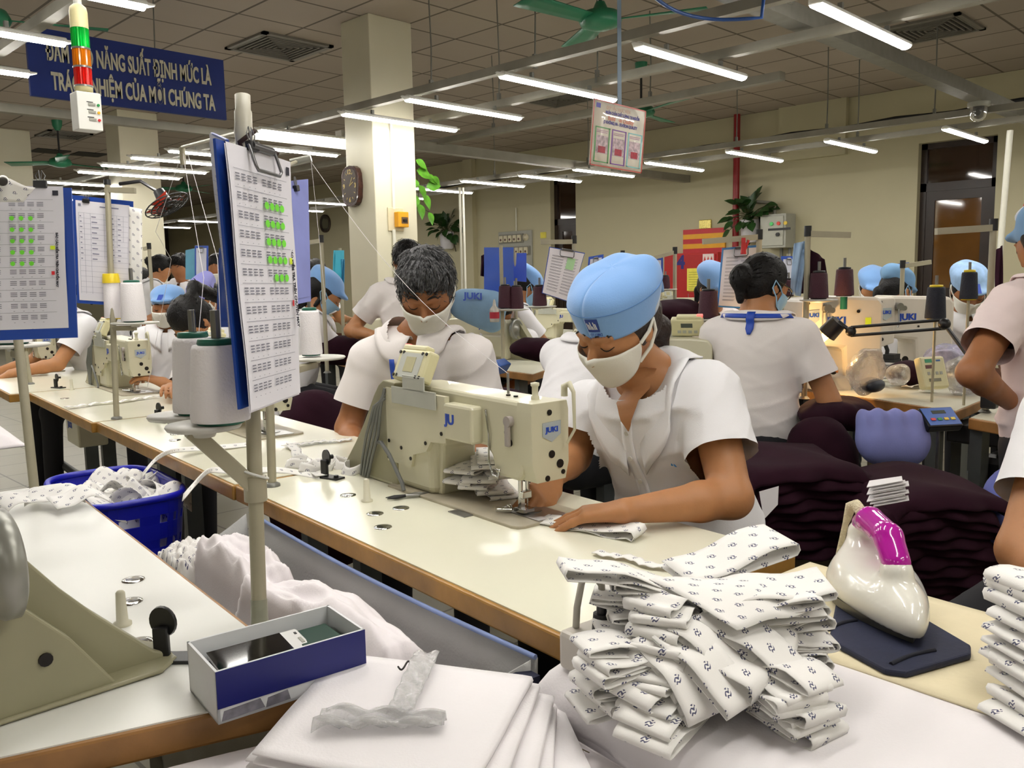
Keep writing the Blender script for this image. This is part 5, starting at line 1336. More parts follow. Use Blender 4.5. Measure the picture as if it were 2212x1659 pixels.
for dx, dz, w_ in ((-.010, 0, .006), (-.002, .003, .007), (.006, .002, .007), (.010, .007, .004)): mo.add([c + pw['tr']*(dx) + pw['tu']*(dz - .003), c + pw['tr']*(dx + w_) + pw['tu']*(dz - .002), c + pw['tr']*(dx + w_ + .002) + pw['tu']*(dz + .005), c + pw['tr']*(dx + .004) + pw['tu']*(dz + .003)], [(0, 1, 2, 3)])
ob('chest_motif', mo, mat('motif_blue', (60, 140, 205), .6, var=0), pw['root'])
stool(1.57, 1.27, .47, 'grey legged stool under the woman sewing in the middle')

# ---------------------------------------------------------------- the grey haired man
HC2 = at(921, 625, 2.72)
toc = Vector((O.x - HC2.x, O.y - HC2.y, 0)).normalized(); sdv = toc.cross(Vector((0, 0, 1)))
f2 = toc*.78 - sdv*-.10 + Vector((0, 0, -.55)); R2 = hframe(f2, .0)
Mj = dict(neck=at(918, 722, 2.80), sL=at(1020, 770, 2.74), sR=at(800, 778, 2.86))
dn = Vector((0, 0, 1))
Mj['pelvis'] = Vector((Mj['neck'].x, Mj['neck'].y, .60)) - toc*.16
Mj['eL'] = at(1060, 930, 2.78); Mj['eR'] = at(752, 925, 2.86); Mj['wL'] = at(1010, 1040, 2.66); Mj['wR'] = at(775, 1010, 2.66)
pm_ = person('grey haired man in a white shirt and mask looking down, blue lanyard', Mj, (HC2, R2), h=.0052, hs=.0065, hair='short', hairm=M_hairg, mask=M_mask, skin=M_skin2, shirt=M_shirt2, kneesdir=toc, s=1.04, shirtdisp=.008, cuff=.66)
sb = shirt_bvh(pm_['root'])
ob('neckline_skin', MB().grid(lambda i, j: front(pm_, sb, 1.09 - .27*j, (i - .5)*2*(.054*(1 - j)**.85 + .001), .0045), 6, 10), M_skin2, pm_['root'])
ob('placket', MB().grid(lambda i, j: front(pm_, sb, .84 - .7*j, -.014 + .028*i, .0025), 3, 24), M_shirt2, pm_['root'], solid=.0015)
ln = MB()
for q in (-1, 1):
    ln.grid(lambda i, j: front(pm_, sb, .93 - .45*j, (.066 - .034*j if q > 0 else -.068 + .008*j) + (i - .5)*.018, .014), 1, 14)
ob('lanyard', ln, M_lany, pm_['root'], solid=.001)
ob('shirt_pocket', MB().grid(lambda i, j: front(pm_, sb, .62 - .22*j, -.12 + .09*i, .003), 5, 5), M_shirt2, pm_['root'], solid=.0015)

# ---------------------------------------------------------------- everyone else
def auto(label, px, py, d, face, lean=.25, pitch=.45, hand_fwd=.36, hand_dz=-.30, sit=True, h=.011, turn=0., hw=.1, armL=None, armR=None, s=.97, **kw):
    """face: direction the body faces, degrees in the table frame (0 = +u, 90 = +v); head centre given"""
    hc = at(px, py, d); a = math.radians(face); f = tdir(math.cos(a), math.sin(a)).normalized(); r = f.cross(Vector((0, 0, 1)))
    ah = math.radians(face + turn); fh = tdir(math.cos(ah), math.sin(ah)).normalized()*math.cos(pitch) + Vector((0, 0, -math.sin(pitch)))
    tu = (Vector((0, 0, 1))*math.cos(lean) + f*math.sin(lean)).normalized()
    nb = hc - Vector((0, 0, .125*s)) - f*(.03 + .06*math.sin(pitch)); pv = nb - tu*.47*s
    if not sit: pv = nb - tu*.47*s
    sh = nb - tu*.065*s; J = dict(neck=nb, pelvis=pv, sL=sh - r*.165*s, sR=sh + r*.165*s)
    for q, sg, cu in (('L', -1, armL), ('R', 1, armR)):
        w = Vector(cu) if cu is not None else nb + f*hand_fwd + Vector((0, 0, hand_dz)) + r*sg*hw
        e = ik(J['s' + q], w, Vector((0, 0, -1)) + r*sg*.5 - f*.25, .275*s, .245*s)
        w = e + (w - e).normalized()*.245*s
        J['e' + q] = e; J['w' + q] = w
    fine = h < .0095
    p = person(label, J, (hc, hframe(fh)), h=h, s=s, sit=sit, hs=max(.008, h), detail=fine, kneesdir=f, **kw)
    p['f'] = f; p['r'] = r
    return p
# ponytail woman, bent over her machine, crown towards us
pony = auto('woman with a dark high ponytail bent over her machine', 414, 696, 3.9, 200, lean=.55, pitch=1.0, h=.008, hair='pony', hand_fwd=.34, hand_dz=-.22, armL=atz(352, 826, TZ + .05), armR=atz(372, 838, TZ + .05), hw=.06, cap=None, mask=None)
auto('woman in a blue cap and white mask looking out beside the handwritten clipboard', 360, 662, 5.0, 235, lean=.1, pitch=.15, h=.009, hair='tail', cap=M_cap, mask=M_mask, skin=M_skin2)
auto('seated worker with a lavender cap behind the tall clipboards', 440, 642, 5.4, 190, lean=.4, pitch=.8, hair='tail', cap=mat('lavender_cap', (150, 150, 216), .85, var=.04), mask=M_mask)
auto('seated woman in profile with a blue cap near the cream column', 704, 632, 5.0, -25, lean=.35, pitch=.75, h=.009, hair='long', cap=M_cap, mask=M_maskb, armL=atz(770, 782, TZ + .04), armR=atz(790, 770, TZ + .04))
auto('standing person turned away behind the grey haired man, head hidden', 880, 565, 4.9, 60, lean=.2, pitch=.5, sit=False, hair='short', shirt=M_shirt2, armL=at(812, 725, 4.7))
# the bent back between man and middle woman
auto('worker in a white shirt bending forward behind the woman in the middle', 1318, 668, 3.2, 12, lean=.62, pitch=.9, h=.009, hair='tail', cap=M_cap, mask=M_mask, shirtdisp=.005)
auto('masked woman half hidden under the hanging blue boards', 1078, 672, 5.3, 225, lean=.45, pitch=.9, hair='bun', skin=M_skin2, mask=M_maskg, s=1.0)
auto('woman in a bright blue cap bending right of the blue boards', 1140, 622, 5.6, -20, lean=.45, pitch=.8, hair='tail', cap=M_cap, mask=M_maskb)
# woman with a bun, seen from behind
bun = auto('woman with a black hair bun and red band seen from behind, blue lanyard', 1650, 618, 3.25, 18, lean=.12, pitch=.4, turn=-28, h=.0075, sit=True, hair='bunlow', mask=M_maskb, shirt=M_shirt2, shirtdisp=.0085, armR=at(1752, 762, 3.25), armL=at(1740, 775, 3.5), girth=1.0, s=.96)
q = bun['LH']
ob('hair_band', MB().tube([q(-.022 + .044*i, -.118 - .02*math.sin(PI*i), .025 + .004*math.sin(PI*i)) for i in np.linspace(0, 1, 9)], .006, 8), mat('red_band', (200, 24, 34), .5), bun['root'])
gl = MB()
for sg in (-1, 1): gl.tube([q(sg*.082, -.01, .015), q(sg*.078, .06, .014), q(sg*.062, .092, .012)], .003, 6).tube([q(sg*(.038 + .024*math.cos(t)), .102 - .008*abs(math.cos(t)), .0 + .018*math.sin(t)) for t in np.linspace(0, 2*PI, 17)], .0022, 6)
ob('spectacles', gl, M_blk, bun['root'])
nb, tu, f, r = bun['nb'], bun['tu'], bun['tf'], bun['tr']
cl_ = [c for c in ALLKIDS(bun['root']) if c.name.startswith(('collar', 'shirt'))]
vv, ff = [], []
for c in cl_:
    o_ = len(vv); vv += [v.co + BASE[c.name] for v in c.data.vertices]; ff += [[k + o_ for k in p_.vertices] for p_ in c.data.polygons]
lb = BVHTree.FromPolygons(vv, ff)
def lan(i, j):
    a = PI*(1.08 + .84*i); e = r*math.cos(a) + f*math.sin(a); c = nb + tu*(.016 - .016*j - .006*math.sin(PI*i)); p_ = cast(lb, c + e*.3, -e); return (p_ if p_ is not None else c + e*.08) + e*.004
def tag_(i, j):
    c = nb + tu*(.018 - .085*j) + r*((i - .5)*.030*(1 if j < .75 else 1 - (j - .75)*2.4)); p_ = cast(lb, c - f*.3, f); return (p_ if p_ is not None else c - f*.09) - f*.007
ob('lanyard', MB().grid(lan, 24, 1).grid(tag_, 4, 8), M_lany, bun['root'], solid=.0015)
# right edge standing woman
stw = auto('standing woman in a red, white and blue cap at the picture edge, back to us', 2268, 520, 2.55, 62, lean=.05, pitch=.35, sit=False, h=.0075, hair='tail', cap=mat('patch_cap', (120, 160, 200), .85, var=.05), shirt=mat('pink_white_shirt', (232, 214, 212), .8, var=.015, bump=.08, bscale=420), skin=M_skin2, armL=at(2188, 872, 2.52), armR=at(2330, 850, 2.6), shirtdisp=.0095, s=1.0)
q = stw['LH']
ob('cap_red_patch', sdf_mb([('e', npv(q(0, -.03, .115)), (.062, .075, .035), np.array(stw['R']), 0.)], .006, lambda P: .002*wav(P, 3, 2)), mat('red_patch', (190, 30, 36), .8, var=.3, scale=60), stw['root'])
ob('cap_white_band', sdf_mb([('e', npv(q(0, -.025, .09)), (.086, .1, .032), np.array(stw['R']), 0.)], .006), M_capw, stw['root'])
auto('woman behind the red hose cabinet clipboard, blue cap showing', 1545, 622, 4.6, 250, lean=.3, pitch=.5, hair='tail', cap=M_cap, shirt=M_shirt2)
auto('seated worker in a pale blue cap before the cream wall, the one further back', 1886, 622, 5.6, 215, lean=.25, pitch=.5, hair='tail', cap=M_cap, mask=M_mask)
auto('seated worker in a blue peaked cap before the cream wall, the one in front', 1938, 626, 4.9, -10, lean=.3, pitch=.55, hair='tail', cap=mat('steel_blue_cap', (112, 152, 190), .85, var=.05), mask=M_maskb)
auto('worker in a blue and white cap facing us near the dark door', 2092, 625, 4.5, 225, lean=.25, pitch=.6, h=.009, hair='tail', cap=mat('cap_blue_white', (150, 182, 220), .85, var=.22, scale=20), mask=M_mask, skin=M_skin2)
auto('far bareheaded man in a white shirt below the lit side window', 390, 578, 7.5, 215, lean=.2, pitch=.3, hair='short', skin=M_skin2)
auto('far woman with dark hair beside the bareheaded man', 348, 580, 7.8, -15, lean=.3, pitch=.5, hair='bun')
auto('far masked woman partly hidden by the tall clipboards', 470, 580, 7.0, 230, lean=.1, pitch=.25, hair='long', mask=M_mask, skin=M_skin2)
auto('worker with dark hair peeking past the handwritten clipboard', 306, 606, 8.2, 30, lean=.3, pitch=.4, hair='bun', skin=M_skin2)
auto('distant dark haired worker beside the lavender board', 683, 590, 7.5, 20, lean=.3, pitch=.5, hair='bun')
auto('worker in a white shirt stooping behind the first clipboard', 112, 640, 5.0, 190, lean=.5, pitch=.8, hair='tail', cap=M_cap)
# arm reaching in at the right edge
NJ = dict(neck=at(2460, 700, 1.55), sL=at(2300, 900, 1.5), sR=at(2660, 900, 1.6), eL=at(2212, 1190, 1.42), wL=at(2360, 1330, 1.26), eR=at(2760, 1200, 1.6), wR=at(2640, 1330, 1.35))
NJ['pelvis'] = NJ['neck'] - Vector((0, 0, .47)) + tdir(.12, 0)
near = person('person beyond the picture edge, only a bare elbow and white cuff showing', NJ, (NJ['neck'] + Vector((0, 0, .15)), hframe(tdir(-.8, .2, -.4))), h=.0075, hs=.008, hair='tail', cap=M_cap, kneesdir=tdir(-.8, .2), detail=False)
# ================================================================== CLOTH, BOARDS, THE IRON
def print_mat(name, cell=.034, ink=(40, 46, 92), base=(236, 234, 230)):
    """white cotton with a small staggered monogram; UV in metres"""
    m = bpy.data.materials.new(name); m.use_nodes = True; nt = m.node_tree; b = nt.nodes['Principled BSDF']; L = nt.links
    uv = nt.nodes.new('ShaderNodeUVMap'); sp = nt.nodes.new('ShaderNodeSeparateXYZ'); L.new(uv.outputs[0], sp.inputs[0])
    y = mth(nt, 'DIVIDE', sp.outputs[1], cell*.62); row = mth(nt, 'FLOOR', y)
    st = mth(nt, 'MULTIPLY', mth(nt, 'MODULO', row, 2.0), .5)
    x = mth(nt, 'ADD', mth(nt, 'DIVIDE', sp.outputs[0], cell), st)
    fx = mth(nt, 'SUBTRACT', mth(nt, 'FRACT', x), .5); fy = mth(nt, 'SUBTRACT', mth(nt, 'FRACT', y), .5)
    # slanted small strokes
    px = mth(nt, 'ADD', fx, mth(nt, 'MULTIPLY', fy, -.22))
    e = mth(nt, 'ADD', mth(nt, 'POWER', mth(nt, 'DIVIDE', px, .16), 2.0), mth(nt, 'POWER', mth(nt, 'DIVIDE', fy, .23), 2.0))
    inside = mth(nt, 'LESS_THAN', e, 1.0)
    w = mth(nt, 'SINE', mth(nt, 'ADD', mth(nt, 'MULTIPLY', px, 46.0), mth(nt, 'MULTIPLY', mth(nt, 'SINE', mth(nt, 'MULTIPLY', fy, 22.0)), 1.6)))
    w2 = mth(nt, 'SINE', mth(nt, 'ADD', mth(nt, 'MULTIPLY', fy, 30.0), mth(nt, 'MULTIPLY', px, 9.0)))
    ln = mth(nt, 'GREATER_THAN', mth(nt, 'ADD', w, mth(nt, 'MULTIPLY', w2, .55)), .05)
    f = mth(nt, 'MULTIPLY', mth(nt, 'MULTIPLY', inside, ln), .92)
    L.new(mixc(nt, f, lin(base), lin(ink)), b.inputs['Base Color'])
    b.inputs['Roughness'].default_value = .85; b.inputs['Sheen Weight'].default_value = .2
    tc = nt.nodes.new('ShaderNodeTexCoord'); n2 = nt.nodes.new('ShaderNodeTexNoise'); n2.inputs['Scale'].default_value = 700
    L.new(tc.outputs['Object'], n2.inputs['Vector']); bp = nt.nodes.new('ShaderNodeBump'); bp.inputs['Strength'].default_value = .12; bp.inputs['Distance'].default_value = .002
    L.new(n2.outputs['Fac'], bp.inputs['Height']); L.new(bp.outputs['Normal'], b.inputs['Normal'])
    return m
M_print = print_mat('printed_white_cotton')
M_white_f = mat('white_cotton_sheet', (236, 232, 234), .85, var=.015, scale=5, bump=.08, bscale=300, sheen=.2)
M_pinkish = mat('pinkish_white_fabric', (234, 228, 231), .85, var=.02, scale=5, bump=.06, bscale=300, sheen=.2)
M_greybag = mat('grey_canvas', (178, 178, 176), .85, var=.05, scale=8, bump=.15, bscale=200)
M_maroon = mat('maroon_fabric', (40, 16, 28), .95, var=.14, scale=9, bump=.12, bscale=300, spec=.15)
M_paper = mat('form_paper', (226, 224, 232), .7, var=.015)
M_ink = mat('form_ink', (112, 112, 126), .7, var=0)
M_boardblue = mat('clipboard_blue', (20, 66, 158), .4, var=.04)
M_hi = mat('highlighter_green', (120, 226, 60), .7, var=0)
M_hiy = mat('highlighter_yellow', (214, 236, 50), .7, var=0)
M_clip = mat('clip_wire', (120, 120, 122), .3, .8, var=.04)

def ribbon(path, side, width, thick=.0012, uv0=(0, 0), nx=4, mb=None, sway=0.):
    """a strip of cloth along path (list of Vectors), with its width along side; UV in metres"""
    mb = mb or MB(); pts = [Vector(p) for p in path]; S = [0]
    for a, b in zip(pts, pts[1:]): S.append(S[-1] + (b - a).length)
    sd = side if isinstance(side, list) else [Vector(side).normalized()]*len(pts)
    vs = [pts[i] + sd[i]*((j/nx - .5)*width) for i in range(len(pts)) for j in range(nx + 1)]
    fs, uvs = [], []
    for i in range(len(pts) - 1):
        for j in range(nx):
            fs.append((i*(nx + 1) + j, (i + 1)*(nx + 1) + j, (i + 1)*(nx + 1) + j + 1, i*(nx + 1) + j + 1))
            uvs.append([(uv0[0] + S[k], uv0[1] + width*l/nx) for k, l in ((i, j), (i + 1, j), (i + 1, j + 1), (i, j + 1))])
    mb.add(vs, fs, 0, uvs, True); return mb

# ---------------------------------------------------------------- ironing board under its white cloth
ia, ib = tz(1165, 1470, TZ), tz(2212, 1352, TZ)
BU0, BU1, BV0, BV1 = tz(1172, 1462, TZ).x, tz(2015, 1300, TZ).x + .0, .12, V0 - .035
tb_ = thing('ironing_table', 'wide ironing table draped with a white cloth, carrying the iron', 'table', ((BU0 + BU1)/2, (BV0 + BV1)/2, 0), 'T')
ob('table_board', MB().bb((BU0 + .05, BV0, TZ - .055), (BU1 - .01, BV1 - .03, TZ - .01)), M_edge2, tb_)
for u, v in ((BU0 + .12, BV0 + .1), (BU0 + .12, BV1 - .12), (BU1 - .1, BV0 + .1), (BU1 - .1, BV1 - .12)):
    ob('leg', MB().bb((u - .02, v - .02, 0), (u + .02, v + .02, TZ - .055)), M_leg, tb_)
def drape(i, j):
    # across u (i) with a hanging fall at the low u side, along v (j) with a fall at the far end
    Lf = .42; L = (BU1 - BU0) + Lf; su = i*L - Lf; r = .05
    v = BV0 + (BV1 - BV0)*j
    if su < 0:
        a = min(1, -su/r); u = BU0 + .05 - .05*math.sin(a*PI/2) - .0 ; z = TZ - .05*(1 - math.cos(a*PI/2)) if -su < r*1.57 else TZ - .05 - (-su - r*1.57)
        k = min(1, -su/.25); u += -.012*k + .018*k*math.sin(v*21) + .01*k*math.sin(v*47 + 1)
    else: u = BU0 + .05 + su*(BU1 - BU0 - .05)/(BU1 - BU0); z = TZ
    e = (1 - j)*0 + max(0, (j - .965)/.035); z -= .02*e*e
    z += .0022*math.sin(u*9 + 3*v)*math.sin(v*13 + u*4) if su > 0 else 0
    return Vector((u, v, z))
ob('cloth_cover', MB().grid(drape, 90, 60), mat('white_board_cloth', (228, 224, 226), .85, var=.02, scale=3, bump=.08, bscale=300), tb_, solid=.003)
# scorched strip and hem ridge of the cover cloth towards the far edge
def strip_(i, j):
    u = BU1 - .30 + .31*i; v = BV0 + (BV1 - .02 - BV0)*j; return Vector((u + .012*math.sin(v*6)*(1 - i), v, TZ + .0035 + .0022*math.sin(v*9)*i))
ob('pressing_pad', MB().grid(strip_, 12, 40), mat('pressing_pad_ecru', (226, 214, 180), .85, var=.12, scale=6, bump=.1, bscale=120), tb_, solid=.003)
# ---------------------------------------------------------------- packing table at the camera side
PZ = .715
px0 = tz(430, 1560, PZ)
pk = thing('packing_table', 'table under a pinkish white cloth holding the folded white sheets', 'table', (.2, .5, 0), 'T')
PUR = BU0 - .02
pvf = lambda u: f_(u) - .02
ob('table_board', MB().prism([(-.9, .12), (PUR - .02, .12), (PUR - .02, .82), (UL, pvf(UL) - .01), (-.9, pvf(-.9) - .01)], (0, 0, PZ - .05), (1, 0, 0), (0, 1, 0), (0, 0, .042)), M_edge2, pk)
for u, v in ((-.6, .3), (.5, .3), (-.6, .8), (.45, .7)): ob('leg', MB().bb((u - .02, v - .02, 0), (u + .02, v + .02, PZ - .05)), M_leg, pk)
def pcl(i, j):
    u = -.92 + (PUR + .92)*i; vend = pvf(min(u, UL)) - .004 if u <= UL else (pvf(UL) + (.83 - pvf(UL))*(u - UL)/(PUR - UL)); v = .1 + (vend - .1)*j
    return Vector((u, v, PZ + .003*math.sin(u*11 + v*5)*math.sin(v*9)))
ob('cloth_cover', MB().grid(pcl, 50, 30).grid(lambda i, j: Vector((PUR + .004 + .012*j*math.sin(i*17), .1 + .73*i, PZ - .3*j)), 30, 8), M_pinkish, pk, solid=.003)
# ---------------------------------------------------------------- folded white sheets
def slab(name, label, corners, z0, th, m, wav_=.002, group=None, nfold=1, grp='folded white sheets'):
    """a folded sheet: two leaves joined by a rounded fold along the edge corner0-corner1; corners in table frame"""
    A, B, C, D = [Vector((c[0], c[1], 0)) for c in corners]
    mb = MB(); n = 16; seed = len(label)
    def pt(s, t): return (A*(1 - s) + B*s)*(1 - t) + (D*(1 - s) + C*s)*t
    def fn(i, j):
        # j runs bottom leaf edge -> fold -> top leaf edge
        s = i
        if j < .45: t = 1 - j/.45; z = z0
        elif j > .55: t = (j - .55)/.45; z = z0 + th
        else:
            a = (j - .45)/.1*PI - PI/2; t = -math.cos(a)*.012; z = z0 + th/2 + math.sin(a)*th/2
        p = pt(s, t); k = t*(.6 + .4*math.sin(s*7 + seed))
        p.z = z + wav_*math.sin(s*9 + seed)*math.sin(t*5 + seed*.7) + (th*.25*k*math.sin(s*5 + seed) if j > .55 else 0)
        return p
    mb.grid(fn, n, 30)
    return top(name, mb, m, label, 'fabric', (corners[0][0], corners[0][1], z0), 'T', group, solid=.0022)
zs = PZ + .004
q_ = lambda x, y, z: (tz(x, y, z).x, tz(x, y, z).y)
sheets = [((1205, 1515), (1330, 1790), (640, 1850), (760, 1420)), ((1195, 1520), (1180, 1780), (560, 1800), (740, 1425)), ((1190, 1505), (1130, 1760), (545, 1760), (735, 1420)), ((1160, 1480), (1060, 1740), (530, 1640), (735, 1420)), ((1145, 1462), (1000, 1720), (545, 1632), (730, 1415))]
sl_ = ['lowest folded white sheet of the stack beside the blue box', 'second folded white sheet from the bottom of the stack beside the blue box', 'middle folded white sheet of the stack beside the blue box', 'folded white sheet just under the topmost, beside the blue box', 'topmost folded white sheet of the stack beside the blue box, taped label on it']
for k, cs in enumerate(sheets):
    slab('folded_sheet', sl_[k], [q_(x, y, zs + .008 + k*.0125) for x, y in cs], zs + k*.0125, .009, M_white_f, .0012, 'folded white sheets')
ztop = zs + 5*.0125 + .001
q = [q_(x, y, ztop + .004) for x, y in ((1140, 1470), (900, 1392), (850, 1560), (985, 1540))]
# upper short sheet bound with transparent film
fb = tz(800, 1500, ztop + .02)
M_film = mat('clear_film', (240, 240, 240), .12, var=.1, scale=50, trans=.5, alpha=.5, bump=.8, bscale=60)
def film(i, j):
    a = Vector(tz(690, 1560, ztop + .003)); b = Vector(tz(960, 1560, ztop + .003)); c = a + (b - a)*i; d = Vector(tz(860, 1430, ztop + .003)) - Vector(tz(780, 1560, ztop + .003))
    return c + d*(.33*(j - .5))*(1 - .5*i) + Vector((0, 0, .001 + .010*abs(math.sin(i*9 + j*4))*(1 - .6*i) + .006*math.sin(j*11)))
top('plastic_wrap', MB().grid(film, 24, 12), M_film, 'crumpled clear plastic wrapped round the white sheets', 'wrapping', tuple(fb), 'T', solid=.002)
top('plastic_wrap', MB().grid(lambda i, j: tz(835 + 60*i + 55*j, 1550 - 130*i, ztop + .002) + Vector((0, 0, .004 + .005*abs(math.sin(i*13 + j*5)))), 20, 8), M_film, 'strip of clear plastic with a dark knot across the white sheets', 'wrapping', tuple(tz(850, 1500, ztop)), 'T', solid=.001)
top('dark_thread', MB().tube([tz(860 + 24*t, 1440 + 8*math.sin(5*t) - 4*t, ztop + .012) for t in np.linspace(0, 1, 10)], .0012, 5), M_brow, 'bit of dark thread knotted in the clear plastic', 'thread', tuple(tz(870, 1440, ztop)), 'T')
nq = [tz(x, y, PZ + .006) for x, y in ((1105, 1659), (1190, 1610), (1260, 1680), (1170, 1720))]
nt2 = thing('paper_note', 'yellowish printed note under the white sheets at the bottom edge', 'paper', tuple(nq[0]), 'T')
ob('sheet', MB().add([nq[0], nq[3], nq[2], nq[1]], [(0, 1, 2, 3)]), mat('note_yellowish', (222, 214, 166), .7, var=.03), nt2, solid=.001)
e1 = (nq[1] - nq[0]).normalized(); e2 = Vector((-e1.y, e1.x, 0))
ob('lettering', text_mb('HTT 200 TÝ', .016, nq[0]*.5 + nq[1]*.5 - e2*.016 + Vector((0, 0, .001)), e1, e2, .0002), mat('faded_ink', (120, 110, 76), .7, var=0), nt2)
ob('lettering', text_mb('DÁN 200 TẤM', .016, nq[0]*.5 + nq[1]*.5 - e2*.038 + Vector((0, 0, .001)), e1, e2, .0002), mat('faded_ink', (120, 110, 76), .7, var=0), nt2)

# ---------------------------------------------------------------- blue box with phone
zb0 = TZ + .001
bc = [tz(395, 1520, zb0), tz(475, 1565, zb0), None, None]
A = tz(395, 1515, zb0); B = tz(472, 1566, zb0); Cc = tz(792, 1462, zb0)
ex = (Cc - B).normalized(); ey = (A - B); ey = (ey - ex*ey.dot(ex)).normalized(); Lx = (Cc - B).length*1.0; Ly = (A - B).length*1.25; Hb = .062
bxo = thing('carton_box', 'open white carton with a navy blue side, holding a phone', 'box', tuple(B), 'T')
def wall_(a, d, n_, L, mi_): return MB().prism([(0, 0), (L, 0), (L, Hb), (0, Hb)], a, d, (0, 0, 1), n_*.003)
M_card = mat('white_card', (222, 224, 226), .55, var=.03)
ob('base', MB().prism([(0, 0), (Lx, 0), (Lx, Ly), (0, Ly)], B, ex, ey, (0, 0, .003)), M_card, bxo)
ob('side_panel', wall_(B, ex, ey, Lx, 0), M_card, bxo); ob('side_panel', wall_(B + ey*(Ly - .003), ex, ey, Lx, 0), M_card, bxo)
ob('end_panel', wall_(B, ey, ex, Ly, 0), M_card, bxo); ob('end_panel', wall_(B + ex*(Lx - .003), ey, ex, Ly, 0), M_card, bxo)
ob('navy_band', MB().prism([(0, .018), (Lx, .018), (Lx, Hb), (0, Hb)], B - ey*.0008, ex, (0, 0, 1), ey*.0006), mat('navy_print', (20, 26, 104), .35, var=.04), bxo)
for x0_, w_ in ((.004, .05), (.055, .03), (.13, .035), (.175, .03)): ob('grey_patch', MB().prism([(x0_, .003), (x0_ + w_, .004), (x0_ + w_*.9, .016), (x0_ + .003, .014)], B - ey*.0008, ex, (0, 0, 1), ey*.0006), mat('box_smudge', (120, 118, 128), .6, var=.3, scale=80), bxo)
ph = thing('mobile_phone', 'white phone with a dark screen lying in the carton', 'phone', tuple(B), 'T')
ob('packing_insert', MB().prism([(.004, .004), (Lx*.78, .004), (Lx*.78, Ly - .006), (.004, Ly - .006)], B + Vector((0, 0, .003)), ex, ey, (0, 0, .030)), M_dark, bxo)
pc_ = B + ex*Lx*.40 + ey*Ly*.52 + Vector((0, 0, .043)); Rp = Matrix((ex, ey, Vector((0, 0, 1)))).transposed() @ Euler((.10, 0, 0)).to_matrix()
pl_, pw_ = min(.150, Lx*.62), min(.068, Ly*.8)
ob('case', MB().box(pc_, (pl_, pw_, .008), Rp, 0, .0035), mat('phone_white', (226, 226, 224), .25, var=0), ph)
ob('screen', MB().box(pc_ + Rp @ Vector((-.012, 0, .0044)), (pl_*.80, pw_*.9, .0006), Rp), mat('phone_glass', (12, 12, 16), .06, var=0, spec=.8), ph)
ob('home_button', MB().box(pc_ + Rp @ Vector((pl_*.44, 0, .0044)), (.004, .014, .0008), Rp), M_grey, ph)
ob('speaker_slot', MB().box(pc_ + Rp @ Vector((pl_*.44, .02, .0044)), (.003, .005, .0008), Rp), M_blk, ph)
ge = B + ex*(Lx - .04) + ey*Ly*.5 + Vector((0, 0, .0245))
top('green_eraser_block', MB().box(ge, (.055, Ly*.7, .043), Matrix((ex, ey, Vector((0, 0, 1)))).transposed(), 0, .003), mat('dark_green_block', (28, 62, 50), .7), 'dark green block in the end of the carton', 'block', tuple(ge), 'T')

# ---------------------------------------------------------------- printed strips bundle
cx0 = tz(1540, 1560, TZ)
SB = Vector((cx0.x, cx0.y, TZ + .006))
eu = Vector((1, 0, 0)); ev = Vector((0, 1, 0)); ez = Vector((0, 0, 1))
vr = unT(RC @ Vector((1, 0, 0))); vr.z = 0; vr.normalize()        # to the picture's right on the table
vf = Vector((-vr.y, vr.x, 0))                                     # away from the camera
strips = []
def fold_strip(c, ang, L, w, th, tiltx, sag, lift=0., gape=1., seed=0):
    """one strip folded double: its rounded fold at the far end of ang, width lying w wide"""
    r = random.Random(seed); d = vr*math.cos(ang) + vf*math.sin(ang); s = vr*-math.sin(ang) + vf*math.cos(ang)
    s = (s*math.cos(tiltx) + ez*math.sin(tiltx)).normalized(); n = d.cross(s).normalized()
    if n.z < 0: n = -n
    path, N = [], 22; wob = r.uniform(-.004, .004); ph_ = r.uniform(0, 6)
    for k in range(N + 1):
        t = k/N
        if t < .42: x = (t/.42); z = 0
        elif t > .58: x = 1 - (t - .58)/.42; z = th
        else:
            a = (t - .42)/.16*PI - PI/2; x = 1 + math.cos(a)*th*.55/L; z = th/2 + math.sin(a)*th/2*gape
        up = sag*x*x + wob*math.sin(x*5 + ph_) + (.004*math.sin(x*8 + ph_) if z > th/2 else 0)
        path.append(c + d*(x*L) + n*(z*(.25 + .75*max(0, x)**.7) + up) + ez*lift*x)
    return ribbon(path, s, w, uv0=(r.uniform(0, 1), r.uniform(0, 1)), nx=6)
spec = []
r0 = random.Random(11)
def sb(x, y, z): return tz(x, y, z)
# layers fanning to the left front (folds toward the camera), back stack on the left, and the right-hand fan
n_ = 0
def put(c, ang, L, w, th, tx, sag, lift, label, gape=1.):
    global n_
    mb = fold_strip(c, ang, L, w, th, tx, sag, lift, gape, 100 + n_); n_ += 1
    top('printed_strip', mb, M_print, label, 'fabric strip', tuple(c), 'T', 'printed white strips in the big bundle', solid=.0014)
heap_c = tz(1545, 1500, TZ + .0)
def hp(x, y, z): return heap_c + vr*x + vf*y + ez*z
lv_names = [('bottom one', ) + tuple(ords[1:])][0]
for k in range(15):      # back left pile: folds point left
    z = .006 + k*.0074; put(hp(.02 + r0.uniform(-.01, .01), .055 - k*.001, z), PI + r0.uniform(-.22, .16) - .10, .135 + r0.uniform(-.012, .012), .062, .0095, r0.uniform(-.10, .10), r0.uniform(-.004, .006), .004, f'printed strip folded towards the power socket, {lv_names[k]} up in that pile')
for k in range(15):      # right pile: folds point right
    z = .006 + k*.0074; put(hp(-.01 + r0.uniform(-.008, .008), .025, z), r0.uniform(-.15, .20), .135 + r0.uniform(-.012, .015), .070, .0100, r0.uniform(-.10, .08), r0.uniform(-.004, .01), .006, f'printed strip folded towards the iron, {lv_names[k]} up in that pile')
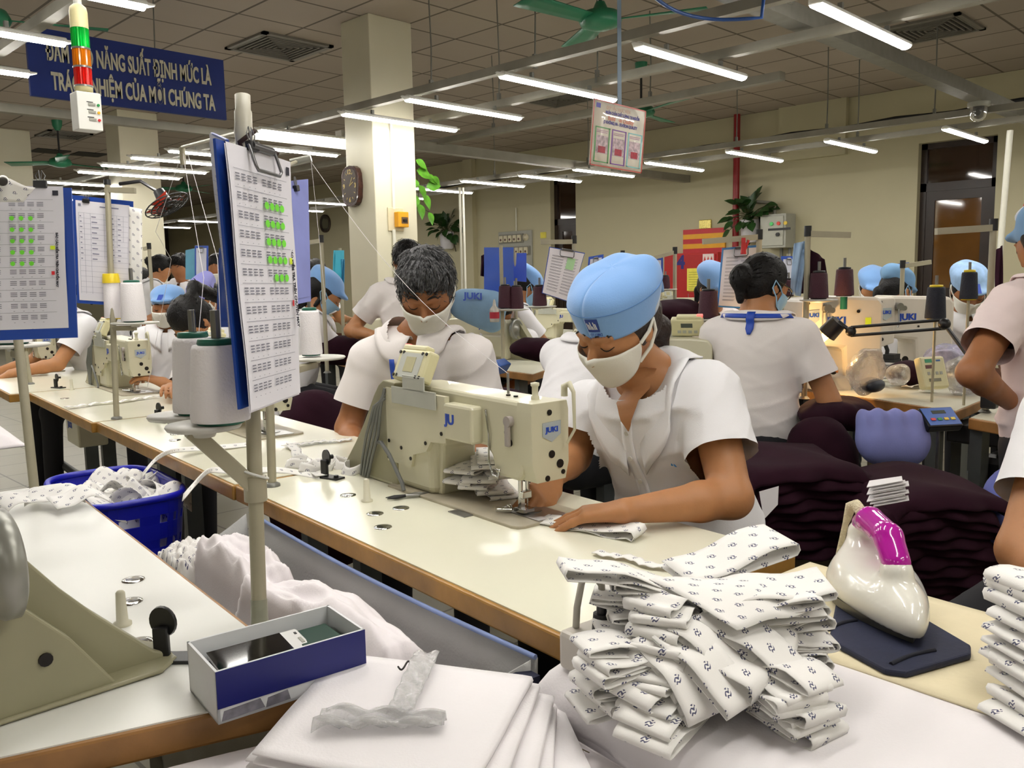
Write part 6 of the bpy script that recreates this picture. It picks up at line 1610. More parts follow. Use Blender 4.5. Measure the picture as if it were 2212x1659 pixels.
for k in range(14):       # front pile: folds point to the camera and left
    z = .006 + k*.0076; put(hp(-.03 - k*.001, -.015 + k*.004, z), -PI*.72 + r0.uniform(-.25, .22), .125 - k*.006 + r0.uniform(-.01, .01), .066, .0105, r0.uniform(-.12, .12), .0, -.002, f'printed strip hanging towards the packing table, {lv_names[k]} up in the front pile')
for k in range(9):       # between the left and the front pile
    z = .006 + k*.0078; put(hp(-.03, .01, z), PI + .38 + r0.uniform(-.15, .15), .135 + r0.uniform(-.012, .01), .062, .010, r0.uniform(-.1, .1), .0, .0, f'printed strip folded past the power socket towards us, {lv_names[k]} up in its pile')
for k in range(8):
    z = .006 + k*.0075; put(hp(.03, -.02, z), -PI*.36 + r0.uniform(-.2, .2), .10 + r0.uniform(-.01, .01), .062, .010, r0.uniform(-.12, .12), .0, -.002, f'printed strip fanned onto the bare cloth, {lv_names[k]} up in the small pile')
for k, (x, y, z, a, L) in enumerate(((-.06, -.05, .088, -.95, .10), (-.045, -.045, .095, -.80, .10), (-.01, -.03, .101, -.78, .11), (-.08, -.045, .080, -1.1, .09), (.0, -.02, .106, -.45, .085))):
    put(hp(x, y + .03, z), a, L, .050, .014, .15, -.02, -.03, f'plump folded printed strip on the bundle front, {ords[k]} from the power socket', 1.25)
# broad flat pieces on the top
def flat_piece(pts, label, sag=.004, nu=14, nv=8, mb=None):
    A_, B_, C2, D2 = [Vector(p) for p in pts]
    wA = (B_ - A_).length; hA = (D_ - A_).length if False else (D2 - A_).length
    mb = MB().grid(lambda i, j: (A_*(1 - i) + B_*i)*(1 - j) + (D2*(1 - i) + C2*i)*j + ez*(sag*math.sin(PI*i)*math.sin(PI*j) + .002*math.sin(i*9 + j*4)), nu, nv, 0, lambda i, j: (i*wA, j*hA))
    return mb
zt2 = TZ + .172
top('printed_strip', flat_piece([hp(-.07, .05, .124), hp(.085, .055, .124), hp(.10, -.02, .108), hp(.01, -.055, .104)], '', .008), M_print, 'broad printed piece lying flat on top of the bundle, corner hanging to the front', 'fabric strip', tuple(hp(0, 0, .17)), 'T', 'printed white strips in the big bundle', solid=.0014)
mb = fold_strip(hp(-.03, .085, .112), .40, .155, .07, .018, .12, .006, .014, 1.2, 901)
top('printed_strip', mb, M_print, 'wide printed loop rising at the back of the bundle, near the iron cord', 'fabric strip', tuple(hp(0, .08, .17)), 'T', 'printed white strips in the big bundle', solid=.0014)
mb = fold_strip(hp(-.03, .065, .112), PI + .12, .14, .06, .016, .06, .006, .012, 1.2, 902)
top('printed_strip', mb, M_print, 'topmost printed loop pointing at the power socket', 'fabric strip', tuple(hp(0, .06, .17)), 'T', 'printed white strips in the big bundle', solid=.0014)
# loose pieces on the cream table
def lie(p0, p1, w, label, seed, amp=.004, z=TZ + .004, m=None, fr='T', folds=1):
    r = random.Random(seed); a, b = tz(*p0, z), tz(*p1, z); d = (b - a).normalized(); s = Vector((-d.y, d.x, 0)); N = 24
    path = [a + (b - a)*(k/N) + s*amp*1.5*math.sin(k*.5 + seed) + ez*abs(amp*math.sin(k*.9 + seed)) for k in range(N + 1)]
    return top('printed_strip', ribbon(path, s, w, uv0=(r.random(), r.random()), nx=4), m or M_print, label, 'fabric strip', tuple(a), fr, 'loose printed strips on the tables', solid=.0015)
a_, b_ = tz(1170, 1126, TZ), tz(1372, 1165, TZ); d_ = (b_ - a_).normalized(); s_ = Vector((-d_.y, d_.x, 0))
L_ = (b_ - a_).length
path = []
for k in range(41):
    t = k/40
    if t < .46: x = t/.46; z = .006 + .004*math.sin(x*14)*x
    elif t > .54: x = 1 - (t - .54)/.46; z = .022*max(.25, x) + .003*math.sin(x*7)
    else: a = (t - .46)/.08*PI - PI/2; x = 1 + math.cos(a)*.05; z = .014 + .010*math.sin(a)
    path.append(a_ + d_*(x*L_) + ez*z)
top('printed_strip', ribbon(path, s_*.9 + ez*.1, .05, uv0=(.2, .3), nx=6), M_print, 'printed strip under the presser foot, held by the seated woman\'s hand', 'fabric strip', tuple(a_), 'T', 'loose printed strips on the tables', solid=.0014)
lie((1285, 1192), (1470, 1235), .022, 'narrow frayed printed strip on the cream table behind the bundle', 3)
lie((140, 882), (345, 858), .035, 'printed strip lying on the ponytail woman\'s table', 4, .008)
lie((760, 950), (620, 962), .03, 'printed strip lying before the grey haired man', 5, .004)
lie((620, 962), (700, 1030), .03, 'printed strip crossing the table seam before the man', 6, .006)
for k, (x, y) in enumerate(((640, 1000), (670, 1010), (700, 1005), (745, 1000), (765, 1012))):
    c = tz(x, y, TZ + .012); mb = ribbon([c + Vector((math.cos(t)*.028, math.sin(t)*.03, .006*math.sin(2*t + k))) for t in np.linspace(0, 5.4, 20)], ez*.9 + eu*.4, .028, uv0=(k*.1, 0))
    top('printed_strip', mb, M_print, f'curled end of printed strip by the black bobbin winder, {ords[k]} towards the machine', 'fabric strip', tuple(c), 'T', 'loose printed strips on the tables', solid=.0014)
# strips running down into the basket
def hang(p0, z0, pts, label, w=.03):
    path = [tz(*p0, z0)] + [td(*p[:2], p[2]) for p in pts]
    fine = []
    for a, b in zip(path, path[1:]): fine += [a + (b - a)*t for t in (0, .25, .5, .75)]
    fine.append(path[-1])
    for _ in range(3): fine = [fine[0]] + [(fine[i - 1] + fine[i]*2 + fine[i + 1])/4 for i in range(1, len(fine) - 1)] + [fine[-1]]
    top('printed_strip', ribbon(fine, Vector((.35, .8, .25)), w, uv0=(.3, .1)), M_print, label, 'fabric strip', tuple(path[0]), 'T', 'loose printed strips on the tables', solid=.0014)
dd = lambda x, y, z: (T(*tz(x, y, z)) - O).dot(RC @ Vector((0, 0, -1)))
hang((560, 958), TZ + .004, ((450, 968, dd(450, 968, TZ + .01)), (372, 972, dd(372, 972, TZ + .02) - .03), (335, 990, 2.02), (305, 1030, 2.0)), 'printed strip running over the wooden edge into the blue basket')
hang((690, 1030), TZ + .004, ((600, 1012, dd(600, 1012, TZ + .005)), (505, 1020, dd(505, 1020, TZ + .01)), (452, 1012, dd(452, 1012, TZ + .02)), (425, 1040, 1.78), (395, 1075, 1.75)), 'printed strip hanging from the table seam into the blue basket')
# stack under the machine arm
gc = tz(1055, 1080, TZ + .006)
for k in range(9):
    c = tz(1062 + r0.uniform(-8, 8), 1052, TZ) ; c.z = TZ + .007 + k*.0098
    a = r0.uniform(-.5, .5) - .75; d = Vector((math.sin(a), -math.cos(a), 0)); s = Vector((-d.y, d.x, 0)); path = []
    for i in range(21):
        t = i/20; L = .15
        if t < .45: x = t/.45; z = 0
        elif t > .55: x = 1 - (t - .55)/.45; z = .008
        else: q = (t - .45)/.1*PI - PI/2; x = 1 + math.cos(q)*.03; z = .004 + .004*math.sin(q)
        path.append(c + d*(x*L) + ez*(z + .003*math.sin(x*6 + k)))
    top('printed_strip', ribbon(path, s, .075 + .008*math.sin(k*2.1), uv0=(k*.13, .2), nx=6), M_print, f'folded printed piece under the machine arm, {ords[k]} from the bottom', 'fabric strip', tuple(c), 'T', 'printed pieces under the machine arm', solid=.0013)
# second bundle at the right edge
for k in range(11):
    base = tz(2190, 1560, TZ); c = base + vr*(.10 + .004*k) + vf*(.012*k*.6) ; c.z = TZ + .008 + k*.0125
    mb = fold_strip(c, PI + .18 + r0.uniform(-.1, .1), .115 + r0.uniform(-.008, .008), .085, .011, r0.uniform(-.05, .05), .0, .0, 1., 300 + k)
    top('printed_strip', mb, M_print, f'printed strip of the bundle cut by the picture edge, {ords[k]} from the bottom', 'fabric strip', tuple(c), 'T', 'printed strips in the edge bundle', solid=.0014)

# ---------------------------------------------------------------- power socket behind the bundle
qa = tz(1262, 1430, TZ); ps = thing('power_socket', 'white power strip with a black plug standing beside the printed bundle', 'power socket', (qa.x, qa.y, TZ), 'T')
cs_ = tz(1285, 1440, TZ)
ob('body', MB().box((cs_.x, cs_.y, TZ + .026), (.075, .055, .05), None, 0, .006), mat('socket_white', (206, 200, 190), .45, var=.06), ps)
pb2 = Vector((cs_.x + .005, cs_.y - .008, TZ + .05))
ob('plug', MB().cone(pb2, pb2 + ez*.022, .013, .011, n=14).cone(pb2 + ez*.022, pb2 + ez*.04, .007, .006, n=12), M_blk, ps)
ob('cord', MB().tube([pb2 + ez*.038, pb2 + ez*.058, pb2 + ez*.072 + vr*-.01, pb2 + ez*.066 + vr*-.024, pb2 + ez*.03 + vr*-.031, pb2 + ez*-.05 + vr*-.034 + vf*.02, pb2 + ez*-.30 + vr*-.04 + vf*.05], .0045, 8), mat('cord_grey', (176, 172, 160), .5), ps)

# ---------------------------------------------------------------- iron on its mat
mA, mB, mC, mD = [tz(x, y, TZ + .008) for x, y in ((1786, 1392), (1945, 1480), (2118, 1428), (1850, 1300))]
mcx = (mA + mB + mC + mD)/4
mat_mb = MB()
def rmat(i, j):
    return None
mp = []
P4 = [mA, mB, mC, mC + (mA - mB)*.9]
P4 = [tz(1790, 1400, TZ), tz(1935, 1482, TZ), tz(2118, 1428, TZ), tz(1905, 1300, TZ), tz(1808, 1306, TZ)]
n5 = len(P4)
for k in range(n5):
    a, b, c = P4[k - 1], P4[k], P4[(k + 1) % n5]
    for t in (0, .25, .5, .75, 1): u_ = (a - b).normalized()*.018*(1 - t); w_ = (c - b).normalized()*.018*t; mp.append(b + u_*(1 - t*.0) + w_)
im = thing('iron_mat', 'navy rubber iron mat with two grooves', 'mat', tuple(mcx), 'T')
ob('mat', MB().prism([(p.x, p.y) for p in mp], (0, 0, TZ + .005), (1, 0, 0), (0, 1, 0), (0, 0, .009)), mat('mat_navy', (26, 32, 58), .7, var=.12, scale=18, bump=.1, bscale=120), im, bevel=.003)
gv = MB()
for a, b in (((1925, 1435), (2020, 1405)), ((1790, 1360), (1850, 1340))):
    p0, p1 = tz(*a, TZ + .0145), tz(*b, TZ + .0145); gv.tube([p0 + (p1 - p0)*t + vf*.005*math.sin(PI*t) for t in np.linspace(0, 1, 9)], .003, 6)
ob('groove', gv, mat('mat_groove', (14, 17, 32), .8), im)
it, ik_ = tz(1972, 1388, TZ + .016), tz(1850, 1262, TZ + .016)
idir = (it - ik_); idir.z = 0; iL = .205; idir.normalize(); isd = Vector((idir.y, -idir.x, 0))
ic = it - idir*iL; iron = thing('electric_iron', 'white electric iron with a magenta handle grip standing on its mat', 'iron', (it.x, it.y, TZ + .014), 'T')

def half(t):     # half width from tip (0) to heel (1)
    return .058*(1 - (1 - min(1, t/.72))**1.75) if t < .72 else .056 - .012*((t - .72)/.28)**2
def outline(sc, z, n=26):
    R_ = []; Lft = []
    for k in range(n + 1):
        t = k/n; p = it - idir*(t*iL); w_ = half(t)*sc
        R_.append(p + isd*w_ + ez*(z)); Lft.append(p - isd*w_ + ez*z)
    return R_ + Lft[::-1]
zb_ = TZ + .015 - it.z
pl2 = MB(); o0, o1 = outline(1, zb_), outline(1, zb_ + .012); n8 = len(o0); pl2.add(o0 + o1, [tuple(range(n8))[::-1], tuple(range(n8, 2*n8))] + [(i, (i + 1) % n8, n8 + (i + 1) % n8, n8 + i) for i in range(n8)])
ob('sole_plate', pl2, mat('sole_steel', (92, 90, 84), .35, .8, var=.1), iron)
h_ = Vector((0, 0, 0))
def IP(t, x, z): return tuple(it - idir*(t*iL) + isd*x + ez*(zb_ + z))
Ri = np.array([[-idir.x, isd.x, 0], [-idir.y, isd.y, 0], [0, 0, 1.]])
bp_ = []
for k in range(13):
    t = .05 + k*.072; w_ = half(t)
    bp_.append(('e', IP(t, 0, .022), (.024 + .012*min(1, t*2), max(.009, w_*.99), .015), Ri, .012))
for k in range(9):
    t = .14 + k*.09; bp_.append(('e', IP(t, 0, .026 + .014*math.sin(min(1, t*1.15)*PI/2)**1.2), (.030, max(.010, half(t)*.74), .022), Ri, .03))
bp_ += [('c', IP(.90, 0, .04), IP(.95, 0, .088), .026, .020, .03), ('c', IP(.95, 0, .088), IP(.80, 0, .112), .0165, .0125, .008), ('c', IP(.80, 0, .112), IP(.46, 0, .108), .0125, .0125, .004), ('c', IP(.46, 0, .108), IP(.29, 0, .074), .0125, .0155, .006), ('c', IP(.29, 0, .074), IP(.24, 0, .03), .0165, .020, .02)]
bp_.append(('-e', IP(.5, 0, -.002), (.3, .12, .0135), Ri, .0))
ob('shell', sdf_mb(bp_, .0036), mat('iron_white', (230, 228, 218), .18, var=.01, coat=.5), iron)
gp = [('c', IP(.93, 0, .104), IP(.80, 0, .116), .0165, .0195, .0), ('c', IP(.80, 0, .116), IP(.46, 0, .112), .0195, .0200, .004), ('c', IP(.46, 0, .112), IP(.31, 0, .086), .0200, .0190, .004)]
ob('handle_grip', sdf_mb(gp, .0032), mat('iron_magenta', (176, 24, 150), .15, var=.02, coat=.6), iron)
ob('dial', MB().lathe(IP(.55, 0, .056), [(.030, 0), (.030, .007), (.026, .010), (.0, .0105)], n=28), mat('dial_white', (216, 214, 206), .35), iron)
ob('dial_mark', MB().box(Vector(IP(.62, .004, .068)), (.006, .008, .001)), mat('dial_red', (200, 70, 70), .5, var=0), iron)
cdp = [IP(.93, 0, .10), IP(.98, 0, .118), IP(1.04, .004, .126), IP(1.10, .008, .120), IP(1.13, .01, .10), IP(1.14, .012, .09), IP(1.2, .02, .02)]
ob('cord_sleeve', MB().tube(cdp, [.010, .009, .0085, .008, .006, .0045, .0045], 10), mat('cord_cream', (212, 200, 168), .6, var=.1, bump=.6, bscale=300), iron)

# ---------------------------------------------------------------- clipboards
def clipboard(label, TL, TR, BR, BL, board=M_boardblue, over=.012, rows=11, kind='form', paper=M_paper, green=None, clip=True, back=.0, group=None, vtext=None, sheets=1, board_off=(0, 0, 0)):
    """corners of the paper in world space"""
    TL, TR, BR, BL = [Vector(p) for p in (TL, TR, BR, BL)]
    t = thing('clipboard', label, 'clipboard', tuple((TL + TR)/2), 'W', group)
    n = (TR - TL).cross(BL - TL).normalized()
    if n.dot(O - TL) < 0: n = -n
    def P(s, q, o=0.): return (TL*(1 - s) + TR*s)*(1 - q) + (BL*(1 - s) + BR*s)*q + n*o
    W_ = (TR - TL).length; Hh = (BL - TL).length; m_ = over/W_; k_ = over/Hh; bo = Vector(board_off)
    ob('board', MB().add([P(-m_, -k_*1.5, -.004) + bo, P(-m_, 1 + k_, -.004) + bo, P(1 + m_, 1 + k_, -.004) + bo, P(1 + m_, -k_*1.5, -.004) + bo], [(0, 1, 2, 3)]), board, t, solid=.004)
    for k in range(sheets):
        ob('paper', MB().grid(lambda i, j: P(i - .012*k, j + .006*k, -.0002*k*6 + .003*math.sin(PI*j)*(.4 if k == 0 else .2) + .0012*math.sin(j*9 + i*3)), 6, 12), paper, t)
    bu = lambda i, j: .003*math.sin(PI*j)*.4 + .0012*math.sin(j*9 + i*3) + .0014
    def mark(mb, s0, q0, s1, q1, o=0.):
        mb.add([P(s0, q0, bu(s0, q0) + o), P(s0, q1, bu(s0, q1) + o), P(s1, q1, bu(s1, q1) + o), P(s1, q0, bu(s1, q0) + o)], [(0, 1, 2, 3)])
    if kind == 'form':
        pr = MB()
        for r_ in range(rows):
            q0 = .10 + .87*r_/rows; dq = .87/rows
            mark(pr, .05, q0 - dq*.08, .90, q0 - dq*.08 + .0016)
            for c_ in range(8):
                s0 = .07 + c_*.088 + (.06 if c_ > 3 else 0)
                for l_ in range(3): mark(pr, s0, q0 + dq*(.16 + .15*l_), s0 + .062, q0 + dq*(.16 + .15*l_) + .0042)
                mark(pr, s0 + .02, q0 + dq*.78, s0 + .035, q0 + dq*.78 + .002)
        ob('print', pr, M_ink, t)
        if vtext:
            ob('print_heading', text_mb(vtext, .0068*Hh/.34, P(.925, .52, bu(.9, .5) + .0004), (BL - TL), (TR - TL), .0002, 1., .0003), mat('form_heading_ink', (46, 46, 58), .7, var=0), t)
            lg_ = MB(); mark(lg_, .90, .03, .955, .065, .0004); ob('print_emblem', lg_, mat('form_heading_ink', (46, 46, 58), .7, var=0), t)
        if green:
            for (r_, cs2) in green:
                q0 = .10 + .87*r_/rows; dq = .87/rows
                for c_ in cs2:
                    s0 = .07 + c_*.088 + (.06 if c_ > 3 else 0); g = MB(); cc = [P(s0 + .03 + .0054*(Hh/.34)/W_*math.cos(a), q0 + dq*.62 + .0054*(Hh/.34)/Hh*math.sin(a), bu(s0, q0) + .0022) for a in np.linspace(0, 2*PI, 13)[:-1]]
                    g.add(cc, [tuple(range(12))]); ob('green_dot', g, M_hi, t)
        g = MB(); mark(g, .865, .42, .91, .447, .0006); ob('yellow_mark', g, M_hiy, t)
        g = MB(); mark(g, .87, .60, .90, .625, .0006); ob('red_mark', g, mat('marker_red', (210, 40, 50), .7, var=0), t)
    elif kind == 'list':
        pr = MB()
        for r_ in range(16): mark(pr, .05, .12 + r_*.053, .97, .12 + r_*.053 + .0016)
        for c_ in (.05, .15, .27, .52, .64, .76, .88): mark(pr, c_, .12, c_ + .004, .93)
        for r_ in range(9):
            for s0, w_ in ((.07, .05), (.29, .14), (.66, .06), (.78, .07)): mark(pr, s0, .15 + r_*.053, s0 + w_*(.6 + .4*((r_*7) % 5)/5), .16 + r_*.053)
        mark(pr, .45, .04, .8, .052); mark(pr, .05, .03, .10, .055)
        ob('print', pr, mat('pencil_ink', (128, 130, 152), .7, var=0), t)
    elif kind == 'lines':
        pr = MB()
        for r_ in range(13):
            for s0, s1 in ((.1, .46), (.54, .88)):
                mark(pr, s0, .14 + r_*.062, s1, .148 + r_*.062); mark(pr, s0, .158 + r_*.062, s1 - .02, .164 + r_*.062)
        ob('print', pr, mat('faint_ink', (150, 150, 164), .7, var=0), t)
        if green:
            g = MB(); mark(g, .56, .14, .80, .38, .0005); ob('green_dot', g, mat('pale_green_mark', (176, 220, 170), .7, var=0), t)
    if clip:
        a, b = P(.30, -.012, .004), P(.70, -.012, .004); dn = (BL - TL).normalized()
        ob('clip_plate', MB().tube([a + (b - a)*.1, b - (b - a)*.1], .006, 8), M_clip, t)
        ob('clip_wire', MB().tube([a, a + dn*.03 + n*.008, a + dn*.036 + (b - a)*.08 + n*.008, b + dn*.036 - (b - a)*.08 + n*.008, b + dn*.03 + n*.008, b], .0025, 6), M_clip, t)
    return t, P, n
def binder(P, n, s, q, parent, w=.02, h=.013):
    c = P(s, q, .003); ex = (P(s + .1, q) - P(s, q)).normalized(); ey = n.cross(ex)
    R = Matrix((ex, ey, n)).transposed()
    b_ = ob('binder_clip', MB().box(c, (w, h, .010), R, 0, .002), M_blk, parent)
    b_2 = MB()
    for sg in (-1, 1): b_2.tube([c + ex*sg*.003, c + ex*sg*.009 + ey*(.012 + h*.3), c + ex*sg*.003 + ey*(.022 + h*.3), c + ex*sg*.001 + ey*(.008)], .001, 5)
    ob('clip_handle', b_2, M_clip, b_)
vt = 'BÁO CÁO KIỂM TRA TRÊN CHUYỀN MAY'
g5 = [(1, (4, 5, 6, 7)), (2, (4, 5, 6, 7)), (3, (4, 5, 6, 7)), (4, (4, 5, 6, 7)), (5, (5, 6, 7))]
t_, P_, n_v = clipboard('tall clipboard on the nearest stand, printed form with rows of green dots', at(487, 305, 1.10), at(627, 350, 1.24), at(650, 848, 1.24), at(541, 889, 1.08), green=g5, rows=12, vtext=vt, sheets=2, over=.001, board_off=tuple(RC @ Vector((-.012, .004, -.004))))
binder(P_, n_v, .36, -.01, t_)
clipboard('blue clipboard behind the tall form, its dark papers facing the ponytail woman', at(452, 288, 1.22), at(484, 303, 1.12), at(541, 880, 1.10), at(512, 870, 1.20), kind='list', paper=mat('grey_paper', (170, 170, 186), .7, var=.03), clip=False, over=.001)
t_, P_, n_v = clipboard('plain bright blue clipboard hanging behind the tall form', at(478, 560, 1.35), at(500, 560, 1.33), at(520, 690, 1.33), at(480, 690, 1.35), kind='none', paper=M_boardblue, clip=False)
dL = 1.62
t_, P_, n_v = clipboard('first clipboard at the picture edge with a printed strip over its corner', at(-92, 400, dL), at(136, 403, dL + .02), at(148, 708, dL + .02), at(-88, 716, dL), green=[(1, (3, 4, 5, 6)), (2, (3, 4, 5, 6)), (3, (3, 4, 5, 6)), (4, (3, 4, 5, 6)), (5, (4, 5, 6))], rows=11, vtext=vt, clip=False, over=.007, board_off=tuple((RC @ Vector((.008, -.012, 0)))))
binder(P_, n_v, .79, -.012, t_, .024, .014)
path = [at(-40, 392, dL - .03), at(10, 380, dL - .03), at(60, 392, dL - .03), at(75, 410, dL - .035)]
mb = MB().grid(lambda i, j: at(-30 + 105*i - 25*j*i, 388 + 8*i + 48*j*(1 - .15*i), dL - .03) + Vector((0, 0, .008*math.sin(i*5)*(1 - j))), 10, 6, 0, lambda i, j: (i*.1, j*.06))
mb = merge((mb, 0), (MB().grid(lambda i, j: at(6 + 12*math.cos(i*2*PI), 390 + 11*math.sin(i*2*PI) + 3*j, dL - .03 - .04*j), 14, 3, 0, lambda i, j: (i*.06, j*.04)), 0))
top('printed_strip', mb, M_print, 'printed strip draped over the corner of the first clipboard', 'fabric strip', tuple(at(30, 400, dL)), 'W', solid=.0014)
d2 = d3 + .02
t_, P_, n_v = clipboard('handwritten table clipboard on the crossbar stand', at(163, 432, d2), at(280, 444, d2), at(281, 655, d2), at(172, 648, d2), kind='list', clip=False)
binder(P_, n_v, .2, 0, t_, .026, .015)
mb = MB().grid(lambda i, j: at(279 + 28*i, 446 + 6*i + 186*j, d2 - .01 + .004*math.sin(j*8)), 4, 12, 0, lambda i, j: (i*.05, j*.30))
top('printed_strip', mb, M_print, 'printed strip clipped to the edge of the handwritten clipboard', 'fabric strip', tuple(at(293, 450, d2)), 'W', solid=.0014)
M_lav = mat('lavender_sheet', (142, 150, 218), .7, var=.05)
t_, P_, n_v = clipboard('lavender cloth covered board beside the tall clipboards', at(628, 408, 1.95), at(664, 404, 2.05), at(670, 640, 2.05), at(640, 646, 1.95), kind='none', board=M_lav, paper=M_lav, clip=False)
binder(P_, n_v, .25, 0, t_, .02, .014)
t_, P_, n_v = clipboard('tilted white clipboard hanging before the narrow dark doorway', at(1188, 535, 4.25), at(1262, 548, 4.29), at(1232, 652, 4.29), at(1172, 632, 4.25), kind='lines', green=1, over=.003)
t_, P_, n_v = clipboard('white clipboard in front of the red hose cabinet', at(1563, 540, 3.5), at(1638, 534, 3.5), at(1622, 664, 3.5), at(1552, 660, 3.5), kind='lines', over=.006, board=mat('board_sky', (70, 140, 210), .4))
for (q4, lab, m_) in ((((1050, 541, 5.0), (1105, 541, 5.0), (1105, 630, 5.0), (1050, 629, 5.0)), 'larger bright blue board hanging over the masked woman', mat('board_bright_blue', (16, 74, 180), .4)),
                      (((1106, 553, 5.2), (1133, 553, 5.2), (1133, 604, 5.2), (1106, 602, 5.2)), 'smaller bright blue board next to the larger one', mat('board_bright_blue2', (20, 70, 190), .4)),
                      (((724, 547, 5.4), (742, 547, 5.5), (742, 612, 5.5), (722, 610, 5.4)), 'cyan board at the side of the cream column', mat('board_cyan', (60, 176, 206), .4)),
                      (((404, 545, 6.18), (426, 541, 6.18), (426, 600, 6.18), (404, 600, 6.18)), 'far blue grey board behind the bareheaded man', mat('board_teal', (86, 150, 176), .5))):
    clipboard(lab, *[at(*p) for p in q4], kind='none', board=m_, paper=m_, clip=False)
for q4, lab in ((((1275, 560, 5.6), (1300, 556, 5.6), (1300, 600, 5.6), (1272, 602, 5.6)), 'small pale clipboard showing beside the middle woman\'s cap'), (((1398, 562, 4.89), (1428, 562, 4.89), (1428, 600, 4.89), (1398, 600, 4.89)), 'small pale clipboard by the red hose cabinet'),
                (((1692, 560, 4.98), (1716, 560, 4.98), (1716, 620, 4.98), (1692, 620, 4.98)), 'narrow clipboard behind the bun of the back turned woman'), (((1938, 576, 5.2), (1960, 574, 5.2), (1960, 600, 5.2), (1938, 600, 5.2)), 'small clipboard at the edge of the dark door'),
                (((424, 536, 6.16), (446, 536, 6.16), (446, 596, 6.16), (424, 596, 6.16)), 'far white board with a dark sample, by the bareheaded man')):
    clipboard(lab, *[at(*p) for p in q4], kind='none', paper=mat('pale_form', (190, 192, 206), .7), clip=True)
# ---------------------------------------------------------------- cloth bin, basket and heaps between the tables
def nz(x, y, s=1., o=0.): return mnoise.noise(Vector((x*s + o, y*s - o, o*.37)))
# grey canvas bin hung between the two table rows
gu0, gu1 = UL + .03, U0 - .02
bv0, bv1 = tz(1090, 1380, TZ).y, tz(500, 1070, TZ).y - .02
cb = thing('canvas_bin', 'grey canvas bin hung between the table rows, full of white cloth', 'bin', ((gu0 + gu1)/2, (bv0 + bv1)/2, 0), 'T')
def wallf(k):
    def f(i, j):
        z = TZ - .045 - .55*j; sg = .02*math.sin(PI*i); 
        if k == 0: u, v = gu1 + .012 - .03*j, bv0 + (bv1 - bv0)*i
        elif k == 1: u, v = gu0 + .0 + .03*j, bv0 + (bv1 - bv0)*i
        elif k == 2: u, v = gu0 + (gu1 - gu0)*i, bv1 - .04*j
        else: u, v = gu0 + (gu1 - gu0)*i, bv0 + .04*j + .05*math.sin(PI*i)
        drop = (.012 if k == 0 else .03)*math.sin(PI*i)*(1 - j) + (.06*(1 - i) if k >= 2 else 0)*(1 - j)
        return Vector((u + .006*math.sin(v*30)*j, v + .006*math.sin(u*40)*j, z - drop))
    return f
for k, nm in ((0, 'side_panel'), (1, 'side_panel'), (2, 'end_panel'), (3, 'end_panel')):
    ob(nm, MB().grid(wallf(k), 30, 10), M_greybag, cb, solid=.003)
ob('bottom', MB().bb((gu0 + .03, bv0 + .04, .13), (gu1 - .03, bv1 - .04, .135)), M_greybag, cb)
ob('blue_binding', MB().tube([wallf(0)(i, 0) + Vector((-.003, 0, .002)) for i in np.linspace(0, 1, 30)], .004, 6), mat('binding_blue', (132, 150, 196), .8), cb)
ob('blue_tie', MB().tube([wallf(2)(.55, 0), wallf(2)(.5, .05) + Vector((0, -.01, 0)), wallf(2)(.52, .2) + Vector((0, -.01, 0)), wallf(2)(.48, .3) + Vector((0, -.012, 0))], .003, 6).tube([wallf(2)(.55, 0), wallf(2)(.5, 0) + Vector((0, -.03, .015)), wallf(2)(.47, .02)], .003, 6), mat('tie_blue', (96, 122, 178), .8), cb)
ob('hanging_strap', MB().bb((gu1 - .025, bv0 - .02, TZ - .30), (gu1 + .0, bv0 + .01, TZ - .06)), mat('strap_navy', (22, 26, 52), .8), cb)
def heap(name, label, u0, v0, u1, v1, zf, m, nu=70, nv=70, cat='fabric', fr='T', uvm=False, zmin=None, group=None):
    def fn(i, j):
        u = u0 + (u1 - u0)*i; v = v0 + (v1 - v0)*j
        e = min(1, 6*min(i, 1 - i, j, 1 - j)); return Vector((u, v, zf(i, j)*e + (zmin if zmin is not None else zf(i, j) - .12)*(1 - e)))
    return top(name, MB().grid(fn, nu, nv, 0, (lambda i, j: (i*(u1 - u0)*1.4, j*(v1 - v0)*1.4)) if uvm else None), m, label, cat, ((u0 + u1)/2, (v0 + v1)/2, zf(.5, .5)), fr, group, solid=.004)
def rdg(i, j, sx, sy, o): return 1 - abs(nz(i*sx, j*sy, 1., o))*2
heap('white_cloth', 'pinkish white cloth heaped in the canvas bin, the near billow', gu0 + .03, bv0 + .02, gu1 - .015, bv0 + .66, lambda i, j: TZ - .085 + .06*max(0, math.sin(PI*i))**.7*max(0, math.sin(PI*j))**.6 + .030*rdg(i, j, 2.6, 2.0, 3.1) + .013*rdg(i, j, 7, 4, 9.3) + .006*nz(i, j, 14, 2) - .085*i**2, M_pinkish, zmin=TZ - .30)
heap('white_cloth', 'pinkish white cloth heaped in the canvas bin, the folded billow further in', gu0 + .05, bv0 + .48, gu1 - .04, bv0 + .90, lambda i, j: TZ - .085 + .060*max(0, math.sin(PI*i))**.6*max(0, math.sin(PI*j))**.6 + .032*rdg(i, j, 2.4, 3, 7.7) + .013*rdg(i, j, 5, 7, 5.3) + .006*nz(i, j, 14, 5) - .07*i**2, M_pinkish, zmin=TZ - .30)
heap('printed_scraps', 'printed white scraps at the far end of the canvas bin', gu0 + .02, bv0 + .80, gu1 - .10, bv1 - .02, lambda i, j: TZ - .10 + .035*math.sin(PI*i)*math.sin(PI*j) + .020*rdg(i, j, 5, 5, 1.7) + .012*nz(i, j, 14, 9), M_print, uvm=True, zmin=TZ - .30)
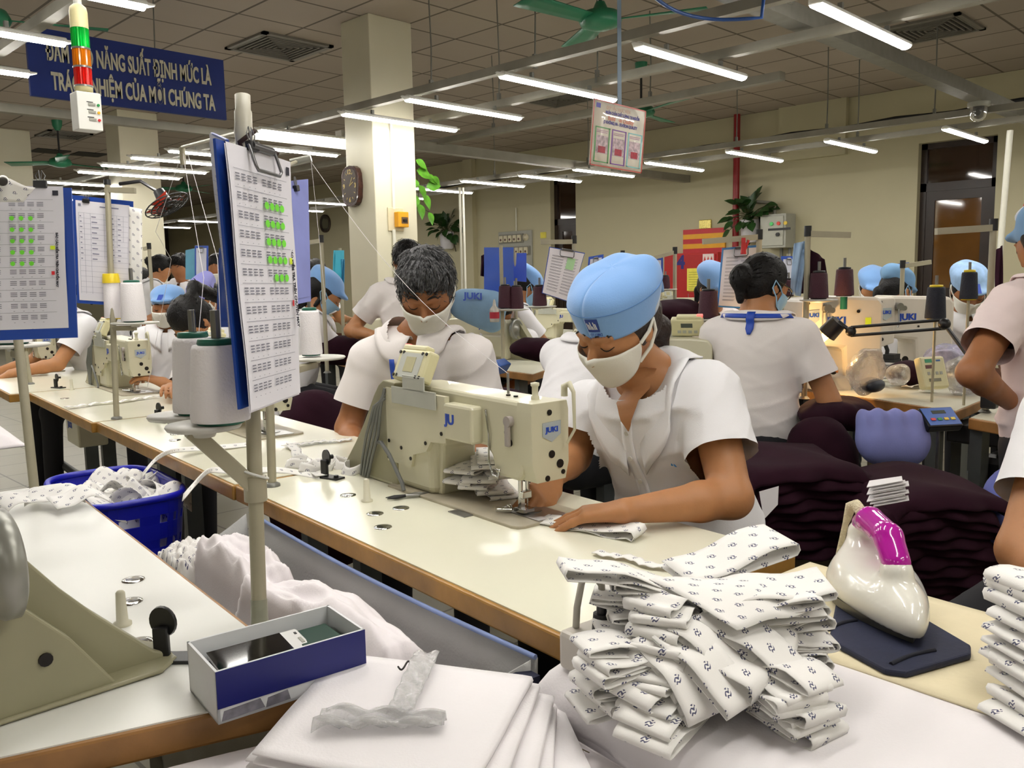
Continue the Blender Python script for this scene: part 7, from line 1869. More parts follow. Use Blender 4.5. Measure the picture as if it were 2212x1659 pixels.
# blue basket
ba, bb_ = tz(100, 1030, TZ - .09), tz(430, 1075, TZ - .09)
bc_ = tz(262, 1062, TZ - .10)
bk_ = thing('laundry_basket', 'bright blue plastic basket full of printed strips between the tables', 'basket', (bc_.x, bc_.y, 0), 'T')
bhu, bhv = (gu1 - gu0)/2 + .02, .25
bcu, bcv = (UL + U0)/2 + .02, bc_.y + .02
def ring(z, k, n=48):
    P = []
    for i in range(n):
        a = 2*PI*i/n; P.append(Vector((bcu + bhu*k*math.copysign(abs(math.cos(a))**.5, math.cos(a)), bcv + bhv*k*math.copysign(abs(math.sin(a))**.5, math.sin(a)), z)))
    return P
M_bk = mat('basket_blue', (16, 24, 176), .35, var=.05)
rim = ring(TZ - .085, 1.0)
ob('rim', MB().tube(rim + [rim[0]], .010, 8, caps=False), M_bk, bk_)
N = 48; bm_ = MB(); zz = [TZ - .085, TZ - .13, TZ - .155, TZ - .20, TZ - .225, TZ - .36]
for a in range(5):
    r1, r2 = ring(zz[a], 1 - .02*a), ring(zz[a + 1], 1 - .02*(a + 1))
    for i in range(N):
        if a in (1, 3) and i % 2: continue
        bm_.add([r1[i], r1[(i + 1) % N], r2[(i + 1) % N], r2[i]], [(0, 1, 2, 3)])
bm_.add(ring(TZ - .36, .9), [tuple(range(N))])
ob('slotted_wall', bm_, M_bk, bk_, solid=.004)
r_ = random.Random(5)
for k in range(12):
    c = Vector((bcu + r_.uniform(-.10, .10), bcv + r_.uniform(-.16, .16), TZ - .12 + r_.uniform(-.02, .02))); a = r_.uniform(0, 6.28); b = r_.uniform(.3, .9)
    e = Vector((math.cos(a), math.sin(a), 0)); path = [c + e*(t - .5)*.16 + Vector((-e.y, e.x, 0))*.03*math.sin(t*6 + k) + ez*(.03*math.sin(PI*t) + .015*math.sin(t*9 + k)) for t in np.linspace(0, 1, 16)]
    top('printed_strip', ribbon(path, Vector((-e.y, e.x, 0))*math.cos(b) + ez*math.sin(b), .075, uv0=(k*.1, k*.07), nx=5), M_print, 'printed strip crumpled in the bright blue basket', 'fabric strip', tuple(c), 'T', 'printed strips in the blue basket', solid=.0014)
heap('printed_scraps', 'bed of printed scraps filling the bright blue basket', bcu - .13, bcv - .2, bcu + .13, bcv + .2, lambda i, j: TZ - .15 + .04*math.sin(PI*i)*math.sin(PI*j) + .02*rdg(i, j, 4, 5, 2.7), M_print, uvm=True, zmin=TZ - .3)
# printed strip lying over the white table near the basket
c = tz(130, 1095, TZ + .02)
for k, (x, y, a) in enumerate(((60, 1095, .3), (120, 1088, -.2), (175, 1092, .15))):
    c = tz(x, y, TZ + .006); e = Vector((math.cos(a), math.sin(a), 0))
    path = [c + e*(t - .5)*.12 + ez*(.012 + .016*math.sin(PI*t) + .006*math.sin(9*t + k)) for t in np.linspace(0, 1, 14)]
    top('printed_strip', ribbon(path, Vector((-e.y, e.x, .25)), .065, uv0=(k*.2, 0), nx=5), M_print, f'printed strip bunched on the white table beside the basket, {ords[k]} from the picture edge', 'fabric strip', tuple(c), 'T', 'loose printed strips on the tables', solid=.0014)
# white bundles beyond the white table
heap('white_cloth', 'bundle of white cloth on the far end of the white table', -.25, tz(100, 950, TZ).y - .1, UL + .02, tz(100, 950, TZ).y + .45, lambda i, j: TZ + .05 + .04*rdg(i, j, 2.5, 2.5, 4.4) + .03*math.sin(PI*j), M_pinkish, zmin=TZ + .004)
# maroon piles on their trolley
qm = lambda x, y, d: unT(at(x, y, d))
def pile(label, x0, y0, x1, d, ytop, ybot, n, seed, cat='fabric pile'):
    r = random.Random(seed); A_ = at(x0, ytop, d); B_ = at(x1, ytop, d); z1 = A_.z*.5 + B_.z*.5; z0 = at((x0 + x1)/2, ybot, d).z
    dx = (B_ - A_); dx.z = 0; L = dx.length; dx.normalize(); dy = Vector((-dx.y, dx.x, 0))
    if dy.dot(A_) < 0: dy = -dy
    dep = .34
    for k in range(n):
        zl = z0 + (z1 - z0)*(k + .0)/n; th = (z1 - z0)/n; off = r.uniform(-.025, .025); c0 = A_ + dx*off; c0.z = zl
        lw = L*r.uniform(.93, 1.02); sk = r.uniform(-.02, .02)
        def fn(i, j, c0=c0, lw=lw, th=th, k=k, sk=sk):
            # j: front fall -> top -> back
            x = i*lw
            wv = .012*math.sin(i*9 + k*1.7) + .008*math.sin(i*21 + k)
            if j < .4: t = j/.4; y = -.02 - .035*(1 - t) + wv*(1 - t) - .006*math.sin(PI*t); z = -th*1.5*(1 - t) + th*.9
            else: t = (j - .4)/.6; y = dep*t; z = th*.9 + .006*math.sin(i*7 + t*5 + k)
            ends = (max(0, .06 - i)/.06)**2 + (max(0, i - .94)/.06)**2
            crown = .026*math.sin(PI*i)*(k/n)
            return c0 + dx*(x + sk*j) + dy*y + Vector((0, 0, z + crown - .05*ends))
        top('cut_fabric', MB().grid(fn, 26, 12), M_maroon, f'{label}, {"layer " + ords[k] + " from the bottom" if k < n - 1 else "topmost layer"}', 'fabric', tuple(c0), 'W', label, solid=.004)
    return z0, A_, dx, dy, L, dep
za = pile('maroon cut panels piled behind the middle woman\'s elbow', 1625, 0, 1900, 2.45, 1015, 1190, 9, 1)
zb2 = pile('maroon cut panels piled behind the iron', 1890, 0, 2170, 2.25, 1078, 1310, 12, 2)
for nm, (z0_, A_, dx, dy, L, dep), lab in (('a', za, 'low grey trolley under the maroon pile behind the elbow'), ('b', zb2, 'low grey trolley under the maroon pile behind the iron')):
    t = thing('trolley', lab, 'trolley', (A_.x, A_.y, 0), 'W')
    c = A_ + dx*L/2 + dy*dep/2; R = Matrix((dx, dy, Vector((0, 0, 1)))).transposed()
    ob('deck', MB().box((c.x, c.y, z0_ - .05), (L*1.0, dep, .03), R), mat('trolley_board', (96, 86, 66), .6), t)
    for a in (-.45, .45):
        for b in (-.4, .4): q = c + dx*L*a + dy*dep*b; ob('leg', MB().cone((q.x, q.y, z0_ - .06), (q.x, q.y, 0), .015, n=8), M_leg, t)
# pieces hanging from the piles
for k, (q4, lab) in enumerate(((((1640, 1062), (1682, 1050), (1680, 1090), (1650, 1122)), 'white lining piece hanging from the maroon pile behind the elbow'),)):
    p = [at(x, y, 2.385) for x, y in q4]; top('white_scrap', MB().add(p, [(0, 1, 2, 3)]), M_white_f, lab, 'fabric', tuple(p[0]), 'W', solid=.002)
for k in range(9):
    y = 1043 + k*5.2; x = 1872 + (k % 3)*7
    p = [at(x + 6, y - 4, 2.14), at(x + 76, y - 14 + (k % 2)*3, 2.14), at(x + 78, y - 4, 2.11), at(x, y + 10, 2.11)]
    top('white_scrap', MB().add(p, [(0, 1, 2, 3)]), M_white_f, f'white lining strip layered between the two maroon piles, {ords[k]} from the top', 'fabric', tuple(p[0]), 'W', 'white lining strips between maroon piles', solid=.002)
cpx = [at(x, y, 2.5) for x, y in ((1610, 1150), (1690, 1165), (1690, 1235), (1612, 1225))]
# ================================================================== THE LINES BEHIND
def ptable(label, pts, legs=True, edge=M_edge2):
    poly = [(tz(x, y, TZ).x, tz(x, y, TZ).y) for x, y in pts]
    area = sum(poly[i][0]*poly[(i + 1) % len(poly)][1] - poly[(i + 1) % len(poly)][0]*poly[i][1] for i in range(len(poly)))
    if area < 0: poly = poly[::-1]
    cx = sum(p[0] for p in poly)/len(poly); cy = sum(p[1] for p in poly)/len(poly)
    t = table(label, poly, [(cx + (p[0] - cx)*.75, cy + (p[1] - cy)*.75) for p in poly], M_lam, edge)
    us = [p[0] for p in poly]; vs = [p[1] for p in poly]
    ob('motor', MB().box((cx, cy, TZ - .22), (.2, .16, .16), None, 0, .03), M_blk, t)
    ob('drawer_tray', MB().box((cx + .12, cy + .1, TZ - .10), (.22, .28, .07), None, 0, .01), M_dark, t)
    return t
tA = ptable('sewing table with a scuffed wooden edge under the bartack machines', [(1700, 838), (1890, 862), (2066, 888), (2138, 858), (1960, 806), (1800, 790)])
e0, e1 = tz(1890, 870, TZ - .02), tz(2066, 896, TZ - .02); ex_ = (e1 - e0).normalized()
ob('edge_lettering', text_mb('JUKI', .03, e0 + (e1 - e0)*.57 + Vector((ex_.y, -ex_.x, 0))*.003, ex_, ez, .0006, 1.2, .001), M_blk, tA)
ptable('small sewing table corner beside the standing woman', [(2092, 902), (2230, 925), (2290, 880), (2170, 868)])
ptable('sewing table of the machine with the hand wheel, behind the grey haired man', [(890, 775), (1150, 808), (1245, 778), (1010, 745)])
ptable('sewing table with a control panel machine behind the middle woman', [(1270, 905), (1500, 945), (1565, 905), (1380, 862)])
ptable('sewing table of the woman in profile near the column', [(690, 765), (815, 800), (880, 780), (760, 750)])
ptable('sewing table of the masked woman under the blue boards', [(1010, 735), (1290, 748), (1340, 718), (1120, 705)])
ptable('sewing table before the red hose cabinet', [(1330, 690), (1560, 705), (1640, 690), (1420, 672)])
ptable('sewing table before the dark door', [(1880, 745), (2130, 772), (2230, 745), (2010, 715)])
ptable('sewing table beyond the bun woman, before the cream wall', [(1640, 785), (1790, 800), (1860, 770), (1730, 758)])
ptable('far sewing table of the bareheaded man', [(300, 775), (480, 785), (520, 742), (360, 737)])
def wm(label, px, py, ang, group='white industrial sewing machines'):
    """machine with its needle over the table at the pixel; ang: direction needle -> hand wheel in the table frame (degrees)"""
    p = atz(px, py, TZ + .001); return dup(mach, p, DEL + math.radians(ang) - PI/2, label, group)
wm('sewing machine showing its silver hand wheel, between man and middle woman', 985, 770, -75)
wm('sewing machine with control panel and hand wheel beside the middle woman\'s ear', 1300, 862, -60)
wm('sewing machine seen from its back beyond the tilted clipboard', 1262, 735, 100)
wm('sewing machine near the grey haired man\'s ear', 1065, 728, 100)
wm('sewing machine between the cream column and the bending back', 790, 772, 10)
wm('sewing machine in front of the red hose cabinet', 1500, 690, 150)
wm('far sewing machine before the bareheaded man', 375, 752, -40)
wm('sewing machine with a panel near the bun woman\'s shoulder', 1520, 770, 110)
# blue cover over a machine
hcov = sdf_mb([('c', npv(at(1000, 650, 5.0)), npv(at(1058, 655, 5.0)), .07, .07, .03), ('c', npv(at(1000, 665, 5.0)), npv(at(1062, 690, 5.0)), .07, .08, .05), ('c', npv(at(1020, 648, 4.95)), npv(at(1062, 660, 4.95)), .06, .08, .05)], .015, lambda P: .008*wav(P, 2, .6))
cvr = top('machine_cover', hcov, mat('cover_blue_cloth', (126, 158, 188), .85, var=.06, bump=.1, bscale=80), 'pale blue cloth cover over a machine beside the masked woman', 'cover', tuple(at(1030, 690, 5.0)), 'W')
ob('lettering', text_mb('JUKI', .05, at(1022, 640, 4.86), RC @ Vector((1, -.05, 0)), RC @ Vector((0, 1, 0)), .001, 1.1, .002), M_blue, cvr, base=tuple(at(1030, 690, 5.0)))
# bartack machines
def bartack(label, px0, px1, py0, pybase, d, yaw):
    b = at(px0, pybase, d); w_ = (px1 - px0)*d/FOC/math.cos(yaw); hh = (pybase - py0)*d/FOC
    exv = RC @ Vector((1, 0, 0)); exv.z = 0; exv.normalize(); fy = Vector((-exv.y, exv.x, 0))
    ex_ = exv*math.cos(yaw) + fy*math.sin(yaw); ey_ = Vector((-ex_.y, ex_.x, 0))
    t = thing('bartack_machine', label, 'sewing machine', tuple(b), 'W', 'bartack machines')
    def Q(x, y, z): return b + ex_*(x*w_) + ey_*y + ez*(z*hh)
    body = MB().prism([(.20, 1.0), (.94, .97), (1.0, .90), (1.0, .0), (.55, .0), (.52, .42), (.22, .46), (.20, .7)], b - ey_*.01, ex_*w_, ez*hh, ey_*.16)
    ob('arm_casting', body, M_mach_w, t, bevel=.015)
    ob('face_plate', MB().prism([(0, .93), (.02, .97), (.22, .98), (.24, .95), (.24, .40), (.06, .34), (.0, .5)], b - ey_*.03, ex_*w_, ez*hh, ey_*.19), M_mach_w, t, bevel=.01)
    ob('badge', MB().prism([(.05, .84), (.19, .85), (.19, .74), (.12, .69), (.05, .73)], b - ey_*.031, ex_*w_, ez*hh, -ey_*.002), M_badge, t)
    ob('badge_lettering', text_mb('JUKI', .022, Q(.12, -.035, .79), ex_, ez, .0005, 1.2, .0008), M_blue, t)
    ob('lettering', text_mb('JUKI', .042, Q(.42, -.012, .72), ex_, ez, .0008, 1.1, .0016), M_blue, t)
    ob('yellow_label', MB().prism([(.77, .75), (.84, .75), (.84, .65), (.77, .65)], b - ey_*.0115, ex_*w_, ez*hh, -ey_*.001), M_hiy, t)
    for x, z, r in ((.06, .92, .006), (.08, .45, .009), (.40, .18, .016), (.55, .6, .005), (.68, .82, .007)): ob('screw', MB().cone(Q(x, -.032 if x < .2 else -.012, z), Q(x, -.034 if x < .2 else -.016, z), r, n=12), M_hole, t)
    ob('tension_unit', MB().cone(Q(.27, -.012, .86), Q(.27, -.05, .86), .018, n=14).cone(Q(.33, -.012, .84), Q(.33, -.045, .84), .012, n=12).tube([Q(.27, -.04, .9), Q(.25, -.05, .8), Q(.26, -.05, .65), Q(.24, -.05, .6)], .004, 6), M_steel, t)
    ob('cylinder_bed', MB().prism([(.12, .10), (.62, .12), (.62, -.06), (.12, -.02)], b - ey_*.02, ex_*w_, ez*hh, ey_*.12), M_mach_w, t, bevel=.008)
    ob('work_clamp', MB().bb(Q(.1, -.04, .15), Q(.1, -.04, .15) + Vector((.001, .001, .001))).box(Q(.20, .0, .17), (.09, .10, .012), None, 0).box(Q(.24, -.01, .22), (.08, .05, .025), None, 0).tube([Q(.16, 0, .4), Q(.2, .0, .3), Q(.19, 0, .2)], .010, 8), M_dark, t)
    ob('base_foot', MB().prism([(.05, .02), (.58, .03), (.58, -.12), (.05, -.12)], b + ey_*.02, ex_*w_, ez*hh, ey_*.1), M_mach_w, t)
    return t
M_mach_w = mat('bartack_white_enamel', (208, 200, 188), .35, var=.03)
bartack('big white bartack machine the bun woman works at, lamp over it', 1724, 1912, 640, 838, 3.6, .12)
bartack('big white bartack machine behind the other one, navy cone on it', 1880, 2066, 640, 808, 4.1, .12)
# work lamp
lmp = thing('work_lamp', 'black jointed work lamp shining warm light on the bartack needle', 'lamp', tuple(at(2100, 820, 3.0)), 'W')
A_, B_, C_ = at(1838, 716, 3.3), at(2040, 700, 3.1), at(2140, 835, 2.95)
for dz in (0.016, -.016): ob('arm', MB().tube([A_ + ez*dz, B_ + ez*dz], .006, 8), M_blk, lmp); ob('arm', MB().tube([B_ + Vector((dz, dz, dz)), C_ + Vector((dz, dz, dz))], .006, 8), M_blk, lmp)
ob('joint', MB().ball(B_, .022, 12).ball(A_, .02, 12), M_blk, lmp)
hd0, hd1 = at(1812, 695, 3.33), at(1786, 722, 3.36)
ob('lamp_head', MB().cone(hd0, hd1, .034, .038, n=16).tube([A_, hd0], .008, 6), M_blk, lmp)
bd = (hd1 - hd0).normalized()
ob('bulb', MB().cone(hd1, hd1 + bd*.035, .016, .013, n=14), emit_mat('warm_bulb_glow', (1.0, .55, .14), 14), lmp)
wl = bpy.data.lights.new('bulb_light', 'POINT'); wl.energy = 5; wl.color = (1, .6, .22); wl.shadow_soft_size = .02
wlo = bpy.data.objects.new('bulb_light', wl); COL.objects.link(wlo); wlo.parent = lmp; wlo.location = (hd1 + bd*.06) - BASE[lmp.name]
ob('clamp', MB().box(C_ - ez*.03, (.05, .05, .09), None, 0, .006), M_blk, lmp)
# control box, counter, bags, boxes
cA = at(1978, 848, 2.95); exv = RC @ Vector((1, 0, 0)); exv.z = 0; exv.normalize(); fyv = Vector((-exv.y, exv.x, 0))
Rb = Matrix((exv*.96 + fyv*.28, fyv*.96 - exv*.28, ez)).transposed() @ Euler((-.32, 0, 0)).to_matrix()
cb_c = at(2012, 806, 3.3); ctl = thing('control_box', 'cream control box with red display standing on the scuffed table', 'control box', tuple(cb_c), 'W')
ob('housing', MB().box(cb_c, (.115, .035, .125), Rb, 0, .008), M_panel, ctl)
for x, z, w_, h_, c in ((-.02, .045, .032, .014, (50, 150, 110)), (-.018, .022, .04, .014, (90, 30, 30)), (.025, .045, .02, .007, (70, 110, 170)), (-.005, -.03, .055, .012, (120, 116, 96))):
    ob('display' if c[0] == 90 else 'key_field', MB().box(cb_c + Rb @ Vector((x, -.0182, z)), (w_, .001, h_), Rb), mat('ctl_%d' % c[0], c, .4, var=.05), ctl)
kb = MB()
for k in range(4): kb.box(cb_c + Rb @ Vector((-.028 + .019*k, -.0182, -.004)), (.012, .001, .012), Rb)
ob('key_row', kb, M_grey, ctl)
cc = at(2028, 906, 2.85); Rc = Matrix((exv*.98 + fyv*.17, fyv*.98 - exv*.17, ez)).transposed() @ Euler((-.9, 0, 0)).to_matrix()
cn = thing('stitch_counter', 'blue button counter hanging under the scuffed table edge', 'counter', tuple(cc), 'W')
ob('housing', MB().box(cc, (.125, .03, .085), Rc, 0, .005), M_blk, cn); ob('front_panel', MB().box(cc + Rc @ Vector((0, -.0155, 0)), (.115, .002, .075), Rc), mat('counter_blue', (60, 100, 180), .4), cn)
ob('display', MB().box(cc + Rc @ Vector((.0, -.017, .018)), (.05, .001, .014), Rc), mat('lcd_dark', (70, 78, 72), .2), cn)
for k, c in enumerate(((200, 50, 50), (40, 140, 70), (220, 190, 60), (220, 200, 70))): ob('button', MB().box(cc + Rc @ Vector((-.036 + .024*k, -.018, -.014)), (.015, .003, .010), Rc), mat('cbtn_%d_%d' % (c[0], c[1]), c, .4, var=0), cn)
ob('stand_rod', MB().cone(cc - ez*.03, (cc.x, cc.y, 0.0), .006, n=8), M_steel, cn)
bag = sdf_mb([('c', npv(at(1872, 900, 2.86)), npv(at(1982, 903, 2.86)), .026, .026, .0), ('c', npv(at(1884, 945, 2.86)), npv(at(1972, 948, 2.86)), .052, .052, .06), ('c', npv(at(1898, 972, 2.86)), npv(at(1962, 974, 2.86)), .052, .052, .05)], .008, lambda P: .006*np.sin((P[:, 0] - P[:, 1])*75)*np.clip((P[:, 2] - at(1922, 940, 2.86).z)*14, 0, 1) + .004*wav(P, 4, .7))
top('hanging_bag', bag, mat('lavender_bag_cloth', (126, 132, 192), .85, var=.05, bump=.1, bscale=200), 'stuffed lavender bag hanging under the scuffed wooden table edge', 'bag', tuple(at(1922, 900, 2.85)), 'W')
M_poly = mat('clear_polythene', (225, 226, 232), .12, var=.08, scale=40, trans=.8, alpha=.7, bump=1., bscale=25)
def polybag(label, c, r, seed, m=M_poly):
    g = sdf_mb([('e', npv(c), r, None, 0.)], .008, lambda P: .022*wav(P, seed, .55) + .010*wav(P, seed + 1, 1.6)); return top('plastic_bag', g, m, label, 'bag', tuple(c), 'W')
polybag('clear plastic bag standing before the bartack machine, dark cloth inside', at(1868, 798, 3.3), (.08, .06, .09), 5)
top('dark_bundle', sdf_mb([('e', npv(at(1882, 830, 3.3)), (.055, .045, .028), None, 0.)], .008, lambda P: .008*wav(P, 6, 1.)), mat('dark_slate_cloth', (44, 50, 60), .5, var=.2), 'dark bundle inside the clear plastic bag', 'fabric', tuple(at(1882, 830, 3.3)), 'W')
polybag('clear plastic bag heaped beside the cream control box', at(1935, 808, 3.45), (.06, .06, .055), 8)
polybag('large clear plastic bag of pale scraps behind the control box', at(2085, 812, 3.4), (.11, .09, .09), 9)
polybag('plastic bag of lilac scraps under the lamp joint', at(2045, 775, 3.7), (.10, .08, .06), 12, mat('lilac_polythene', (186, 182, 210), .2, var=.3, scale=30, trans=.4, alpha=.9, bump=1., bscale=25))
for k, (x, y, a, w_, h_) in enumerate(((1915, 822, .5, .07, .03), (1945, 832, -.3, .08, .035), (1975, 838, -.1, .09, .03), (2005, 846, -.2, .06, .025))):
    p = atz(x, y, TZ + .004); top('white_scrap', MB().grid(lambda i, j: p + exv*((i - .5)*w_) + fyv*((j - .5)*h_*1.6) + ez*(.004 + .014*abs(math.sin(i*5 + k))*(1 - j)), 8, 4), M_white_f, f'white scrap on the scuffed table before the control box, {ords[k]} from the bag', 'fabric', tuple(p), 'W', 'white scraps on the scuffed table', solid=.002)
# maroon cloth on the bartack table and around
def mheap(label, px, py, d, r, seed, m=M_maroon, h=.014):
    c = at(px, py, d); return top('maroon_cloth', sdf_mb([('e', npv(c), r, None, 0.), ('e', npv(c + Vector((r[0]*.4, -r[1]*.3, -.03))), tuple(x*.8 for x in r), None, .05)], h, lambda P: .022*wav(P, seed, .45) + .006*wav(P, seed + 1, 1.3)), m, label, 'fabric', tuple(c), 'W')
mheap('maroon cloth heaped over the table before the bun woman', 1800, 888, 3.15, (.20, .12, .05), 1)
mheap('maroon cloth hanging down beside the bun woman', 1770, 985, 3.0, (.13, .12, .15), 2)
mheap('maroon cloth between the two bartack machines', 1962, 802, 3.7, (.12, .10, .05), 3)
mheap('maroon cloth before the hand wheel machine', 1150, 752, 4.3, (.14, .10, .05), 4)
mheap('maroon cloth on the table of the woman in profile', 735, 752, 5.0, (.18, .12, .08), 5)
mheap('maroon heap hanging below the profile woman\'s table', 690, 1045, 3.6, (.22, .18, .40), 6)
mheap('maroon heap beneath the tables behind the grey haired man', 1090, 1040, 3.6, (.26, .2, .40), 7)
mheap('maroon cloth on the table before the hose cabinet', 1450, 672, 4.6, (.18, .1, .05), 8)
top('yellow_box', MB().box(atz(1100, 772, TZ) + ez*.03, (.13, .09, .05), Euler((0, 0, .4)).to_matrix(), 0, .004), mat('yellow_carton', (222, 184, 24), .5, var=.05), 'small yellow box beside the hand wheel machine', 'box', tuple(atz(1100, 772, TZ)), 'W')
cc2 = at(1080, 792, 4.2); top('stitch_counter', MB().box(cc2, (.11, .05, .06), Euler((.6, 0, .3)).to_matrix(), 0, .006), mat('counter_blue', (60, 100, 180), .4), 'blue counter below the table of the hand wheel machine', 'counter', tuple(cc2), 'W')
# background thread stands and cones
def bstand(label, px, ytop, ybot, d, arm=None, discs=()):
    a, b = at(px, ybot, d), at(px, ytop, d); a = Vector((b.x, b.y, min(a.z, TZ + .002) if a.z < 1.0 else TZ + .002))
    t = thing('thread_stand', label, 'thread stand', tuple(a), 'W', 'beige thread stands')
    ob('pole', MB().cone(a, b, .011, n=10), M_post, t)
    ob('foot_collar', MB().lathe(a, [(.022, 0), (.012, .01)], n=14), M_gsteel, t)
    if arm: e = at(*arm, d); q = e - b; ob('arm', MB().box((b + e)/2, (q.length, .022, .022), q.to_track_quat('X', 'Z').to_matrix()), M_post, t); ob('arm_knob', MB().cone(b - ez*.01, b + ez*.03, .014, n=10), M_blk, t)
    for x, y, r in discs:
        c = at(x, y, d); ob('spool_disc', MB().lathe(c, [(r*.3, -.01), (r, -.002), (r, .002), (.01, .003)], n=24), mat('disc_grey', (196, 194, 186), .4), t)
    return t
bstand('thread stand with its arm before the dark door, navy cone beside it', 2146, 492, 800, 2.9, (2022, 500))
bstand('thread stand holding the hanging maroon sample, arm to the dark door', 1745, 505, 830, 3.3, (1836, 508), ((1768, 648, .07),))
bstand('thread stand over the white clipboard, red clip on its arm', 1640, 512, 820, 3.45, (1518, 522), ((1530, 690, .08),))
bstand('thread stand in front of the blue boards', 1082, 530, 720, 4.8, None, ((1098, 668, .08), (1116, 668, .07)))
bstand('thread stand of the tilted clipboard', 1240, 522, 715, 4.3, (1168, 523), ((1168, 662, .08),))
bstand('thread stand before the hose cabinet, arm to the middle woman\'s cap', 1458, 545, 690, 4.9, (1400, 560), ((1440, 625, .06),))
bstand('thread stand beside the smaller blue board', 1112, 545, 712, 5.2)
bstand('thread stand before the round mirror', 694, 520, 735, 4.6, (660, 525))
bstand('far thread stand before the white column base', 322, 535, 668, 5.5, (310, 538))
bstand('thread stand with a long arm over the middle woman\'s cap', 1345, 552, 700, 5.2, (1410, 556))
bstand('thread stand at the edge of the dark door, below the dome camera', 1950, 575, 760, 4.4, (2010, 566))
bstand('thread stand holding the cyan board beside the column', 734, 536, 760, 5.5)
bstand('far thread stand holding boards by the bareheaded man', 425, 530, 745, 6.2)
bstand('thread stand holding the narrow clipboard beyond the bun woman', 1704, 548, 740, 5.0)
for px, py, d, r, h, lab, th in ((1768, 646, 3.3, .036, .10, 'maroon thread cone on the stand of the hanging sample', M_maroon_t), (1823, 640, 3.5, .038, .11, 'tall maroon thread cone above the bartack machine', M_maroon_t),
                               (2020, 690, 3.2, .036, .12, 'navy thread cone with yellow top above the second bartack machine', M_navy_t), (2092, 648, 3.1, .03, .10, 'navy thread cone with yellow top before the standing woman', M_navy_t),
                               (1092, 666, 4.8, .04, .125, 'maroon thread cone under the larger blue board', M_maroon_t), (1116, 668, 4.8, .04, .125, 'maroon thread cone under the smaller blue board', M_maroon_t),
                               (1166, 662, 4.3, .036, .10, 'maroon thread cone beside the tilted clipboard', M_maroon_t), (1530, 688, 3.45, .04, .11, 'maroon thread cone left of the white clipboard', M_maroon_t),
                               (1438, 624, 4.9, .025, .07, 'small maroon thread cone before the hose cabinet', M_maroon_t), (1703, 640, 4.2, .03, .08, 'maroon thread cone beyond the bun woman\'s face', M_maroon_t)):
    cone(tuple(at(px, py, d)), r, h, lab, th, M_coneyellow if th is M_navy_t else M_blk, 'coloured thread cones')
for px, d, lab in ((1823, 3.5, 'slim post under the tall maroon cone'), (2020, 3.2, 'slim post under the navy cone on the second bartack machine'), (2092, 3.1, 'slim post under the navy cone before the standing woman'), (1703, 4.2, 'slim post under the maroon cone beyond the bun woman')):
    y0 = {1823: 640, 2020: 690, 2092: 648, 1703: 640}[px]; p = at(px, y0, d); top('spool_post', MB().cone(p - ez*.002, (p.x, p.y, TZ if px != 1823 else at(px, 668, d).z), .005 if px != 1823 else .014, n=10), M_conegreen if px == 1823 else M_post, lab, 'post', tuple(p), 'W')
def panel(label, q4, d, m, name='cloth_sample', wv=.01):
    A_, B_, C2, D2 = [at(x, y, d) for x, y in q4]
    top(name, MB().grid(lambda i, j: (A_*(1 - i) + B_*i)*(1 - j) + (D2*(1 - i) + C2*i)*j + fyv*(wv*math.sin(i*9 + j*3)), 10, 10), m, label, 'fabric sample', tuple(A_), 'W', solid=.003)
panel('maroon garment piece hanging from the stand arm', ((1748, 536), (1782, 560), (1788, 632), (1726, 634)), 3.35, M_maroon)
panel('blue and white papers hanging beside the maroon garment piece', ((1716, 526), (1742, 520), (1728, 640), (1708, 636)), 3.32, mat('paper_blue_white', (150, 176, 206), .7, var=.3, scale=8))
panel('dark maroon sample hanging left of the larger blue board', ((1040, 552), (1050, 548), (1048, 598), (1038, 596)), 5.05, M_maroon)
panel('dark garment hanging by the white post near the standing woman', ((2152, 540), (2166, 530), (2164, 650), (2150, 650)), 5.18, M_maroon)
panel('teal cloth hanging at the far side of the column', ((732, 560), (744, 560), (744, 640), (730, 640)), 5.48, mat('teal_cloth', (60, 140, 180), .8))
rc = at(1606, 530, 3.43); top('red_clip', MB().tube([rc + ez*.03, rc - ez*.035], [.008, .012], 8).tube([rc + exv*.02 + ez*.02, rc - ez*.03], .006, 6), M_red, 'red spring clip on the arm over the white clipboard', 'clip', tuple(rc), 'W')
gb = at(1068, 672, 4.7); bt = thing('oil_bottle', 'clear oil bottle with a red label before the blue machine cover', 'bottle', tuple(gb), 'W')
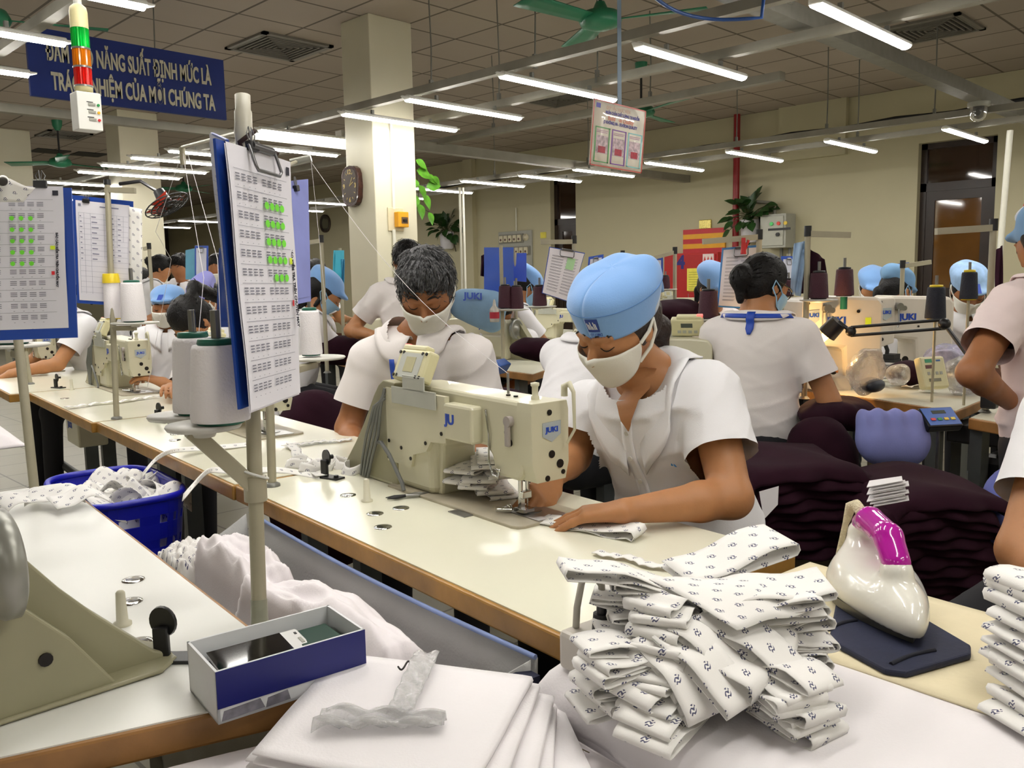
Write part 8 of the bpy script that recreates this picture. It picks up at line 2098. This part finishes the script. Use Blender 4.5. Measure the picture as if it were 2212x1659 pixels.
ob('body', MB().lathe(gb - ez*.06, [(.025, 0), (.027, .01), (.027, .07), (.01, .09), (.006, .12), (.0, .125)], n=16), mat('bottle_clear', (210, 206, 196), .2, trans=.4), bt)
ob('red_label', MB().lathe(gb - ez*.06, [(.0275, .02), (.0275, .055)], n=16), mat('label_red', (160, 30, 50), .5), bt)
# carton and bags on the floor behind the middle woman's elbow
p = atz(1660, 1225, .15); top('brown_carton', MB().box((p.x, p.y, .18), (.32, .26, .36), Euler((0, 0, .6)).to_matrix(), 0, .004), mat('brown_card', (112, 78, 46), .8, var=.1), 'brown carton on the floor behind the printed bundle', 'box', (p.x, p.y, 0), 'W')
# blue bag behind the iron pile
mheap('blue cloth bag behind the maroon pile at the picture edge', 2180, 1180, 2.35, (.06, .08, .22), 21, mat('blue_bag_cloth', (96, 104, 170), .85, var=.06))
# long sewing thread
def thread(label, pts, r=.00055): top('sewing_thread', MB().tube(pts, r, 5), M_thread, label, 'thread', tuple(pts[0]), 'W')
g0 = at(668, 347, 2.1); gr_ = thing('thread_guide', 'clear plastic thread guide under the batten beside the tall clipboards', 'thread guide', tuple(g0), 'W')
ob('bar', MB().tube([at(628, 352, 2.1), at(672, 342, 2.1)], .010, 8), mat('guide_plastic', (150, 150, 140), .3, trans=.3), gr_)
ob('bracket', MB().tube([at(640, 350, 2.1), at(612, 362, 1.9), at(580, 372, 1.5)], .005, 6), M_post, gr_)
pin_top = T(MN.x + .01, MN.y + .07, TZ + .292)
thread('white thread running from the clear guide down to the machine pin', [at(670, 347, 2.1) + (pin_top - at(670, 347, 2.1))*t - ez*.05*math.sin(PI*t) for t in np.linspace(0, 1, 16)])
thread('white thread rising from the cone beside the tall clipboards', [at(703, 652, 2.2), at(690, 520, 2.15), at(672, 350, 2.1)])
thread('white thread rising from the outer cone of the nearest stand', [at(428, 735, 1.28), at(440, 600, 1.35), at(395, 330, 1.75)])
thread('white thread rising from the cone next to the nearest pole', [at(478, 735, 1.16), at(470, 560, 1.3), at(405, 330, 1.7)])
thread('white thread from the guide rod to the ponytail woman', [at(393, 330, 1.75), at(336, 500, 2.2), at(370, 560, 2.5), at(318, 840, 2.7)])
